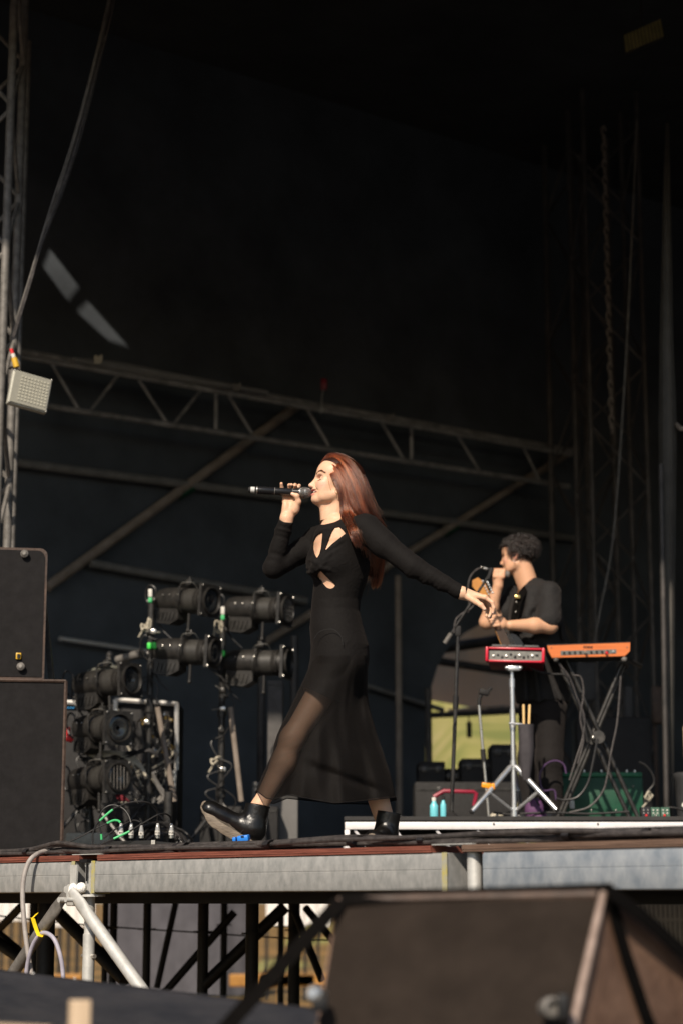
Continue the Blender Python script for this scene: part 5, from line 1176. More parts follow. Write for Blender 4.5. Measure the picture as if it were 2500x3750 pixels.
a, c = Q3(905, 1210, 14.3), Q3(1350, 1210, 14.3); t = thing('guitar_cabinet', 'large black loudspeaker cabinet with perforated grille behind the amplifier', 'speaker', Vector(((a.x + c.x) / 2, 14.3, DECK)))
MB().box(Vector(((a.x + c.x) / 2, 14.3, (a.z + DECK) / 2)), (c.x - a.x, .35, a.z - DECK), bev=.02).build('box', M['black_matte'], t); M['hung_dim'] = mat('dim_cloth', (.05, .05, .052), .8); gp = MB().box(Vector(((a.x + c.x) / 2, 14.12, (a.z + DECK) / 2)), (c.x - a.x - .06, .012, a.z - DECK - .08), bev=.004).build('grille', M['black_matte'], t)
for i, (x0, x1, y0, Y, m_, lab) in enumerate(((920, 1035, 870, 15.5, 'hung_dim', 'grey sheet hanging behind the keyboard'), (1205, 1260, 1010, 15.3, 'hung_dim', 'pale upright roll right of the keyboard stand'), (1370, 1440, 1010, 15.6, 'cab_brown', 'dull brown case far behind the drape'))):
    a, c = Q3(x0, y0, Y), Q3(x1, y0, Y); b = MB(); zb_ = Q3(x0, y0 + 230, Y).z; b.box(Vector(((a.x + c.x) / 2, Y, (a.z + zb_) / 2)), (c.x - a.x, .06, a.z - zb_), bev=.02); b.rod(Vector((a.x + .03, Y + .05, DECK)), Vector((a.x + .03, Y + .05, a.z)), .015)
    tag(b.build('hung_cloth' if i < 2 else 'road_case', M[m_], at=Vector((a.x, Y, DECK))), lab, 'cloth' if i < 2 else 'case')
a = W(2496, 2655, 12.3); b = MB(); b.box(Vector((a.x + .02, 12.3, (W(2496, 2660, 12.3).z + W(2496, 2780, 12.3).z) / 2)), (.03, .03, .2), bev=.004); b.rod(Vector((a.x + .02, 12.3, RIS)), Vector((a.x + .02, 12.3, a.z)), .01)
tag(b.build('sign_board', M['wood_pale'], at=Vector((a.x, 12.3, RIS))), 'narrow pale upright board above the bin at the right edge', 'board')
# ------------------------------------------------------------------ implicit surfaces for bodies and cloth
class Field:
    def __init__(s, lo, hi, h):
        s.h = h; s.lo = np.array(lo, dtype=np.float32)
        n = np.ceil((np.array(hi) - np.array(lo)) / h).astype(int) + 1
        s.ax = [s.lo[i] + np.arange(n[i], dtype=np.float32) * h for i in range(3)]
        s.v = np.full(tuple(n), 1.0, dtype=np.float32)
    def sub(s, lo, hi):
        sl = []
        for i in range(3):
            a = int(max(0, math.floor((lo[i] - s.lo[i]) / s.h))); b = int(min(len(s.ax[i]), math.ceil((hi[i] - s.lo[i]) / s.h) + 1)); sl.append(slice(a, max(a, b)))
        sl = tuple(sl)
        return sl, s.ax[0][sl[0]][:, None, None], s.ax[1][sl[1]][None, :, None], s.ax[2][sl[2]][None, None, :]
    def _merge(s, sl, d, k, cut):
        a = s.v[sl]
        if a.size == 0: return
        if cut:
            d = -d
            if k > 0: h = np.clip(.5 - .5 * (d - a) / k, 0, 1); s.v[sl] = d + (a - d) * h + k * h * (1 - h)
            else: s.v[sl] = np.maximum(a, d)
        else:
            if k > 0: h = np.clip(.5 + .5 * (d - a) / k, 0, 1); s.v[sl] = d + (a - d) * h - k * h * (1 - h)
            else: s.v[sl] = np.minimum(a, d)
    def seg(s, a, b, ra, rb, k=.02, cut=False, ripple=None, flat=None):
        a, b = np.array(a, dtype=np.float32), np.array(b, dtype=np.float32); m = max(ra, rb) + k + 4 * s.h
        sl, X, Y, Z = s.sub(np.minimum(a, b) - m, np.maximum(a, b) + m)
        ab = b - a; L2 = float(ab @ ab) + 1e-12
        px, py, pz = X - a[0], Y - a[1], Z - a[2]
        t = np.clip((px * ab[0] + py * ab[1] + pz * ab[2]) / L2, 0, 1)
        dx, dy, dz = px - t * ab[0], py - t * ab[1], pz - t * ab[2]
        if flat is not None:  # squash along a direction: (dir, factor)
            f = np.array(flat[0], dtype=np.float32); f /= np.linalg.norm(f); q = (dx * f[0] + dy * f[1] + dz * f[2]) * (1 / flat[1] - 1)
            dx, dy, dz = dx + q * f[0], dy + q * f[1], dz + q * f[2]
        d = np.sqrt(dx * dx + dy * dy + dz * dz) - (ra + (rb - ra) * t)
        if ripple is not None:
            amp, fr, dirv, ph = ripple; dv = np.array(dirv, dtype=np.float32)
            w = X * dv[0] + Y * dv[1] + Z * dv[2]; w2 = X * dv[1] - Y * dv[0] + Z * .6
            d = d - amp * (np.sin(w * fr + ph + 1.3 * np.sin(w2 * 31)) ** 3) * (.6 + .4 * np.sin(w2 * 57 + w * 20))
        s._merge(sl, d.astype(np.float32), k, cut)
    def ell(s, c, r, k=.02, R=None, cut=False):
        c = np.array(c, dtype=np.float32); r = np.array(r, dtype=np.float32); m = float(r.max()) + k + 4 * s.h
        sl, X, Y, Z = s.sub(c - m, c + m); px, py, pz = X - c[0], Y - c[1], Z - c[2]
        if R is not None:
            R = np.array(R, dtype=np.float32)  # columns: local axes in world
            px, py, pz = (px * R[0, 0] + py * R[1, 0] + pz * R[2, 0], px * R[0, 1] + py * R[1, 1] + pz * R[2, 1], px * R[0, 2] + py * R[1, 2] + pz * R[2, 2])
        k0 = np.sqrt((px / r[0]) ** 2 + (py / r[1]) ** 2 + (pz / r[2]) ** 2); k1 = np.sqrt((px / r[0] ** 2) ** 2 + (py / r[1] ** 2) ** 2 + (pz / r[2] ** 2) ** 2) + 1e-6
        d = k0 * (k0 - 1) / k1
        s._merge(sl, d.astype(np.float32), k, cut)
    def loft(s, rows, k=.02, grow=0.0, zcap=True):
        """rows: (z, cx, cy, a, b) ascending z; elliptical slices"""
        R = np.array(sorted(rows), dtype=np.float32); z = s.ax[2]
        cx, cy, a, b = [np.interp(z, R[:, 0], R[:, i]).astype(np.float32)[None, None, :] for i in range(1, 5)]
        a = a + grow; b = b + grow
        X, Y = s.ax[0][:, None, None], s.ax[1][None, :, None]
        px, py = X - cx, Y - cy
        k0 = np.sqrt((px / a) ** 2 + (py / b) ** 2); k1 = np.sqrt((px / a ** 2) ** 2 + (py / b ** 2) ** 2) + 1e-5
        d = k0 * (k0 - 1) / k1
        zz = np.maximum(R[0, 0] - z, z - R[-1, 0])[None, None, :]
        d = np.maximum(d, zz); s._merge((slice(None),) * 3, d.astype(np.float32), k, False)
    def cutpoly(s, poly, y0, y1, k=0.0, mm=.0011):
        """remove what lies in a prism along the line of sight, between depths y0 and y1"""
        P = np.array(poly, dtype=np.float32); pw = [W(px, py, (y0 + y1) / 2) for px, py in poly]
        lo = [min(p.x for p in pw) - .03, y0, min(p.z for p in pw) - .03]; hi = [max(p.x for p in pw) + .03, y1, max(p.z for p in pw) + .03]
        sl, X, Y, Z = s.sub(lo, hi)
        u, v = proj(X, Y, Z); u, v = np.broadcast_arrays(u, v)
        d2 = np.full(u.shape, 1e9, dtype=np.float32); ins = np.zeros(u.shape, dtype=bool); n = len(P)
        for i in range(n):
            a, b = P[i], P[(i + 1) % n]; ex, ey = b - a; t = np.clip(((u - a[0]) * ex + (v - a[1]) * ey) / (ex * ex + ey * ey), 0, 1)
            d2 = np.minimum(d2, (u - a[0] - t * ex) ** 2 + (v - a[1] - t * ey) ** 2)
            c = ((a[1] > v) != (b[1] > v)) & (u < (b[0] - a[0]) * (v - a[1]) / (b[1] - a[1] + 1e-9) + a[0]); ins ^= c
        d = np.sqrt(d2) * mm; d = np.where(ins, -d, d)
        s._merge(sl, d.astype(np.float32), k, True)
    def mesh(s):
        v = s.v; nx, ny, nz = v.shape
        sg = v < 0
        c = (nx - 1, ny - 1, nz - 1)
        any_ = np.zeros(c, dtype=np.int8)
        for i in (0, 1):
            for j in (0, 1):
                for k in (0, 1): any_ += sg[i:nx - 1 + i, j:ny - 1 + j, k:nz - 1 + k]
        act = (any_ > 0) & (any_ < 8); I, J, K = np.nonzero(act); N = len(I)
        idx = np.full(c, -1, dtype=np.int32); idx[I, J, K] = np.arange(N)
        acc = np.zeros((N, 3), dtype=np.float32); cnt = np.zeros(N, dtype=np.float32)
        for axis in range(3):
            for p in (0, 1):
                for q in (0, 1):
                    o = [0, 0, 0]; oth = [a for a in range(3) if a != axis]; o[oth[0]] = p; o[oth[1]] = q; o2 = list(o); o2[axis] += 1
                    a = v[I + o[0], J + o[1], K + o[2]]; b = v[I + o2[0], J + o2[1], K + o2[2]]
                    m = (a < 0) != (b < 0); t = np.where(m, a / np.where(m, a - b, 1), 0)
                    pos = np.tile(np.array(o, dtype=np.float32), (N, 1)); pos[:, axis] += t
                    acc += pos * m[:, None]; cnt += m
        P = np.stack([I, J, K], -1) + acc / np.maximum(cnt, 1)[:, None]
        verts = s.lo + P * s.h; F = []
        for axis in range(3):
            a = [slice(None)] * 3; b = [slice(None)] * 3; a[axis] = slice(0, -1); b[axis] = slice(1, None)
            m = sg[tuple(a)] != sg[tuple(b)]; o1, o2 = [x for x in range(3) if x != axis]
            ii = np.array(np.nonzero(m)); ok = (ii[o1] > 0) & (ii[o2] > 0) & (ii[o1] < c[o1]) & (ii[o2] < c[o2]); ii = ii[:, ok]
            def cell(d1, d2):
                q = ii.copy(); q[o1] -= d1; q[o2] -= d2; return idx[q[0], q[1], q[2]]
            quad = np.stack([cell(1, 1), cell(0, 1), cell(0, 0), cell(1, 0)], -1)
            ins = sg[ii[0], ii[1], ii[2]]; flip = ins if axis != 1 else ~ins
            quad[~flip] = quad[~flip][:, ::-1]; F.append(quad)
        F = np.concatenate(F); F = F[(F >= 0).all(1)]
        return verts, F
def relax(V, F, it=2, lam=.5):
    e = np.concatenate([F[:, [0, 1]], F[:, [1, 2]], F[:, [2, 3]], F[:, [3, 0]]]); e = np.concatenate([e, e[:, ::-1]])
    deg = np.bincount(e[:, 0], minlength=len(V)).astype(np.float32)[:, None]
    for _ in range(it):
        a = np.stack([np.bincount(e[:, 0], weights=V[e[:, 1], i], minlength=len(V)) for i in range(3)], -1) / np.maximum(deg, 1)
        V = V + lam * (a - V)
    return V
def join_meshes(parts):
    V = []; F = []; o = 0
    for v, f in parts: V.append(v); F.append(f + o); o += len(v)
    return np.concatenate(V), np.concatenate(F)
def set_cols(o, cols):
    a = o.data.attributes.new('Col', 'FLOAT_COLOR', 'POINT'); c = np.concatenate([cols, np.ones((len(cols), 1))], 1).astype(np.float32); a.data.foreach_set('color', c.ravel())
def strands(name, paths, r_root, r_tip, m, parent, tones=None):
    """paths: list of (n,3) arrays -> one hair-curves object"""
    base = np.array(root_of(parent)['_b']); cu = bpy.data.hair_curves.new(name); cu.add_curves([len(p) for p in paths])
    P = np.concatenate(paths).astype(np.float32) - base.astype(np.float32); cu.position_data.foreach_set('vector', P.ravel())
    rad = np.concatenate([np.linspace(r_root, r_tip, len(p)) for p in paths]).astype(np.float32)
    at = cu.attributes.get('radius') or cu.attributes.new('radius', 'FLOAT', 'POINT'); at.data.foreach_set('value', rad)
    ta = cu.attributes.new('tone', 'FLOAT', 'CURVE'); ta.data.foreach_set('value', np.asarray(tones if tones is not None else np.random.default_rng(1).random(len(paths)), dtype=np.float32))
    cu.materials.append(m); o = bpy.data.objects.new(name, cu); C.objects.link(o); o.parent = parent; return o
def resample(P, n):
    P = np.array([tuple(p) for p in smooth(P, 8)]); d = np.r_[0, np.cumsum(np.linalg.norm(np.diff(P, axis=0), axis=1))]; t = np.linspace(0, d[-1], n)
    return np.stack([np.interp(t, d, P[:, i]) for i in range(3)], -1)

def skin_material(name, tint=(1, 1, 1)):
    m, nt, p = newmat(name); N = nt.nodes; L = nt.links
    at = N.new('ShaderNodeAttribute'); at.attribute_name = 'Col'
    nz = N.new('ShaderNodeTexNoise'); nz.inputs['Scale'].default_value = 60; nz.inputs['Detail'].default_value = 5
    tc = N.new('ShaderNodeTexCoord'); L.new(tc.outputs['Object'], nz.inputs['Vector'])
    mr = N.new('ShaderNodeMapRange'); mr.inputs[3].default_value = .93; mr.inputs[4].default_value = 1.06; L.new(nz.outputs['Fac'], mr.inputs[0])
    mx = N.new('ShaderNodeMix'); mx.data_type = 'RGBA'; mx.blend_type = 'MULTIPLY'; mx.inputs[0].default_value = 1
    L.new(at.outputs['Color'], mx.inputs[6]); L.new(mr.outputs[0], mx.inputs[7]); L.new(mx.outputs[2], p.inputs['Base Color'])
    p.inputs['Roughness'].default_value = .48; p.inputs['Specular IOR Level'].default_value = .35
    p.inputs['Subsurface Weight'].default_value = .18; p.inputs['Subsurface Radius'].default_value = (1, .35, .2); p.inputs['Subsurface Scale'].default_value = .006
    n2 = N.new('ShaderNodeTexNoise'); n2.inputs['Scale'].default_value = 420; L.new(tc.outputs['Object'], n2.inputs['Vector'])
    bp = N.new('ShaderNodeBump'); bp.inputs['Strength'].default_value = .08; bp.inputs['Distance'].default_value = .002; L.new(n2.outputs['Fac'], bp.inputs['Height']); L.new(bp.outputs[0], p.inputs['Normal'])
    return m
def cloth_material(name, col, rough=.85, bump=.25, scale=900, sheen=.3):
    m, nt, p = newmat(name); N = nt.nodes; L = nt.links; tc = N.new('ShaderNodeTexCoord')
    nz = N.new('ShaderNodeTexNoise'); nz.inputs['Scale'].default_value = 7; nz.inputs['Detail'].default_value = 6; L.new(tc.outputs['Object'], nz.inputs['Vector'])
    rp = N.new('ShaderNodeValToRGB'); c = Vector(col); rp.color_ramp.elements[0].color = (*(c * .8), 1); rp.color_ramp.elements[1].color = (*(c * 1.25), 1); L.new(nz.outputs['Fac'], rp.inputs[0]); L.new(rp.outputs[0], p.inputs['Base Color'])
    p.inputs['Roughness'].default_value = rough; p.inputs['Specular IOR Level'].default_value = .15
    p.inputs['Sheen Weight'].default_value = sheen; p.inputs['Sheen Tint'].default_value = (.35, .3, .28, 1); p.inputs['Sheen Roughness'].default_value = .5
    n1 = N.new('ShaderNodeTexNoise'); n1.inputs['Scale'].default_value = 26; n1.inputs['Detail'].default_value = 3; n1.inputs['Distortion'].default_value = 1.2; L.new(tc.outputs['Object'], n1.inputs['Vector'])
    n2 = N.new('ShaderNodeTexNoise'); n2.inputs['Scale'].default_value = scale; L.new(tc.outputs['Object'], n2.inputs['Vector'])
    ad = N.new('ShaderNodeMath'); ad.operation = 'MULTIPLY_ADD'; ad.inputs[1].default_value = .12; L.new(n2.outputs['Fac'], ad.inputs[0]); L.new(n1.outputs['Fac'], ad.inputs[2])
    bp = N.new('ShaderNodeBump'); bp.inputs['Strength'].default_value = bump; bp.inputs['Distance'].default_value = .007; L.new(ad.outputs[0], bp.inputs['Height']); L.new(bp.outputs[0], p.inputs['Normal'])
    return m, nt, p
M['skin'] = skin_material('skin_fair'); M['skin_tan'] = skin_material('skin_tan')
M['dress'] = cloth_material('dress_black_knit', (.0055, .0046, .0043), .8, .45, 900, .06)[0]
M['leather'] = mat('boot_leather', (.006, .0055, .0052), .33, 0, var=.35, scale=20, bump=.22, bscale=45, spec=.5)
M['sole'] = mat('boot_sole_tan', (.13, .105, .080), .7, 0, scale=30, col2=(.24, .195, .145), streak=(1, 1, 5), bump=.3, bscale=60)
def hair_mat(name, col, rough):
    m = bpy.data.materials.new(name); m.use_nodes = True; nt = m.node_tree; nt.nodes.clear()
    out = nt.nodes.new('ShaderNodeOutputMaterial'); p = nt.nodes.new('ShaderNodeBsdfHairPrincipled'); p.parametrization = 'COLOR'
    hi_ = nt.nodes.new('ShaderNodeAttribute'); hi_.attribute_name = 'tone'; rp_ = nt.nodes.new('ShaderNodeValToRGB'); rp_.color_ramp.elements[0].color = (*[c * .22 for c in col], 1); rp_.color_ramp.elements[1].color = (*[min(1, c * 2.1) for c in col], 1); nt.links.new(hi_.outputs['Fac'], rp_.inputs[0]); nt.links.new(rp_.outputs[0], p.inputs['Color']); p.inputs['Roughness'].default_value = rough; p.inputs['Radial Roughness'].default_value = .5
    nt.links.new(p.outputs[0], out.inputs[0]); return m
M['hair_red'] = hair_mat('hair_auburn', (.100, .023, .0085), .23)
M['hair_dark'] = hair_mat('hair_dark_brown', (.030, .019, .015), .35)
M['hair_base'] = mat('hair_auburn_base', (.030, .0085, .0045), .5, 0, scale=30, var=.3, spec=.2)
M['hair_dark_base'] = mat('hair_dark_base', (.004, .003, .0026), .6, 0, scale=40, var=.3, spec=.2)

# ------------------------------------------------------------------ the singer
YSG = 8.0
SG = thing('person', 'woman in long black cut out dress singing, striding left with one arm trailing', 'person', Vector((W(1250, 3131, YSG).x, YSG, DECK)))
def J(px, py, dy=0.0): return W(px, py, YSG + dy)
mmp = YSG * 1.0 / F_PX * 1.005
# torso as slices (pixel rows -> metres)
trows = [(1912, 1190, 1275, .055), (1932, 1165, 1318, .10), (1955, 1150, 1345, .135), (1990, 1142, 1354, .138), (2040, 1142, 1356, .130), (2085, 1142, 1352, .122), (2130, 1149, 1343, .112), (2165, 1146, 1330, .105),
         (2200, 1142, 1319, .100), (2240, 1139, 1317, .102), (2300, 1134, 1331, .118), (2366, 1139, 1350, .135), (2412, 1136, 1352, .140), (2470, 1124, 1343, .135), (2530, 1105, 1330, .12)]
def slices(rows, grow=0.0):
    out = []
    for py, xf, xb, d in rows:
        a, b = J(xf, py), J(xb, py); out.append((a.z, (a.x + b.x) / 2, YSG, (b.x - a.x) / 2 + grow, d + grow))
    return out
bust = [((1205, 2062), -.085, (.072, .060, .066)), ((1170, 2060), .015, (.055, .06, .062))]
armN = [(1338, 1938, -.135), (1512, 2076, -.215), (1688, 2171, -.235)]   # near (left) arm
armF = [(1160, 1985, .125), (1003, 2080, .055), (1048, 1905, .0)]        # far (right) arm
def add_torso(f, g, k=.03):
    f.loft(slices(trows), k, g)
    for (c, dy, r) in bust: f.ell(J(*c, dy), [x + g for x in r], .035)
    f.seg(J(1236, 1925, -.01), J(1326, 1930, -.125), .040 + g, .047 + g, .035)
    f.seg(J(1225, 1935, .02), J(1165, 1972, .115), .045 + g, .048 + g, .035)
# --- skin body
parts = []
f = Field((J(1120, 2300).x - .02, YSG - .26, J(1200, 2560).z), (J(1380, 2300).x, YSG + .24, J(1200, 1850).z), .0045)
add_torso(f, -.006); f.seg(J(1228, 1860, 0), J(1232, 1935, 0), .044, .055, .03)
parts.append(f.mesh())
f = Field((J(950, 2300).x, YSG - .30, J(1200, 2150).z), (J(1720, 2300).x, YSG + .2, J(1200, 1880).z), .006)
f.seg(J(*armN[0]), J(*armN[1]), .045, .036, .02); f.seg(J(*armN[1]), J(*armN[2]), .036, .021, .02)
f.seg(J(*armF[0]), J(*armF[1]), .045, .034, .02); f.seg(J(*armF[1]), J(*armF[2]), .034, .022, .02); parts.append(f.mesh())
# legs
hipN, kneeN, ankN = J(1240, 2440, -.055), J(1070, 2705, -.095), J(950, 2952, -.085)
hipF, kneeF, ankF = J(1262, 2440, .06), J(1318, 2700, .075), J(1402, 2985, .08)
f = Field((J(880, 2900).x, YSG - .24, J(1200, 3090).z), (J(1480, 2900).x, YSG + .24, J(1200, 2360).z), .006)
f.seg(hipN, kneeN, .068, .045, .03); f.seg(kneeN, kneeN.lerp(ankN, .35) + Vector((.012, 0, 0)), .046, .046, .03); f.seg(kneeN.lerp(ankN, .35) + Vector((.012, 0, 0)), ankN, .046, .030, .03); f.seg(ankN, J(925, 3020, -.085), .031, .033, .02)
f.seg(hipF, kneeF, .070, .050, .03); f.seg(kneeF, kneeF.lerp(ankF, .35), .050, .050, .03); f.seg(kneeF.lerp(ankF, .35), ankF, .050, .040, .03); parts.append(f.mesh())
# near hand: relaxed, back of the hand up, thumb side towards us
def hand(f, wrist, mcp, fingers, thumb, rw=.022, k=.008):
    for i, m_ in enumerate(mcp): f.seg(wrist, m_, rw * (.95 if i in (1, 2) else .85), .0098, .014)
    for i in range(len(mcp) - 1): f.seg(mcp[i], mcp[i + 1], .0098, .0098, .008)
    for m_, ch in zip(mcp, fingers):
        P = [m_] + ch; rs = [.0092, .0084, .0074, .0062]
        for i in range(len(P) - 1): f.seg(P[i], P[i + 1], rs[i], rs[i + 1], .0035)
    rs = [.0150, .0112, .0098, .0075]
    for i in range(len(thumb) - 1): f.seg(thumb[i], thumb[i + 1], rs[i], rs[i + 1], .007)
f = Field(J(1660, 2280, -.30), J(1830, 2130, -.14), .0017)
wr = J(1690, 2172, -.235)
hand(f, wr, [J(1774, 2188, -.258), J(1779, 2193, -.238), J(1776, 2199, -.218), J(1765, 2206, -.200)],
     [[J(1800, 2206, -.262), J(1806, 2226, -.262), J(1802, 2243, -.260)], [J(1797, 2219, -.238), J(1798, 2241, -.238), J(1789, 2258, -.240)],
      [J(1793, 2223, -.214), J(1796, 2243, -.214), J(1793, 2260, -.217)], [J(1780, 2226, -.194), J(1783, 2241, -.195), J(1780, 2256, -.198)]],
     [J(1716, 2188, -.250), J(1743, 2205, -.272), J(1759, 2216, -.282), J(1772, 2230, -.286)])
f.seg(J(1676, 2164, -.234), wr, .0215, .0225, .01); parts.append(f.mesh()); hv1 = parts[-1]
# far hand closed on the microphone
f = Field(J(1008, 1925, -.06), J(1118, 1752, .08), .0017)
wr = J(1050, 1898, .004)
hand(f, wr, [J(1090, 1832, .022), J(1075, 1827, .028), J(1058, 1828, .028), J(1044, 1834, .022)],
     [[J(1098, 1800, .030), J(1096, 1779, .012), J(1094, 1783, -.010)], [J(1082, 1797, .034), J(1081, 1776, .016), J(1080, 1778, -.008)],
      [J(1062, 1797, .034), J(1060, 1777, .018), J(1068, 1775, -.004)], [J(1038, 1802, .026), J(1033, 1786, .016), J(1031, 1771, .004)]],
     [J(1078, 1868, -.004), J(1093, 1838, -.018), J(1087, 1816, -.027), J(1071, 1809, -.026)], rw=.0235)
f.seg(J(1051, 1915, .002), wr, .0235, .0225, .01); f.ell(J(1066, 1862, .004), (.029, .017, .036), .012); f.ell(J(1083, 1858, -.006), (.016, .014, .025), .01); f.ell(J(1046, 1855, 0), (.013, .015, .028), .01)
parts.append(f.mesh())

# --- head (local frame: x face forward, y her left (towards us), z up)
HT, HYAW = math.radians(12.7), math.radians(9)
fx = Vector((-math.cos(HT) * math.cos(HYAW), -math.cos(HT) * math.sin(HYAW), math.sin(HT)))
ly = Vector((math.sin(HYAW), -math.cos(HYAW), 0)); uz = fx.cross(ly) if fx.cross(ly).z > 0 else ly.cross(fx)
HR = Matrix((fx, ly, uz)).transposed()       # columns are the axes
H0 = J(1238, 1778, 0) + Vector((0, 0, 0)); H0 = H0 - ly * 0.0
def hp(x, y, z): return H0 + HR @ Vector((x, y, z))
HRn = np.array(HR)
def hell(f, c, r, k, cut=False, rot=None):
    Rm = HR if rot is None else HR @ Euler(rot).to_matrix()
    f.ell(hp(*c), r, k, np.array(Rm), cut)
def build_head(f, female=True):
    hell(f, (-.004, 0, .042), (.091, .070, .074), .02)               # cranium
    hell(f, (.040, 0, .040), (.056, .058, .052), .03)                # forehead
    hell(f, (.050, 0, -.022), (.046, .054, .056), .025)              # mid face
    for s_ in (-1, 1):
        hell(f, (.058, s_ * .034, -.018), (.027, .022, .024), .018)  # cheek
        hell(f, (.030, s_ * .040, -.050), (.044, .016, .028), .022, rot=(0, .5, 0))  # jaw side
        f.seg(hp(.004, s_ * .050, -.048), hp(.070, s_ * .020, -.082), .013, .014, .022)  # jaw line
    hell(f, (.078, 0, -.081), (.0165, .019, .0155), .018)              # chin
    f.seg(hp(.081, -.018, .021), hp(.081, .018, .021), .012, .012, .016)   # brow ridge
    hell(f, (.080, 0, -.050), (.019, .026, .022), .016)              # muzzle
    f.seg(hp(.090, 0, .010), hp(.108, 0, -.026), .0065, .0085, .012)  # nose bridge
    hell(f, (.110, 0, -.029), (.0085, .0085, .0075), .007)           # tip
    for s_ in (-1, 1): hell(f, (.098, s_ * .0105, -.032), (.009, .0065, .0065), .006)
    for s_ in (-1, 1): hell(f, (.084, s_ * .030, .004), (.012, .017, .0115), .012, cut=True)   # orbit
    for s_ in (-1, 1): hell(f, (.070, s_ * .029, .003), (.0135, .0135, .0125), .006)           # closed lid
    f.seg(hp(.0965, -.014, -.0475), hp(.0965, .014, -.0475), .0040, .0040, .006); f.ell(hp(.0985, 0, -.0475), (.0045, .012, .004), .005, HRn)   # upper lip
    f.ell(hp(.0925, 0, -.0645), (.006, .015, .0046), .006, HRn)      # lower lip
    # open smiling mouth
    for s_ in (-1, 1): f.seg(hp(.104, 0, -.0560), hp(.0975, s_ * .016, -.0525), .0068, .0062, .002, cut=True); f.seg(hp(.0975, s_ * .016, -.0525), hp(.0815, s_ * .030, -.0440), .0062, .0036, .002, cut=True)
    f.ell(hp(.096, 0, -.0552), (.018, .019, .0058), .002, HRn, cut=True)
    for s_ in (-1, 1):
        f.seg(hp(.097, s_ * .017, -.030), hp(.080, s_ * .033, -.049), .0016, .0012, .006, cut=True)   # smile fold
        hell(f, (.098, s_ * .006, -.037), (.005, .003, .0024), .002, cut=True)                     # nostril
    # ear (near and far)
    for s_ in (-1, 1):
        hell(f, (-.004, s_ * .070, .000), (.017, .008, .029), .006, rot=(0, -.2, 0)); hell(f, (.002, s_ * .076, .004), (.009, .006, .016), .004, cut=True)
f = Field(np.array(hp(0, 0, 0)) - .15, np.array(hp(0, 0, 0)) + np.array((.15, .15, .14)), .0021)
build_head(f)
f.seg(hp(-.018, 0, -.045), J(1228, 1925, .0), .047, .050, .022)      # neck
f.seg(hp(.045, 0, -.082), J(1202, 1900, 0), .018, .030, .03)         # throat
for s_ in (-1, 1): f.seg(hp(-.02, s_ * .045, -.03), J(1205, 1925, -s_ * .018), .010, .009, .02)
hv_, hf_ = f.mesh(); hv_ = relax(hv_, hf_, 1, .4); head_part = (hv_, hf_); parts.append(head_part)
V, F_ = join_meshes(parts)
body = mesh_obj('body', V, F_, M['skin'], SG)
# colour of the skin itself: lips, lids, cheeks, nostrils, nails
col = np.tile(np.array([[.66, .405, .268]]), (len(V), 1))
Lc = (V - np.array(H0)) @ np.array(HR)
def blob(c, r, colr, st=1.0):
    global col
    d = np.sqrt((((Lc - np.array(c)) / np.array(r)) ** 2).sum(1)); w = np.clip(1.5 - d, 0, .5)[:, None] * 2 * st; w = np.clip(w, 0, 1)
    col = col * (1 - w) + np.array(colr) * w
for s_ in (-1, 1):
    blob((.072, s_ * .042, -.022), (.020, .02, .016), (.70, .40, .31), .55); blob((.082, s_ * .030, .010), (.014, .018, .009), (.58, .33, .25), .55)
blob((.097, 0, -.0475), (.009, .019, .0036), (.50, .13, .12), .95); blob((.0935, 0, -.0650), (.010, .019, .0044), (.58, .19, .16), .95)
blob((.086, .012, -.0545), (.010, .018, .0045), (.12, .02, .02), .9); blob((.086, -.012, -.0545), (.010, .018, .0045), (.12, .02, .02), .9)
blob((.11, 0, -.029), (.012, .012, .01), (.72, .44, .34), .5)
for c_ in (J(1775, 2232, -.292), J(1803, 2245, -.268), J(1788, 2260, -.247), J(1071, 1807, -.034)):
    d = np.linalg.norm(V - np.array(c_), axis=1); w = np.clip(1.4 - d / .006, 0, 1)[:, None] * .6; col = col * (1 - w) + np.array([.78, .55, .47]) * w
set_cols(body, col)
# teeth, lashes, brows
b = MB(); b.tube(smooth([hp(.0750, -.0225, -.0470), hp(.0865, -.0135, -.0500), hp(.0915, 0, -.0515), hp(.0865, .0135, -.0500), hp(.0750, .0225, -.0468)], 4), [.0020, .0026] + [.0034] * 13 + [.0024, .0016] , 8); b.build('teeth', mat('teeth', (.80, .77, .70), .25, 0, var=.03), SG)
def on_face(x, y, z, out=.0): return hp(x, y, z) 
hm = M['hair_dark']
Fp = []; rng2 = np.random.default_rng(5)
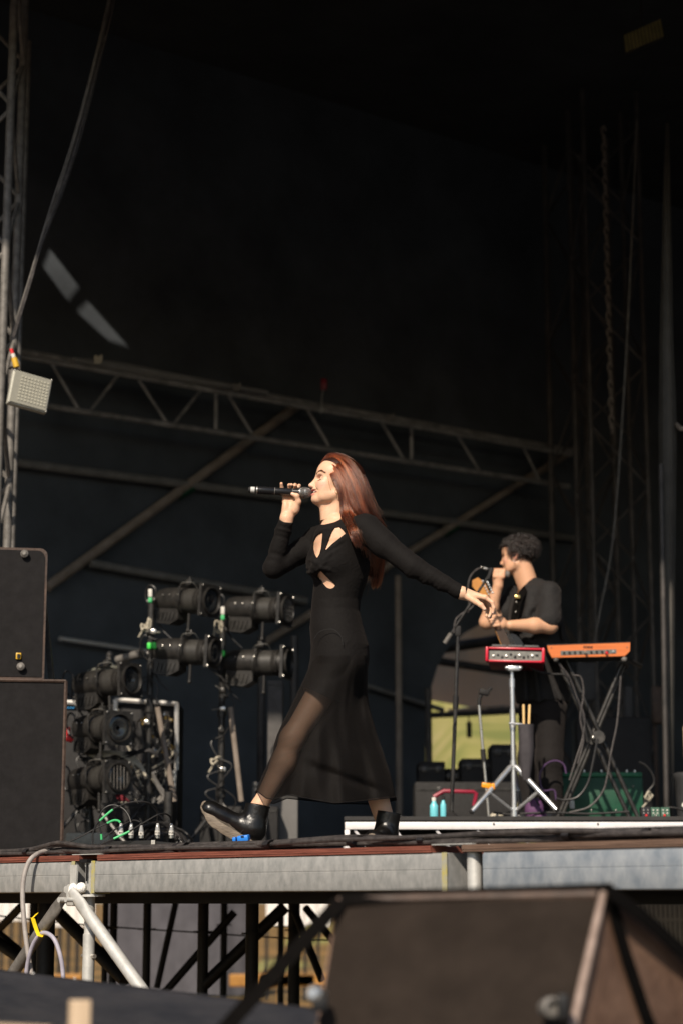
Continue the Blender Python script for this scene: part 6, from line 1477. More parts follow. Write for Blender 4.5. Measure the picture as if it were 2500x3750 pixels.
# find the face surface by marching from outside so that lashes and brows lie on it
from mathutils.bvhtree import BVHTree
bvh = BVHTree.FromPolygons([tuple(v) for v in hv_], [tuple(int(i) for i in q) for q in hf_])
def surf(x, y, z, out=.0008, d=(1, .55, 0)):
    o = hp(x, y, z) + HR @ Vector(d).normalized() * .12; r_ = bvh.ray_cast(o, -(HR @ Vector(d).normalized()), .3)
    return (r_[0] + r_[1] * out) if r_[0] is not None else hp(x, y, z)
for s_ in (-1, 1):
    dd = (1, .55 * s_, 0)
    for i in range(150):
        t = rng2.random(); x0 = .095 - .030 * t; y0 = s_ * (.012 + .036 * t); z0 = .0225 + .0105 * math.sin(min(t * 1.25, 1) * 2.3) - .006 * max(0, t - .75) * 4 + rng2.normal(0, .0018)
        a = surf(x0, y0, z0, .0006, dd); c_ = surf(x0 - .005, y0 + s_ * .006, z0 + .0015, .0012, dd); Fp.append(np.array([tuple(a), tuple((a + c_) / 2), tuple(c_)]))
    for i in range(90):
        t = i / 89; y0 = s_ * (.014 + .030 * t); z0 = -.0055 - .0028 * math.sin(t * 3.14) + .003 * t
        a = surf(.08, y0, z0, .0006, dd); c_ = a + HR @ Vector((.0050, s_ * .004 * t, -.0030 + .002 * t)); Fp.append(np.array([tuple(a), tuple((a * 1 + c_) / 2 + Vector((0, 0, -.0006))), tuple(c_)]))
strands('brows_and_lashes', Fp, .00062, .00025, hm, SG)
for s_ in (-1, 1):
    b = MB(); P = [surf(.08, s_ * (.013 + .032 * i / 8), -.0055 - .0026 * math.sin(i / 8 * 3.14) + .003 * i / 8, .0004, (1, .55 * s_, 0)) for i in range(9)]; b.tube(P, [.0005] + [.0010] * 7 + [.0005], 6); b.build('eyelid_line', mat('lash_line', (.025, .014, .011), .6) if s_ < 0 else bpy.data.materials['lash_line'], SG)
b = MB(); b.ball(surf(.062, .0415, -.031, .0002, (.5, 1, 0)), .0009, 6); b.build('mole', bpy.data.materials['lash_line'], SG)
# ear jewellery and in-ear monitor
b = MB(); c_ = hp(.008, .078, -.036); b.tube(smooth([c_ + HR @ Vector((.007 * math.cos(a), .0015, -.008 + .0095 * math.sin(a))) for a in [i * 6.283 / 10 for i in range(10)]], 3, True), .0011, 6, False); b.build('hoop_earring', M['gold'], SG)
b = MB(); c_ = hp(.006, .079, -.004); b.ball(c_, .0055, 10); b.build('in_ear_monitor', M['xlr'], SG)
b = MB(); b.tube(smooth([J(1200, 1923, -.055), J(1207, 1931, -.062), J(1216, 1932, -.068), J(1228, 1922, -.072), J(1240, 1908, -.072), J(1248, 1897, -.068)], 5), .0010, 6); b.build('necklace', M['gold'], SG)

# --- dress top, sleeves, torso
f = Field((J(945, 2300).x, YSG - .34, J(1200, 2500).z), (J(1725, 2300).x, YSG + .26, J(1200, 1858).z), .0036)
add_torso(f, 0.0)
f.seg(J(1226, 1895, 0), J(1230, 1940, 0), .052, .060, .03)
rp = (.0030, 150, (.72, .1, -.55), .3)
f.seg(J(*armN[0]), J(*armN[1]), .052, .044, .03, ripple=(.0016, 70, (.7, .1, -.6), .2)); f.seg(J(*armN[0]) + Vector((.01, 0, 0)), J(1400, 1995, -.165), .051, .047, .03)
f.seg(J(*armN[1]), J(*armN[2]), .044, .0275, .012, ripple=(.0042, 95, (.80, -.1, -.50), .3)); f.seg(J(1660, 2155, -.233), J(1692, 2173, -.235), .0275, .0290, .004)
f.seg(J(*armF[0]), J(*armF[1]), .056, .043, .03, ripple=(.0030, 70, (.7, .1, .5), .4)); f.seg(J(*armF[1]), J(*armF[2]), .043, .030, .012, ripple=(.0038, 85, (.25, .1, .9), 1.0)); f.seg(J(1046, 1918, .0), J(1050, 1901, .0), .030, .031, .004)
# twisted knot and gathers at the bust
kn = J(1172, 2076, -.105)
def depth_at(px, py, y0=-.33):
    y = y0
    while y < .2:
        p = J(px, py, y); i = [int(round((p[a] - f.lo[a]) / f.h)) for a in range(3)]
        if f.v[i[0], i[1], i[2]] < 0: return y
        y += .002
    return 0.0
def drape(pts, ra, rb, k=.010):
    P = []
    for (a, b_), (c_, d_) in zip([p[:2] for p in pts], [p[:2] for p in pts[1:]]):
        for q_ in (0, .33, .66): P.append((a + (c_ - a) * q_, b_ + (d_ - b_) * q_))
    P.append(pts[-1][:2]); n_ = len(P)
    P = [J(p[0], p[1], depth_at(*p) + (ra + (rb - ra) * i / (n_ - 1)) * .40 + .010 * (i / (n_ - 1)) ** 3) for i, p in enumerate(P)]
    for i in range(len(P) - 1):
        a = ra + (rb - ra) * i / (len(P) - 1); b_ = ra + (rb - ra) * (i + 1) / (len(P) - 1); f.seg(P[i], P[i + 1], a, b_, k)
def Q(x, y, dy): return (1080 + x / 4.9, 1850 + y / 4.9, dy)
drape([Q(430, 940, -.115), Q(400, 1030, -.125), Q(370, 1130, -.118), Q(375, 1240, -.105)], .012, .013)
drape([Q(460, 960, -.125), Q(560, 830, -.139), Q(760, 690, -.147), Q(925, 580, -.146)], .009, .003)
drape([Q(470, 1030, -.125), Q(620, 890, -.150), Q(940, 710, -.151)], .009, .002)
drape([Q(470, 1090, -.12), Q(560, 1010, -.142), Q(700, 960, -.154)], .008, .002)
drape([Q(460, 1120, -.115), Q(580, 1140, -.137), Q(720, 1200, -.148)], .008, .002)
drape([Q(400, 1100, -.11), Q(300, 1130, -.085), Q(230, 1120, -.055)], .009, .005)
drape([Q(395, 1160, -.105), Q(300, 1200, -.08), Q(232, 1210, -.05)], .009, .005)
drape([Q(400, 1050, -.11), Q(330, 990, -.09), Q(270, 960, -.07)], .008, .005)
# openings
cutA = [Q(x, y, 0)[:2] for x, y in ((335, 640), (380, 560), (430, 520), (495, 490), (482, 640), (465, 780), (438, 880), (397, 950), (350, 860), (332, 750))]
cutB = [Q(x, y, 0)[:2] for x, y in ((530, 830), (585, 690), (630, 570), (668, 470), (715, 412), (785, 394), (840, 425), (905, 505), (800, 590), (660, 700))]
cutC = [Q(x, y, 0)[:2] for x, y in ((402, 1300), (420, 1220), (462, 1180), (520, 1240), (600, 1320), (725, 1432), (695, 1480), (640, 1500), (575, 1480), (520, 1420), (455, 1330))]
for c_ in (cutA, cutB, cutC): f.cutpoly(c_, YSG - .34, YSG + .02, .0015)
f.cutpoly([(1120, 1921), (1188, 1921), (1225, 1912), (1264, 1893), (1264, 1840), (1120, 1840)], YSG - .1, YSG + .1, .001)
f.cutpoly([(1000, 1903), (1018, 1899), (1040, 1912), (1070, 1915), (1078, 1908), (1090, 1850), (1000, 1850)], YSG - .1, YSG + .1, .001)
f.cutpoly([(1690, 2140), (1702, 2140), (1704, 2200), (1676, 2200), (1683, 2175)], YSG - .34, YSG - .1, .001)
dv, df = f.mesh(); dv = relax(dv, df, 1, .35)
dress = mesh_obj('dress', dv, df, M['dress'], SG)
# skin continues under the openings: shown by the body beneath

# --- skirt: sheer outer layer over an opaque short lining
sk = [(2400, 1138, 1352, .142), (2440, 1130, 1350, .146), (2480, 1116, 1346, .150), (2513, 1100, 1344, .155), (2550, 1083, 1346, .160), (2590, 1064, 1352, .165), (2640, 1038, 1366, .172), (2688, 1016, 1380, .180), (2725, 1004, 1392, .184), (2757, 998, 1404, .188), (2790, 984, 1414, .192), (2831, 964, 1428, .196), (2870, 948, 1438, .200), (2900, 938, 1445, .203), (2935, 935, 1450, .205)]
hem = [(0, 2894), (.08, 2922), (.14, 2928), (.24, 2909), (.45, 2930), (.55, 2941), (.80, 2930), (1.0, 2918)]
def skirt_mesh(scale, hemf, nrow=64, ncol=160, folds=1.0):
    pyv = np.array([r[0] for r in sk], dtype=float); xf = np.array([r[1] for r in sk], dtype=float); xb = np.array([r[2] for r in sk], dtype=float); dp = np.array([r[3] for r in sk])
    V = []; 
    for i in range(nrow):
        t = i / (nrow - 1)
        for k in range(ncol):
            th = 2 * math.pi * k / ncol; u = .5 - .5 * math.cos(th)      # 0 front (left) .. 1 back (right)
            near = math.sin(th) > 0
            pb = np.interp(u, [h[0] for h in hemf], [h[1] for h in hemf]) + (0 if near else 9 + 6 * math.sin(u * 9))
            py = 2400 + (pb - 2400) * t
            a, b_, d = np.interp(py, pyv, xf), np.interp(py, pyv, xb), np.interp(py, pyv, dp)
            sc0 = scale * (.93 + .07 * min(1, (py - 2400) / 75) ** .8); cx_, hw = (a + b_) / 2, (b_ - a) / 2 * sc0
            c_, s_ = math.cos(th), math.sin(th)
            x = cx_ - hw * math.copysign(abs(c_) ** .92, c_); tt = (py - 2400) / 530
            dy = -d * sc0 * math.copysign(abs(s_) ** .85, s_)
            dy += -.088 * (1 - u) ** 2.2 * min(1, tt * 2.2) + .075 * u ** 2.5 * min(1, tt * 1.6)
            if near:
                # cloth lies on the near leg in front, falls in folds behind it
                legx = np.interp(py, [2430, 2705, 2800, 2952], [1240, 1068, 1030, 950]); legd = (x - legx)
                dy -= .018 * math.exp(-(legd / 60) ** 2) * min(1, tt * 3)
                fl = tt * folds * (1 - math.exp(-((max(0, legd - 20)) / 70) ** 2)) * abs(s_) ** .5
                dy += fl * (.030 * math.sin(u * 10.5 - tt * 1.4 + .4) + .016 * math.sin(u * 23 + tt * 3.1) + .007 * math.sin(u * 47 - tt * 5))
                # seat of the dress and the crease under it
                dy -= .030 * math.exp(-((x - 1300) / 38) ** 2 - ((py - 2425) / 62) ** 2); dy += .034 * math.exp(-((x - 1318) / 26) ** 2 - ((py - 2560) / 62) ** 2) * folds
                dy += .010 * math.exp(-((x - 1276 + (py - 2560) * .12) / 7) ** 2 - ((py - 2570) / 75) ** 2) * folds
                # long slack swag towards the hem
                sw = py - (2800 + 95 * (u - .35) * 1.9); dy += .020 * folds * math.exp(-(sw / 16) ** 2) * max(0, min(1, (u - .30) * 6)) * max(0, min(1, (.98 - u) * 6))
                lr = np.interp(py, [2430, 2705, 2800, 2952], [.092, .056, .054, .036]) * scale; lx_ = legd * mmp
                if abs(lx_) < lr: dy = min(dy, np.interp(py, [2430, 2705, 2952], [-.070, -.095, -.085]) - math.sqrt(lr * lr - lx_ * lx_) - .004)
                # gathers at the knee
                dy += .004 * math.sin((py + x * .35) * .23) * math.exp(-((py - 2745) / 55) ** 2 - (legd / 60) ** 2)
            else: dy += .03 * tt * math.sin(u * 14 + 1)
            V.append(J(x, py, dy))
    F = [(i * ncol + k, i * ncol + (k + 1) % ncol, (i + 1) * ncol + (k + 1) % ncol, (i + 1) * ncol + k) for i in range(nrow - 1) for k in range(ncol)]
    return [tuple(v) for v in V], F
m_sh, nt, p = cloth_material('dress_sheer_chiffon', (.0058, .0046, .0040), .75, .22, 700, .05)
tb = nt.nodes.new('ShaderNodeBsdfTransparent'); mx = nt.nodes.new('ShaderNodeMixShader'); lw = nt.nodes.new('ShaderNodeLayerWeight'); lw.inputs[0].default_value = .35
mr = nt.nodes.new('ShaderNodeMapRange'); mr.inputs[3].default_value = .645; mr.inputs[4].default_value = 1.0; nt.links.new(lw.outputs['Facing'], mr.inputs[0]); nt.links.new(mr.outputs[0], mx.inputs[0])
nt.links.new(tb.outputs[0], mx.inputs[1]); nt.links.new(p.outputs[0], mx.inputs[2]); nt.links.new(mx.outputs[0], nt.nodes['Material Output'].inputs[0])
sv, sf = skirt_mesh(1.0, hem); skirt = mesh_obj('sheer_skirt', sv, sf, m_sh, SG)
lin = [(0, 2513), (.25, 2532), (.5, 2560), (.62, 2574), (1, 2590)]
sv, sf = skirt_mesh(.955, lin, 30, 120); mesh_obj('lining', sv, sf, M['dress'], SG)
b = MB(); b.tube(smooth([J(1150, 2340, -.118), J(1165, 2318, -.128), J(1190, 2306, -.138), J(1222, 2306, -.142), J(1248, 2330, -.146), J(1256, 2362, -.152)], 6), .0011, 5); b.build('seam', M['black_matte'], SG)
# second, opaque layer behind the forward leg
def back_layer(nrow=40, ncol=50):
    sv_, _ = skirt_mesh(.975, [(u_, p_ - 4) for u_, p_ in hem], nrow, 160); V = []; F = []
    ks = list(range(14, 80))     # near side, from behind the leg to the back edge
    for i in range(nrow):
        for k in ks:
            q_ = Vector(sv_[i * 160 + k]); ux, uy = proj(q_.x, q_.y, q_.z); lx = np.interp(uy, [2430, 2705, 2800, 2952], [1240 + 62, 1068 + 50, 1030 + 48, 950 + 38]); w_ = np.clip((lx + 34 - ux) / 40, 0, 1); w_ = w_ * w_ * (3 - 2 * w_)
            V.append(tuple(q_ + Vector((0, .010 + .135 * w_ * min(1, i / 6), 0))))
    n_ = len(ks)
    for i in range(nrow - 1):
        for k in range(n_ - 1): F.append((i * n_ + k, i * n_ + k + 1, (i + 1) * n_ + k + 1, (i + 1) * n_ + k))
    return V, F
bv_, bf_ = back_layer(); mesh_obj('back_layer', bv_, bf_, M['dress'], SG)
# hem edge of the sheer layer
b = MB(); nc = 160; last = [Vector(v) for v in skirt_mesh(1.0, hem)[0][-nc:]]; b.tube(last + [last[0]], .0022, 5, False); b.build('hem', M['dress'], SG)

# --- boots
def boot(heel, toe_dir, up_dir, shaft_top, rs0, rs1, sole_on=True):
    """heel: ground contact point under the ankle; toe_dir/up_dir unit vectors"""
    t_, u_ = Vector(toe_dir).normalized(), Vector(up_dir); u_ = (u_ - t_ * u_.dot(t_)).normalized(); s_ = t_.cross(u_)
    B = lambda x, y, z: heel + t_ * x + s_ * y + u_ * z
    pts = [B(0, 0, 0), B(.27, 0, 0), shaft_top, B(.1, 0, .2)]
    lo = np.min([tuple(p) for p in pts], axis=0) - .10; hi = np.max([tuple(p) for p in pts], axis=0) + .10
    f = Field(lo, hi, .0032); Rm = np.array(Matrix((t_, s_, u_)).transposed())
    f.ell(B(.045, 0, .070), (.048, .036, .042), .02, Rm)
    f.seg(B(.05, 0, .075), B(.165, 0, .060), .038, .034, .03, flat=(s_, 1.0)); f.ell(B(.205, 0, .060), (.058, .043, .034), .025, Rm); f.ell(B(.235, 0, .058), (.036, .040, .031), .015, Rm)
    f.seg(B(.052, 0, .085), shaft_top, rs0, rs1, .028)
    d = (shaft_top - B(.05, 0, .09)).normalized()
    for q in (.45, .62): f.seg(B(.088, -.03, .085 + q * .035), B(.098, .03, .080 + q * .035), .004, .004, .012)
    # flat top and hollow
    sl, X, Y, Z = f.sub(lo, hi); d1 = (X - shaft_top.x) * d.x + (Y - shaft_top.y) * d.y + (Z - shaft_top.z) * d.z; f.v = np.maximum(f.v, d1.astype(np.float32)); f.seg(shaft_top - d * .03, shaft_top + d * .03, rs1 - .011, rs1 - .010, .002, cut=True)
    # flat bottom
    d2 = -((X - heel.x) * u_.x + (Y - heel.y) * u_.y + (Z - heel.z) * u_.z) + .030; f.v = np.maximum(f.v, d2.astype(np.float32))
    v, fc = f.mesh(); v = relax(v, fc, 1, .4); bo = mesh_obj('boot', v, fc, M['leather'], SG)
    # sole: outline swept in layers, with toe spring and tread
    N = 40; out = []
    for k in range(N):
        a = 2 * math.pi * k / N; x = .128 + .146 * math.cos(a); w = .047 if x > .15 else .047 - .010 * math.exp(-((x - .10) / .05) ** 2); out.append((x, w * math.copysign(abs(math.sin(a)) ** .75, math.sin(a))))
    lay = [(0, .955), (.004, .985), (.012, 1.0), (.0125, .975), (.015, .975), (.0155, 1.0), (.027, 1.0), (.029, .98), (.033, .97), (.036, .93)]
    vs = []; fs = []
    for (z, sc_) in lay:
        for k, (x, y) in enumerate(out):
            sp_ = .040 * max(0, (x - .17) / .10) ** 2; gr = .0 if z > .008 else (.0035 if (k % 4 == 0) else 0)
            vs.append(B(.128 + (x - .128) * sc_, y * sc_, z + sp_ + gr))
    for i in range(len(lay) - 1):
        for k in range(N): q = (k + 1) % N; fs.append((i * N + k, i * N + q, (i + 1) * N + q, (i + 1) * N + k))
    fs.append(tuple(range(N - 1, -1, -1))); fs.append(tuple((len(lay) - 1) * N + k for k in range(N)))
    MB().add(vs, fs).build('sole', M['sole'], bo, smooth_deg=35)
    # back zip and side seam
    z = MB(); z.tube(smooth([B(.0, .012, .06), B(-.002, .012, .09), (shaft_top - d * .006) - t_ * (rs1 + .001)], 5), .0022, 6); z.build('zip', M['steel_bright'], bo)
    e = MB(); e.tube(smooth([B(.085, -.040, .036), B(.075, -.041, .07), B(.060, -.040, .11), shaft_top - d * .002 - s_ * (rs1 + .0005)], 6), .0012, 5); e.build('seam', M['black_matte'], bo)
    e = MB(); n_ = 28; x_, y_, _ = frame_of(d); e.tube([shaft_top - d * .0015 + (x_ * math.cos(a) + y_ * math.sin(a)) * (rs1 - .0015) for a in [2 * math.pi * i / n_ for i in range(n_ + 1)]], .0022, 6, False); e.build('rim', M['leather'], bo)
    return bo
hl = J(930, 3120, -.085); tp = J(676, 2973, -.115); bo1 = boot(hl, tp - hl, Vector((.45, 0, .9)), J(945, 2949, -.085), .046, .050)
hl2 = J(1424, 3131, .11); hl2.z = DECK + .002; bo2 = boot(hl2, Vector((-.28, -.96, 0)), Vector((0, 0, 1)), J(1423, 2974, .06), .045, .049)

# --- hair: a dark under-volume and thousands of strands following guides
G = {
 'in0': [(1186, 1703, -.018), (1202, 1722, -.050), (1221, 1752, -.074), (1240, 1796, -.083), (1250, 1850, -.078), (1252, 1885, -.088), (1268, 1908, -.125), (1282, 1940, -.188), (1294, 1972, -.198), (1308, 2000, -.192)],
 'in1': [(1190, 1694, -.020), (1222, 1714, -.062), (1256, 1775, -.086), (1268, 1835, -.088), (1274, 1880, -.098), (1286, 1912, -.155), (1302, 1950, -.198), (1326, 2000, -.186)],
 'p0': [(1186, 1700, -.012), (1194, 1684, -.016), (1222, 1676, -.035), (1258, 1706, -.070), (1286, 1770, -.092), (1304, 1840, -.096), (1324, 1888, -.092), (1352, 1908, -.065), (1376, 1950, -.02), (1385, 2030, .08), (1376, 2125, .13)],
 'p1': [(1180, 1697, .010), (1190, 1676, .008), (1220, 1664, .0), (1275, 1688, -.035), (1322, 1760, -.062), (1340, 1835, -.064), (1366, 1893, -.05), (1392, 1935, -.02), (1398, 1995, .08), (1376, 2145, .14)],
 'm0': [(1216, 1684, -.025), (1250, 1718, -.072), (1280, 1778, -.090), (1298, 1840, -.094), (1316, 1885, -.095), (1345, 1905, -.070), (1372, 1935, -.03), (1385, 2010, .07), (1375, 2120, .12)],
 'm1': [(1224, 1676, -.018), (1272, 1708, -.064), (1308, 1775, -.082), (1328, 1840, -.082), (1352, 1892, -.066), (1378, 1925, -.035), (1394, 1990, .07), (1382, 2135, .13)],
 'o0': [(1230, 1671, -.010), (1288, 1702, -.045), (1328, 1772, -.058), (1346, 1840, -.056), (1370, 1895, -.045), (1395, 1935, -.02), (1400, 1990, .08), (1378, 2150, .14)],
 'o1': [(1234, 1667, .0), (1296, 1696, .0), (1338, 1766, .0), (1354, 1835, .0), (1374, 1890, .0), (1400, 1935, .015), (1398, 2000, .09), (1370, 2152, .15)],
 'f0': [(1230, 1672, .02), (1285, 1708, .055), (1318, 1780, .070), (1334, 1850, .075), (1350, 1920, .085), (1365, 2000, .10), (1360, 2120, .11)],
 'f1': [(1214, 1686, .03), (1235, 1730, .075), (1262, 1800, .085), (1290, 1880, .095), (1320, 1960, .13), (1340, 2060, .14)],
 'f2': [(1196, 1700, .03), (1188, 1735, .070), (1192, 1790, .085), (1184, 1850, .085), (1186, 1900, .088), (1196, 1950, .10)],
}
GP = {k: resample([J(*p) for p in v], 18) for k, v in G.items()}
vol = Field(np.array(J(1150, 2180, -.26)), np.array(J(1430, 1650, .22)), .0042)
hc = hp(-.010, 0, .046); vol.ell(hc, (.094, .0735, .077), .01, HRn); vol.ell(hp(.026, 0, .072), (.060, .052, .040), .02, HRn)
vol.ell(hp(.066, 0, .000), (.060, .10, .083), .008, HRn, cut=True)        # face stays free
vol.ell(hp(-.045, 0, .015), (.058, .076, .075), .02, HRn)
for k, r0 in (('m0', .014), ('m1', .014), ('o0', .014), ('o1', .014), ('f0', .014), ('f1', .014)):
    g = GP[k]
    for i in range(3, 17): q = g[i] + (np.array(hc) - g[i]) * (.16 if i < 9 else 0.03); q2 = g[i + 1] + (np.array(hc) - g[i + 1]) * (.16 if i < 8 else 0.03); vol.seg(q, q2, r0 * (1 - .5 * i / 17), r0 * (1 - .5 * (i + 1) / 17), .016)
for k in ('in0', 'in1'):
    g = GP[k]
    for i in range(3, 16): vol.seg(g[i] * .97 + np.array(hc) * .03 if i < 9 else g[i], g[i + 1], .008, .0075, .008)
g = GP['f2']
for i in range(3, 16): vol.seg(g[i], g[i + 1], .010, .010, .01)
vv, vf = vol.mesh(); vv = relax(vv, vf, 2, .5); mesh_obj('hair_mass', vv, vf, M['hair_base'], SG)
paths = []; tones = []; rg = np.random.default_rng(11)
def fill(ks, n, jit, clump=60, tipcut=(.86, 1.0), out=.0):
    base = [GP[k] for k in ks]; L = len(ks) - 1
    cl = rg.random(clump) * L; cj = rg.normal(0, 1, (clump, 3)) * jit * 1.9; ct = rg.random(clump) ** 1.3; cph = rg.random(clump) * 6.28
    for _ in range(n):
        c_ = rg.integers(clump); u = np.clip(cl[c_] + rg.normal(0, .045), 0, L - 1e-6); i = int(u); w = u - i
        p = base[i] * (1 - w) + base[i + 1] * w; m_ = len(p); tt = np.linspace(0, 1, m_)[:, None]
        off = cj[c_] * (.35 + .9 * tt) + rg.normal(0, jit * .55, 3) * (.5 + tt); off += np.stack([np.sin(tt[:, 0] * 7 + cph[c_]), np.cos(tt[:, 0] * 5 + cph[c_]), 0 * tt[:, 0]], -1) * jit * .7 * tt
        p = p + off; 
        if out: p = p + (p - np.array(hc)) * out * (1 - tt)
        e = rg.uniform(*tipcut); q = np.linspace(rg.uniform(0, .05) * (m_ - 1), e * (m_ - 1), 15); p = np.stack([np.interp(q, np.arange(m_), p[:, j]) for j in range(3)], -1); paths.append(p); tones.append(np.clip(ct[c_] + rg.normal(0, .12), 0, 1))
fill(['in0', 'in1'], 1500, .0032, 26, (.8, 1), .03); fill(['in1', 'm0', 'm1', 'o0', 'o1'], 7000, .0036, 150, (.62, 1.0), .045); fill(['p0', 'p1'], 2600, .0032, 60, (.8, 1.0), .045); fill(['p1', 'o1'], 1600, .0032, 40, (.8, 1), .03); fill(['o1', 'f0', 'f1'], 1600, .004, 80, (.8, 1), .03); fill(['f1', 'f2'], 500, .004, 30)
fill(['f2', 'f2'], 260, .004, 10)
fill(['m0', 'm1', 'o0', 'o1', 'f0'], 160, .011, 80, (.6, 1.0))
# fly-aways and the loose strand before the ear
for _ in range(110):
    k = rg.choice(['m1', 'o0', 'o1']); p = GP[k][:15] + rg.normal(0, .006, 3) ; s0 = int(rg.integers(3, 10)); q = p[s0:s0 + 5].copy(); dirn = (q[0] - np.array(hc)); dirn /= np.linalg.norm(dirn); q += dirn * (np.linspace(0, 1, len(q)) ** 1.6)[:, None] * rg.uniform(.006, .034); paths.append(q)
for _ in range(2):
    P = [J(1200 + rg.normal(0, 1.5), 1712, -.045), J(1199 + rg.normal(0, 1), 1745, -.066), J(1205 + rg.normal(0, 1), 1775, -.070), J(1213 + rg.normal(0, 1.5), 1795, -.070)]; paths.append(resample(P, 10))
tones = np.r_[tones, rg.random(len(paths) - len(tones)) * .6 + .4]; strands('hair', paths, .00062, .00036, M['hair_red'], SG, tones)

# --- her microphone
ma, mb_ = J(910, 1793, -.004), J(1141, 1806, -.004); ax = (mb_ - ma).normalized(); L_ = (mb_ - ma).length; q = lambda x: (x - 120) / (1440 - 120) * L_
t = thing('microphone', 'black wireless microphone with pale end cap held to the mouth of the singer', 'microphone', J(1025, 1800, -.004))
MB().lathe([(0, .0095), (.003, .0122), (q(165), .0126), (q(170), .0126)], ma, ax, 20).build('antenna_tip', M['black_matte'], t)
MB().lathe([(q(170), .0130), (q(255), .0132)], ma, ax, 20).build('colour_ring', mat('cap_grey', (.52, .52, .50), .5, 0, var=.06), t)
MB().lathe([(q(255), .0120), (q(290), .0150)], ma, ax, 20).build('neck', M['black_matte'], t)
MB().lathe([(q(285), .0150), (q(292), .0172), (q(312), .0172), (q(318), .0160)], ma, ax, 24).build('chrome_ring', M['xlr'], t)
MB().lathe([(q(315), .0165), (q(660), .0160), (q(668), .0150), (q(680), .0150), (q(684), .0158), (q(1035), .0156), (q(1040), .0150), (q(1048), .0150), (q(1052), .0158), (q(1185), .0172)], ma, ax, 28).build('handle', M['black_gloss'], t)
MB().lathe([(q(668), .0157), (q(680), .0157)], ma, ax, 28).build('trim_ring', M['dark_tube'], t); MB().lathe([(q(1040), .0157), (q(1048), .0157)], ma, ax, 28).build('trim_ring', M['dark_tube'], t)
MB().lathe([(q(1180), .0188), (q(1186), .0200), (q(1215), .0205), (q(1222), .0198)], ma, ax, 28).build('grille_collar', M['xlr'], t)
def grr(x): u = np.clip((x - 1215) / (1445 - 1215), 0, 1); return .0236 * math.sqrt(max(0, 1 - ((u - .28) / .76) ** 2)) if u > .28 else .0205 + .0031 * math.sin(u / .28 * 1.57)
MB().lathe([(q(x), grr(x) - .0008) for x in np.linspace(1216, 1444, 14)], ma, ax, 28).build('windscreen', M['dark_tube'], t)
X_, Y_, D_ = frame_of(ax); b = MB()
for sgn in (-1, 1):
    for k in range(22):
        a0 = 2 * math.pi * k / 22; P = []
        for i in range(13): x = 1216 + (1442 - 1216) * i / 12; a = a0 + sgn * 1.5 * i / 12; r_ = grr(x); P.append(ma + D_ * q(x) + (X_ * math.cos(a) + Y_ * math.sin(a)) * r_)
        b.tube(P, .0007, 4, False)
o = b.build('mesh_wires', M['xlr'], t); o['kind'] = 'stuff'
MB().lathe([(q(1300), grr(1300) + .0006), (q(1318), grr(1318) + .0008)], ma, ax, 28).build('grille_band', M['xlr'], t)
# ------------------------------------------------------------------ the musician behind the keyboards
YMN = 11.5
MN = thing('person', 'curly haired man in black shirt singing into a microphone, playing guitar behind keyboards', 'person', Vector((W(1970, 2990, YMN).x, YMN, RIS)))
def K(px, py, dy=0.0): return W(px, py, YMN + dy)
HT, HYAW = math.radians(-2), math.radians(-24)
fx = Vector((-math.cos(HT) * math.cos(HYAW), -math.cos(HT) * math.sin(HYAW), math.sin(HT))); ly = Vector((math.sin(HYAW), -math.cos(HYAW), 0)); uz = fx.cross(ly)
if uz.z < 0: uz = -uz
HR = Matrix((fx, ly, uz)).transposed(); HRn = np.array(HR); H0 = K(1898, 2040, 0)
mrows = [(2138, 1915, 1995, .07), (2155, 1895, 2025, .13), (2180, 1878, 2046, .165), (2230, 1864, 2055, .17), (2300, 1860, 2066, .165), (2380, 1864, 2073, .16), (2450, 1874, 2077, .158), (2560, 1886, 2082, .165), (2575, 1888, 2080, .16)]
def mslices(g=0.0):
    out = []
    for py, xf, xb, d in mrows: a, b_ = K(xf, py), K(xb, py); out.append((a.z, (a.x + b_.x) / 2, YMN, (b_.x - a.x) / 2 + g, d + g))
    return out
parts = []
f = Field(np.array(hp(0, 0, 0)) - np.array((.16, .16, .22)), np.array(hp(0, 0, 0)) + .16, .0034)
build_head(f); f.seg(hp(-.02, 0, -.04), K(1940, 2165, .0), .052, .060, .025); f.seg(hp(.03, 0, -.075), K(1915, 2150, .02), .02, .03, .03); hd = f.mesh(); parts.append(hd)
elN, wrN = K(2012, 2292, -.24), K(1866, 2290, -.32); elF, wrF = K(1781, 2278, .04), K(1822, 2145, -.02)
f = Field((K(1740, 2300).x, YMN - .42, K(1900, 2345).z), (K(2060, 2300).x, YMN + .26, K(1900, 2085).z), .0045)
f.seg(K(2008, 2185, -.16), elN, .052, .044, .02); f.seg(elN, elN.lerp(wrN, .4), .044, .043, .02); f.seg(elN.lerp(wrN, .4), wrN, .043, .028, .02)
f.seg(K(1870, 2215, .13), elF, .050, .042, .02); f.seg(elF, elF.lerp(wrF, .4), .043, .042, .02); f.seg(elF.lerp(wrF, .4), wrF, .042, .027, .02)
# fretting hand: palm and four fingers round the neck
f.ell(K(1836, 2284, -.33), (.032, .026, .034), .012)
NG = lambda t: K(1750, 2150, -.34).lerp(K(1846, 2360, -.34), t)   # guitar neck axis
for i in range(4):
    m0 = K(1826 - i * 1, 2262 + i * 13, -.345); n_ = NG(.535 + i * .05)
    f.seg(m0, n_ + Vector((.012, -.026, .004)), .0105, .0098, .006); f.seg(n_ + Vector((.012, -.026, .004)), n_ + Vector((-.020, -.022, 0)), .0098, .0088, .004); f.seg(n_ + Vector((-.020, -.022, 0)), n_ + Vector((-.024, .004, -.002)), .0088, .0080, .004)
f.seg(K(1838, 2268, -.34), K(1822, 2255, -.32), .014, .011, .008); f.seg(K(1822, 2255, -.32), K(1812, 2243, -.31), .011, .009, .006)
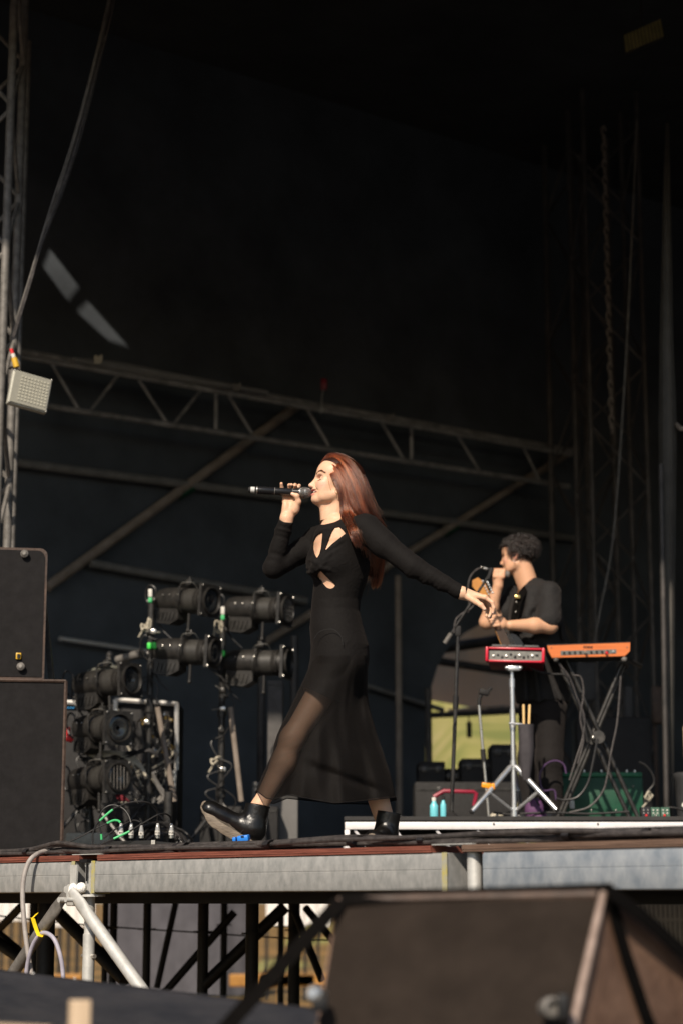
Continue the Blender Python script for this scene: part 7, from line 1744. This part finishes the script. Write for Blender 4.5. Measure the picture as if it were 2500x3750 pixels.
# microphone hand: fist with fingers over the handle
f.ell(K(1822, 2118, -.02), (.030, .028, .036), .012); f.seg(wrF, K(1822, 2122, -.02), .027, .030, .012)
for i in range(4):
    x_ = 1806 + i * 11; f.seg(K(x_ + 2, 2112, -.045), K(x_ + 4, 2090, -.040), .0105, .0100, .005); f.seg(K(x_ + 4, 2090, -.040), K(x_ + 3, 2083, -.012), .0100, .009, .004); f.seg(K(x_ + 3, 2083, -.012), K(x_ + 2, 2094, .010), .009, .008, .004)
f.seg(K(1834, 2116, -.04), K(1838, 2098, -.042), .012, .0095, .006)
parts.append(f.mesh())
V, F_ = join_meshes(parts); body2 = mesh_obj('body', V, F_, M['skin_tan'], MN)
col = np.tile(np.array([[.60, .335, .205]]), (len(V), 1)); Lc = (V - np.array(H0)) @ np.array(HR)
blob((.0, .074, .002), (.018, .012, .03), (.66, .27, .20), .6); blob((.072, .042, -.022), (.022, .02, .018), (.60, .29, .21), .6)
set_cols(body2, col)
b = MB(); b.tube(smooth([hp(.083, s_, z) for s_, z in ((.012, .024), (.028, .030), (.044, .026))], 4), .0035, 6); b.build('eyebrow', M['hair_dark_base'], MN)
b = MB(); c_ = hp(.002, .080, -.002); b.ball(c_, .007, 8); b.tube(smooth([c_, hp(-.012, .082, .018), hp(-.025, .074, .0), hp(-.030, .070, -.03)], 5), .002, 5); b.build('in_ear_monitor', M['black_matte'], MN)
b = MB(); c_ = hp(.004, .080, -.034); b.tube(smooth([c_ + Vector((.006 * math.cos(a), 0, .007 * math.sin(a))) for a in [i * .785 for i in range(8)]], 2, True), .0012, 5, False); b.build('earring', M['xlr'], MN)
# shirt
f = Field((K(1790, 2300).x, YMN - .34, K(1900, 2610).z), (K(2120, 2300).x, YMN + .30, K(1900, 2095).z), .0055)
f.loft(mslices(), .03); f.seg(K(1930, 2140, 0), K(2010, 2172, -.145), .052, .060, .04); f.seg(K(1915, 2150, .03), K(1888, 2190, .14), .055, .065, .04)
f.seg(K(2010, 2172, -.15), K(2008, 2272, -.225), .064, .076, .03, ripple=(.011, 34, (.6, .2, -.7), .5)); f.seg(K(1888, 2195, .13), K(1846, 2246, .11), .070, .078, .04)
for a, c_, r_ in (((1930, 2260, -.17), (2000, 2330, -.17), .014), ((1900, 2330, -.165), (2040, 2400, -.16), .016), ((1990, 2420, -.16), (2050, 2560, -.16), .016), ((1915, 2400, -.165), (1925, 2560, -.165), .016), ((1955, 2440, -.168), (1972, 2565, -.17), .014), ((1985, 2180, -.19), (1925, 2250, -.165), .010), ((2000, 2200, -.21), (1950, 2300, -.165), .009), ((2045, 2230, -.16), (2060, 2340, -.13), .012), ((1935, 2210, -.160), (1905, 2290, -.16), .009)): f.seg(K(*a), K(*c_), r_, r_ * .7, .03)
f.cutpoly([(1880, 2090), (1968, 2090), (1962, 2108), (1935, 2128), (1912, 2150), (1898, 2172), (1888, 2165), (1875, 2150)], YMN - .2, YMN + .06, .004, .0016)
f.cutpoly([(1965, 2262), (1968, 2272), (2010, 2290), (2050, 2300), (2060, 2360), (1950, 2360), (1940, 2290)], YMN - .34, YMN - .175, .003, .0016)
dv, df = f.mesh(); dv = relax(dv, df, 2, .5); mesh_obj('shirt', dv, df, cloth_material('shirt_charcoal', (.0175, .0165, .0165), .7, .9, 500, .12)[0], MN)
# trousers and shoes
f = Field((K(1860, 2800).x, YMN - .24, RIS + .03), (K(2110, 2800).x, YMN + .26, K(1900, 2500).z), .0065)
f.loft([(K(0, 2620).z, K(1985, 2600).x, YMN, .135, .125), (K(0, 2520).z, K(1985, 2560).x, YMN, .13, .125)], .03)
for hx_, kx, ax_, d_ in ((2015, 2010, 2018, -.075), (1958, 1945, 1935, .07)):
    f.seg(K(hx_, 2600, d_), K(kx, 2780, d_ * 1.2), .092, .078, .04); f.seg(K(kx, 2780, d_ * 1.2), K(ax_, 2965, d_), .076, .066, .03, ripple=(.004, 40, (.2, .1, .9), 0))
dv, df = f.mesh(); dv = relax(dv, df, 1, .5); mesh_obj('trousers', dv, df, cloth_material('trousers_dark', (.013, .0112, .0108), .8, .5, 500, .12)[0], MN)
for ax_, d_ in ((2018, -.075), (1935, .07)):
    c_ = K(ax_, 2985, d_); b = MB(); b.ball(Vector((c_.x - .05, c_.y - .05, RIS + .045)), (.11, .06, .044), 14); b.box(Vector((c_.x - .05, c_.y - .05, RIS + .010)), (.21, .10, .020), bev=.008); b.build('shoe', M['black_gloss'], MN)
# curly hair
vol = Field(np.array(hp(0, 0, .05)) - .15, np.array(hp(0, 0, .05)) + .15, .0045)
vol.ell(hp(-.012, 0, .056), (.098, .080, .068), .01, HRn); vol.ell(hp(.055, 0, .082), (.052, .058, .034), .02, HRn); vol.ell(hp(-.055, 0, .03), (.056, .074, .068), .02, HRn)
vol.ell(hp(.075, 0, -.008), (.068, .12, .070), .01, HRn, cut=True); vol.ell(hp(.005, .08, -.022), (.034, .030, .050), .006, HRn, cut=True)
rg = np.random.default_rng(21)
for i in range(140):
    d = rg.normal(0, 1, 3); d /= np.linalg.norm(d); c_ = np.array((-.012, 0, .056)) + d * np.array((.096, .078, .066))
    if c_[2] < .0 or (c_[0] > .03 and c_[2] < .060): continue
    vol.ell(hp(*c_), (.012, .012, .010), .010)
vv, vf = vol.mesh(); mesh_obj('hair_mass', vv, vf, M['hair_dark_base'], MN)
paths = []
for i in range(4200):
    d = rg.normal(0, 1, 3); d /= np.linalg.norm(d); c_ = np.array((-.012, 0, .056)) + d * np.array((.096, .079, .066))
    if c_[2] < -.005 or (c_[0] > .028 and c_[2] < .066): continue
    nrm_ = d / np.linalg.norm(d); t1 = np.cross(nrm_, rg.normal(0, 1, 3)); t1 /= np.linalg.norm(t1); t2 = np.cross(nrm_, t1); R_ = rg.uniform(.006, .013); Lh = rg.uniform(.008, .034); tw = rg.uniform(5, 9); ph = rg.uniform(0, 6.28)
    drift = np.array((.25 if c_[0] > 0 else -.2, 0, -.5)) * .02; tt = np.linspace(0, 1, 14)[:, None]
    pl = c_ + nrm_ * Lh * tt + drift * tt ** 2 + (t1 * np.cos(tw * tt + ph) + t2 * np.sin(tw * tt + ph)) * R_ * np.minimum(1, tt * 3)
    paths.append(np.array(H0) + pl @ np.array(HR).T)
strands('hair', paths, .0011, .0007, hair_mat('hair_black', (.012, .0085, .0075), .3), MN)
b = MB(); b.tube(smooth([K(1897, 2160, -.05), K(1893, 2178, -.15), K(1892, 2186, -.17), K(1905, 2170, -.12), K(1925, 2140, -.08)], 5), .002, 5); b.build('necklace', M['gold'], MN)

# --- guitar
t = thing('electric_guitar', 'dark electric guitar with orange maple neck held upright by the man', 'guitar', K(1885, 2450, -.33))
nd = (K(1846, 2360, -.34) - K(1750, 2150, -.34)).normalized(); sd = nd.cross(Vector((0, -1, 0))).normalized()   # sd: across the neck
if sd.x < 0: sd = -sd
fn = Vector((0, -1, 0)); nt0 = K(1778, 2188, -.34); nb0 = K(1868, 2404, -.34)
MB().prism([nt0 - sd * .021, nt0 + sd * .021, nb0 + sd * .027, nb0 - sd * .027], (0, .022, 0)).build('neck', M['maple'], t); MB().prism([nt0 - sd * .0195 + fn * .0045, nt0 + sd * .0205 + fn * .0045, nb0 + sd * .0265 + fn * .0045, nb0 - sd * .024 + fn * .0045], (0, .0043, 0)).build('fretboard', mat('rosewood', (.035, .018, .010), .5), t, smooth_deg=0)
hs = [nt0 + sd * .022, nt0 + sd * .030 - nd * .03, nt0 + sd * .030 - nd * .075, nt0 + sd * .006 - nd * .125, nt0 - sd * .030 - nd * .122, nt0 - sd * .045 - nd * .090, nt0 - sd * .030 - nd * .035, nt0 - sd * .021]
h_o = MB().prism([p + Vector((0, .004, 0)) for p in hs], (0, .016, 0)).build('headstock', M['maple'], t)
for i in range(6):
    p = nt0 + sd * .020 - nd * (.012 + .0165 * i); MB().lathe([(0, .0052), (.012, .0042)], p + Vector((0, .002, 0)), fn, 8).build('string_post', M['chrome'], h_o)
    k_ = nt0 + sd * .046 - nd * (.012 + .0165 * i); MB().ball(k_ + Vector((0, .012, 0)), (.008, .005, .006), 8).build('tuner', M['chrome'], h_o)
bc = K(1886, 2392, -.32); out = []
for i in range(28):
    a = 2 * math.pi * i / 28; r_ = .085 + .012 * math.cos(2 * a) - .010 * math.cos(a * 3 + .5); out.append(bc + nd * r_ * 1.1 * math.cos(a) + sd * r_ * math.sin(a))
MB().prism(out, (0, .042, 0)).build('body', M['black_gloss'], t, smooth_deg=50)
for i in range(6): MB().rod(nt0 + sd * (-.016 + .0065 * i) + Vector((0, -.003, 0)), bc + nd * .03 + sd * (-.022 + .009 * i) + Vector((0, -.006, 0)), .0006, 4).build('string', M['steel_bright'], t)
P = [K(1868, 2360, -.30), K(1880, 2300, -.22), K(1886, 2240, -.20), K(1900, 2190, -.18), K(1930, 2150, -.10), K(1975, 2140, .0), K(2010, 2180, .12)]
band('strap', smooth(P, 4), .022, .0015, M['strap'], t, (-.3, -1, .2))
MB().box(K(1893, 2186, -.205), (.030, .012, .022), bev=.004).build('strap_buckle', M['gold'], t)
for px, py in ((1889, 2205), (1886, 2240), (1860, 2278), (1876, 2280)): MB().ball(K(px, py, -.225), .005, 8).build('strap_stud', M['steel_bright'], t)
# --- his microphone and its lead
t = thing('microphone', 'black wired microphone in the hand of the man', 'microphone', K(1815, 2092, -.015))
a, c_ = K(1782, 2084, -.015), K(1836, 2099, -.015); d = c_ - a; L_ = d.length
MB().lathe([(0, .010), (.01, .011), (L_ * .8, .0165), (L_, .0185)], a, d, 16).build('handle', M['black_gloss'], t)
MB().lathe([(L_, .019), (L_ + .008, .024), (L_ + .025, .025), (L_ + .042, .019), (L_ + .050, .004)], a, d, 18).build('grille', M['dark_tube'], t)
MB().lathe([(-.04, .006), (-.02, .0095), (.002, .0095)], a, d, 12).build('connector', M['xlr'], t)
b = MB(); b.tube(smooth([K(1768, 2079, -.02), K(1745, 2085, -.03), K(1722, 2110, -.05), K(1712, 2150, -.08), K(1716, 2200, -.20), K(1712, 2240, -.45)], 7), .0055, 7); b.build('lead', M['cable'], t)
# clip of the boom stand beside it
b = MB(); p = W(1790, 2108, YM - .05); b.lathe([(-.02, .010), (.03, .013), (.045, .012)], p, (.35, 0, .9), 12); tag(b.build('microphone_clip', M['black_matte'], at=p), 'black clip at the upper end of the boom', 'clip')
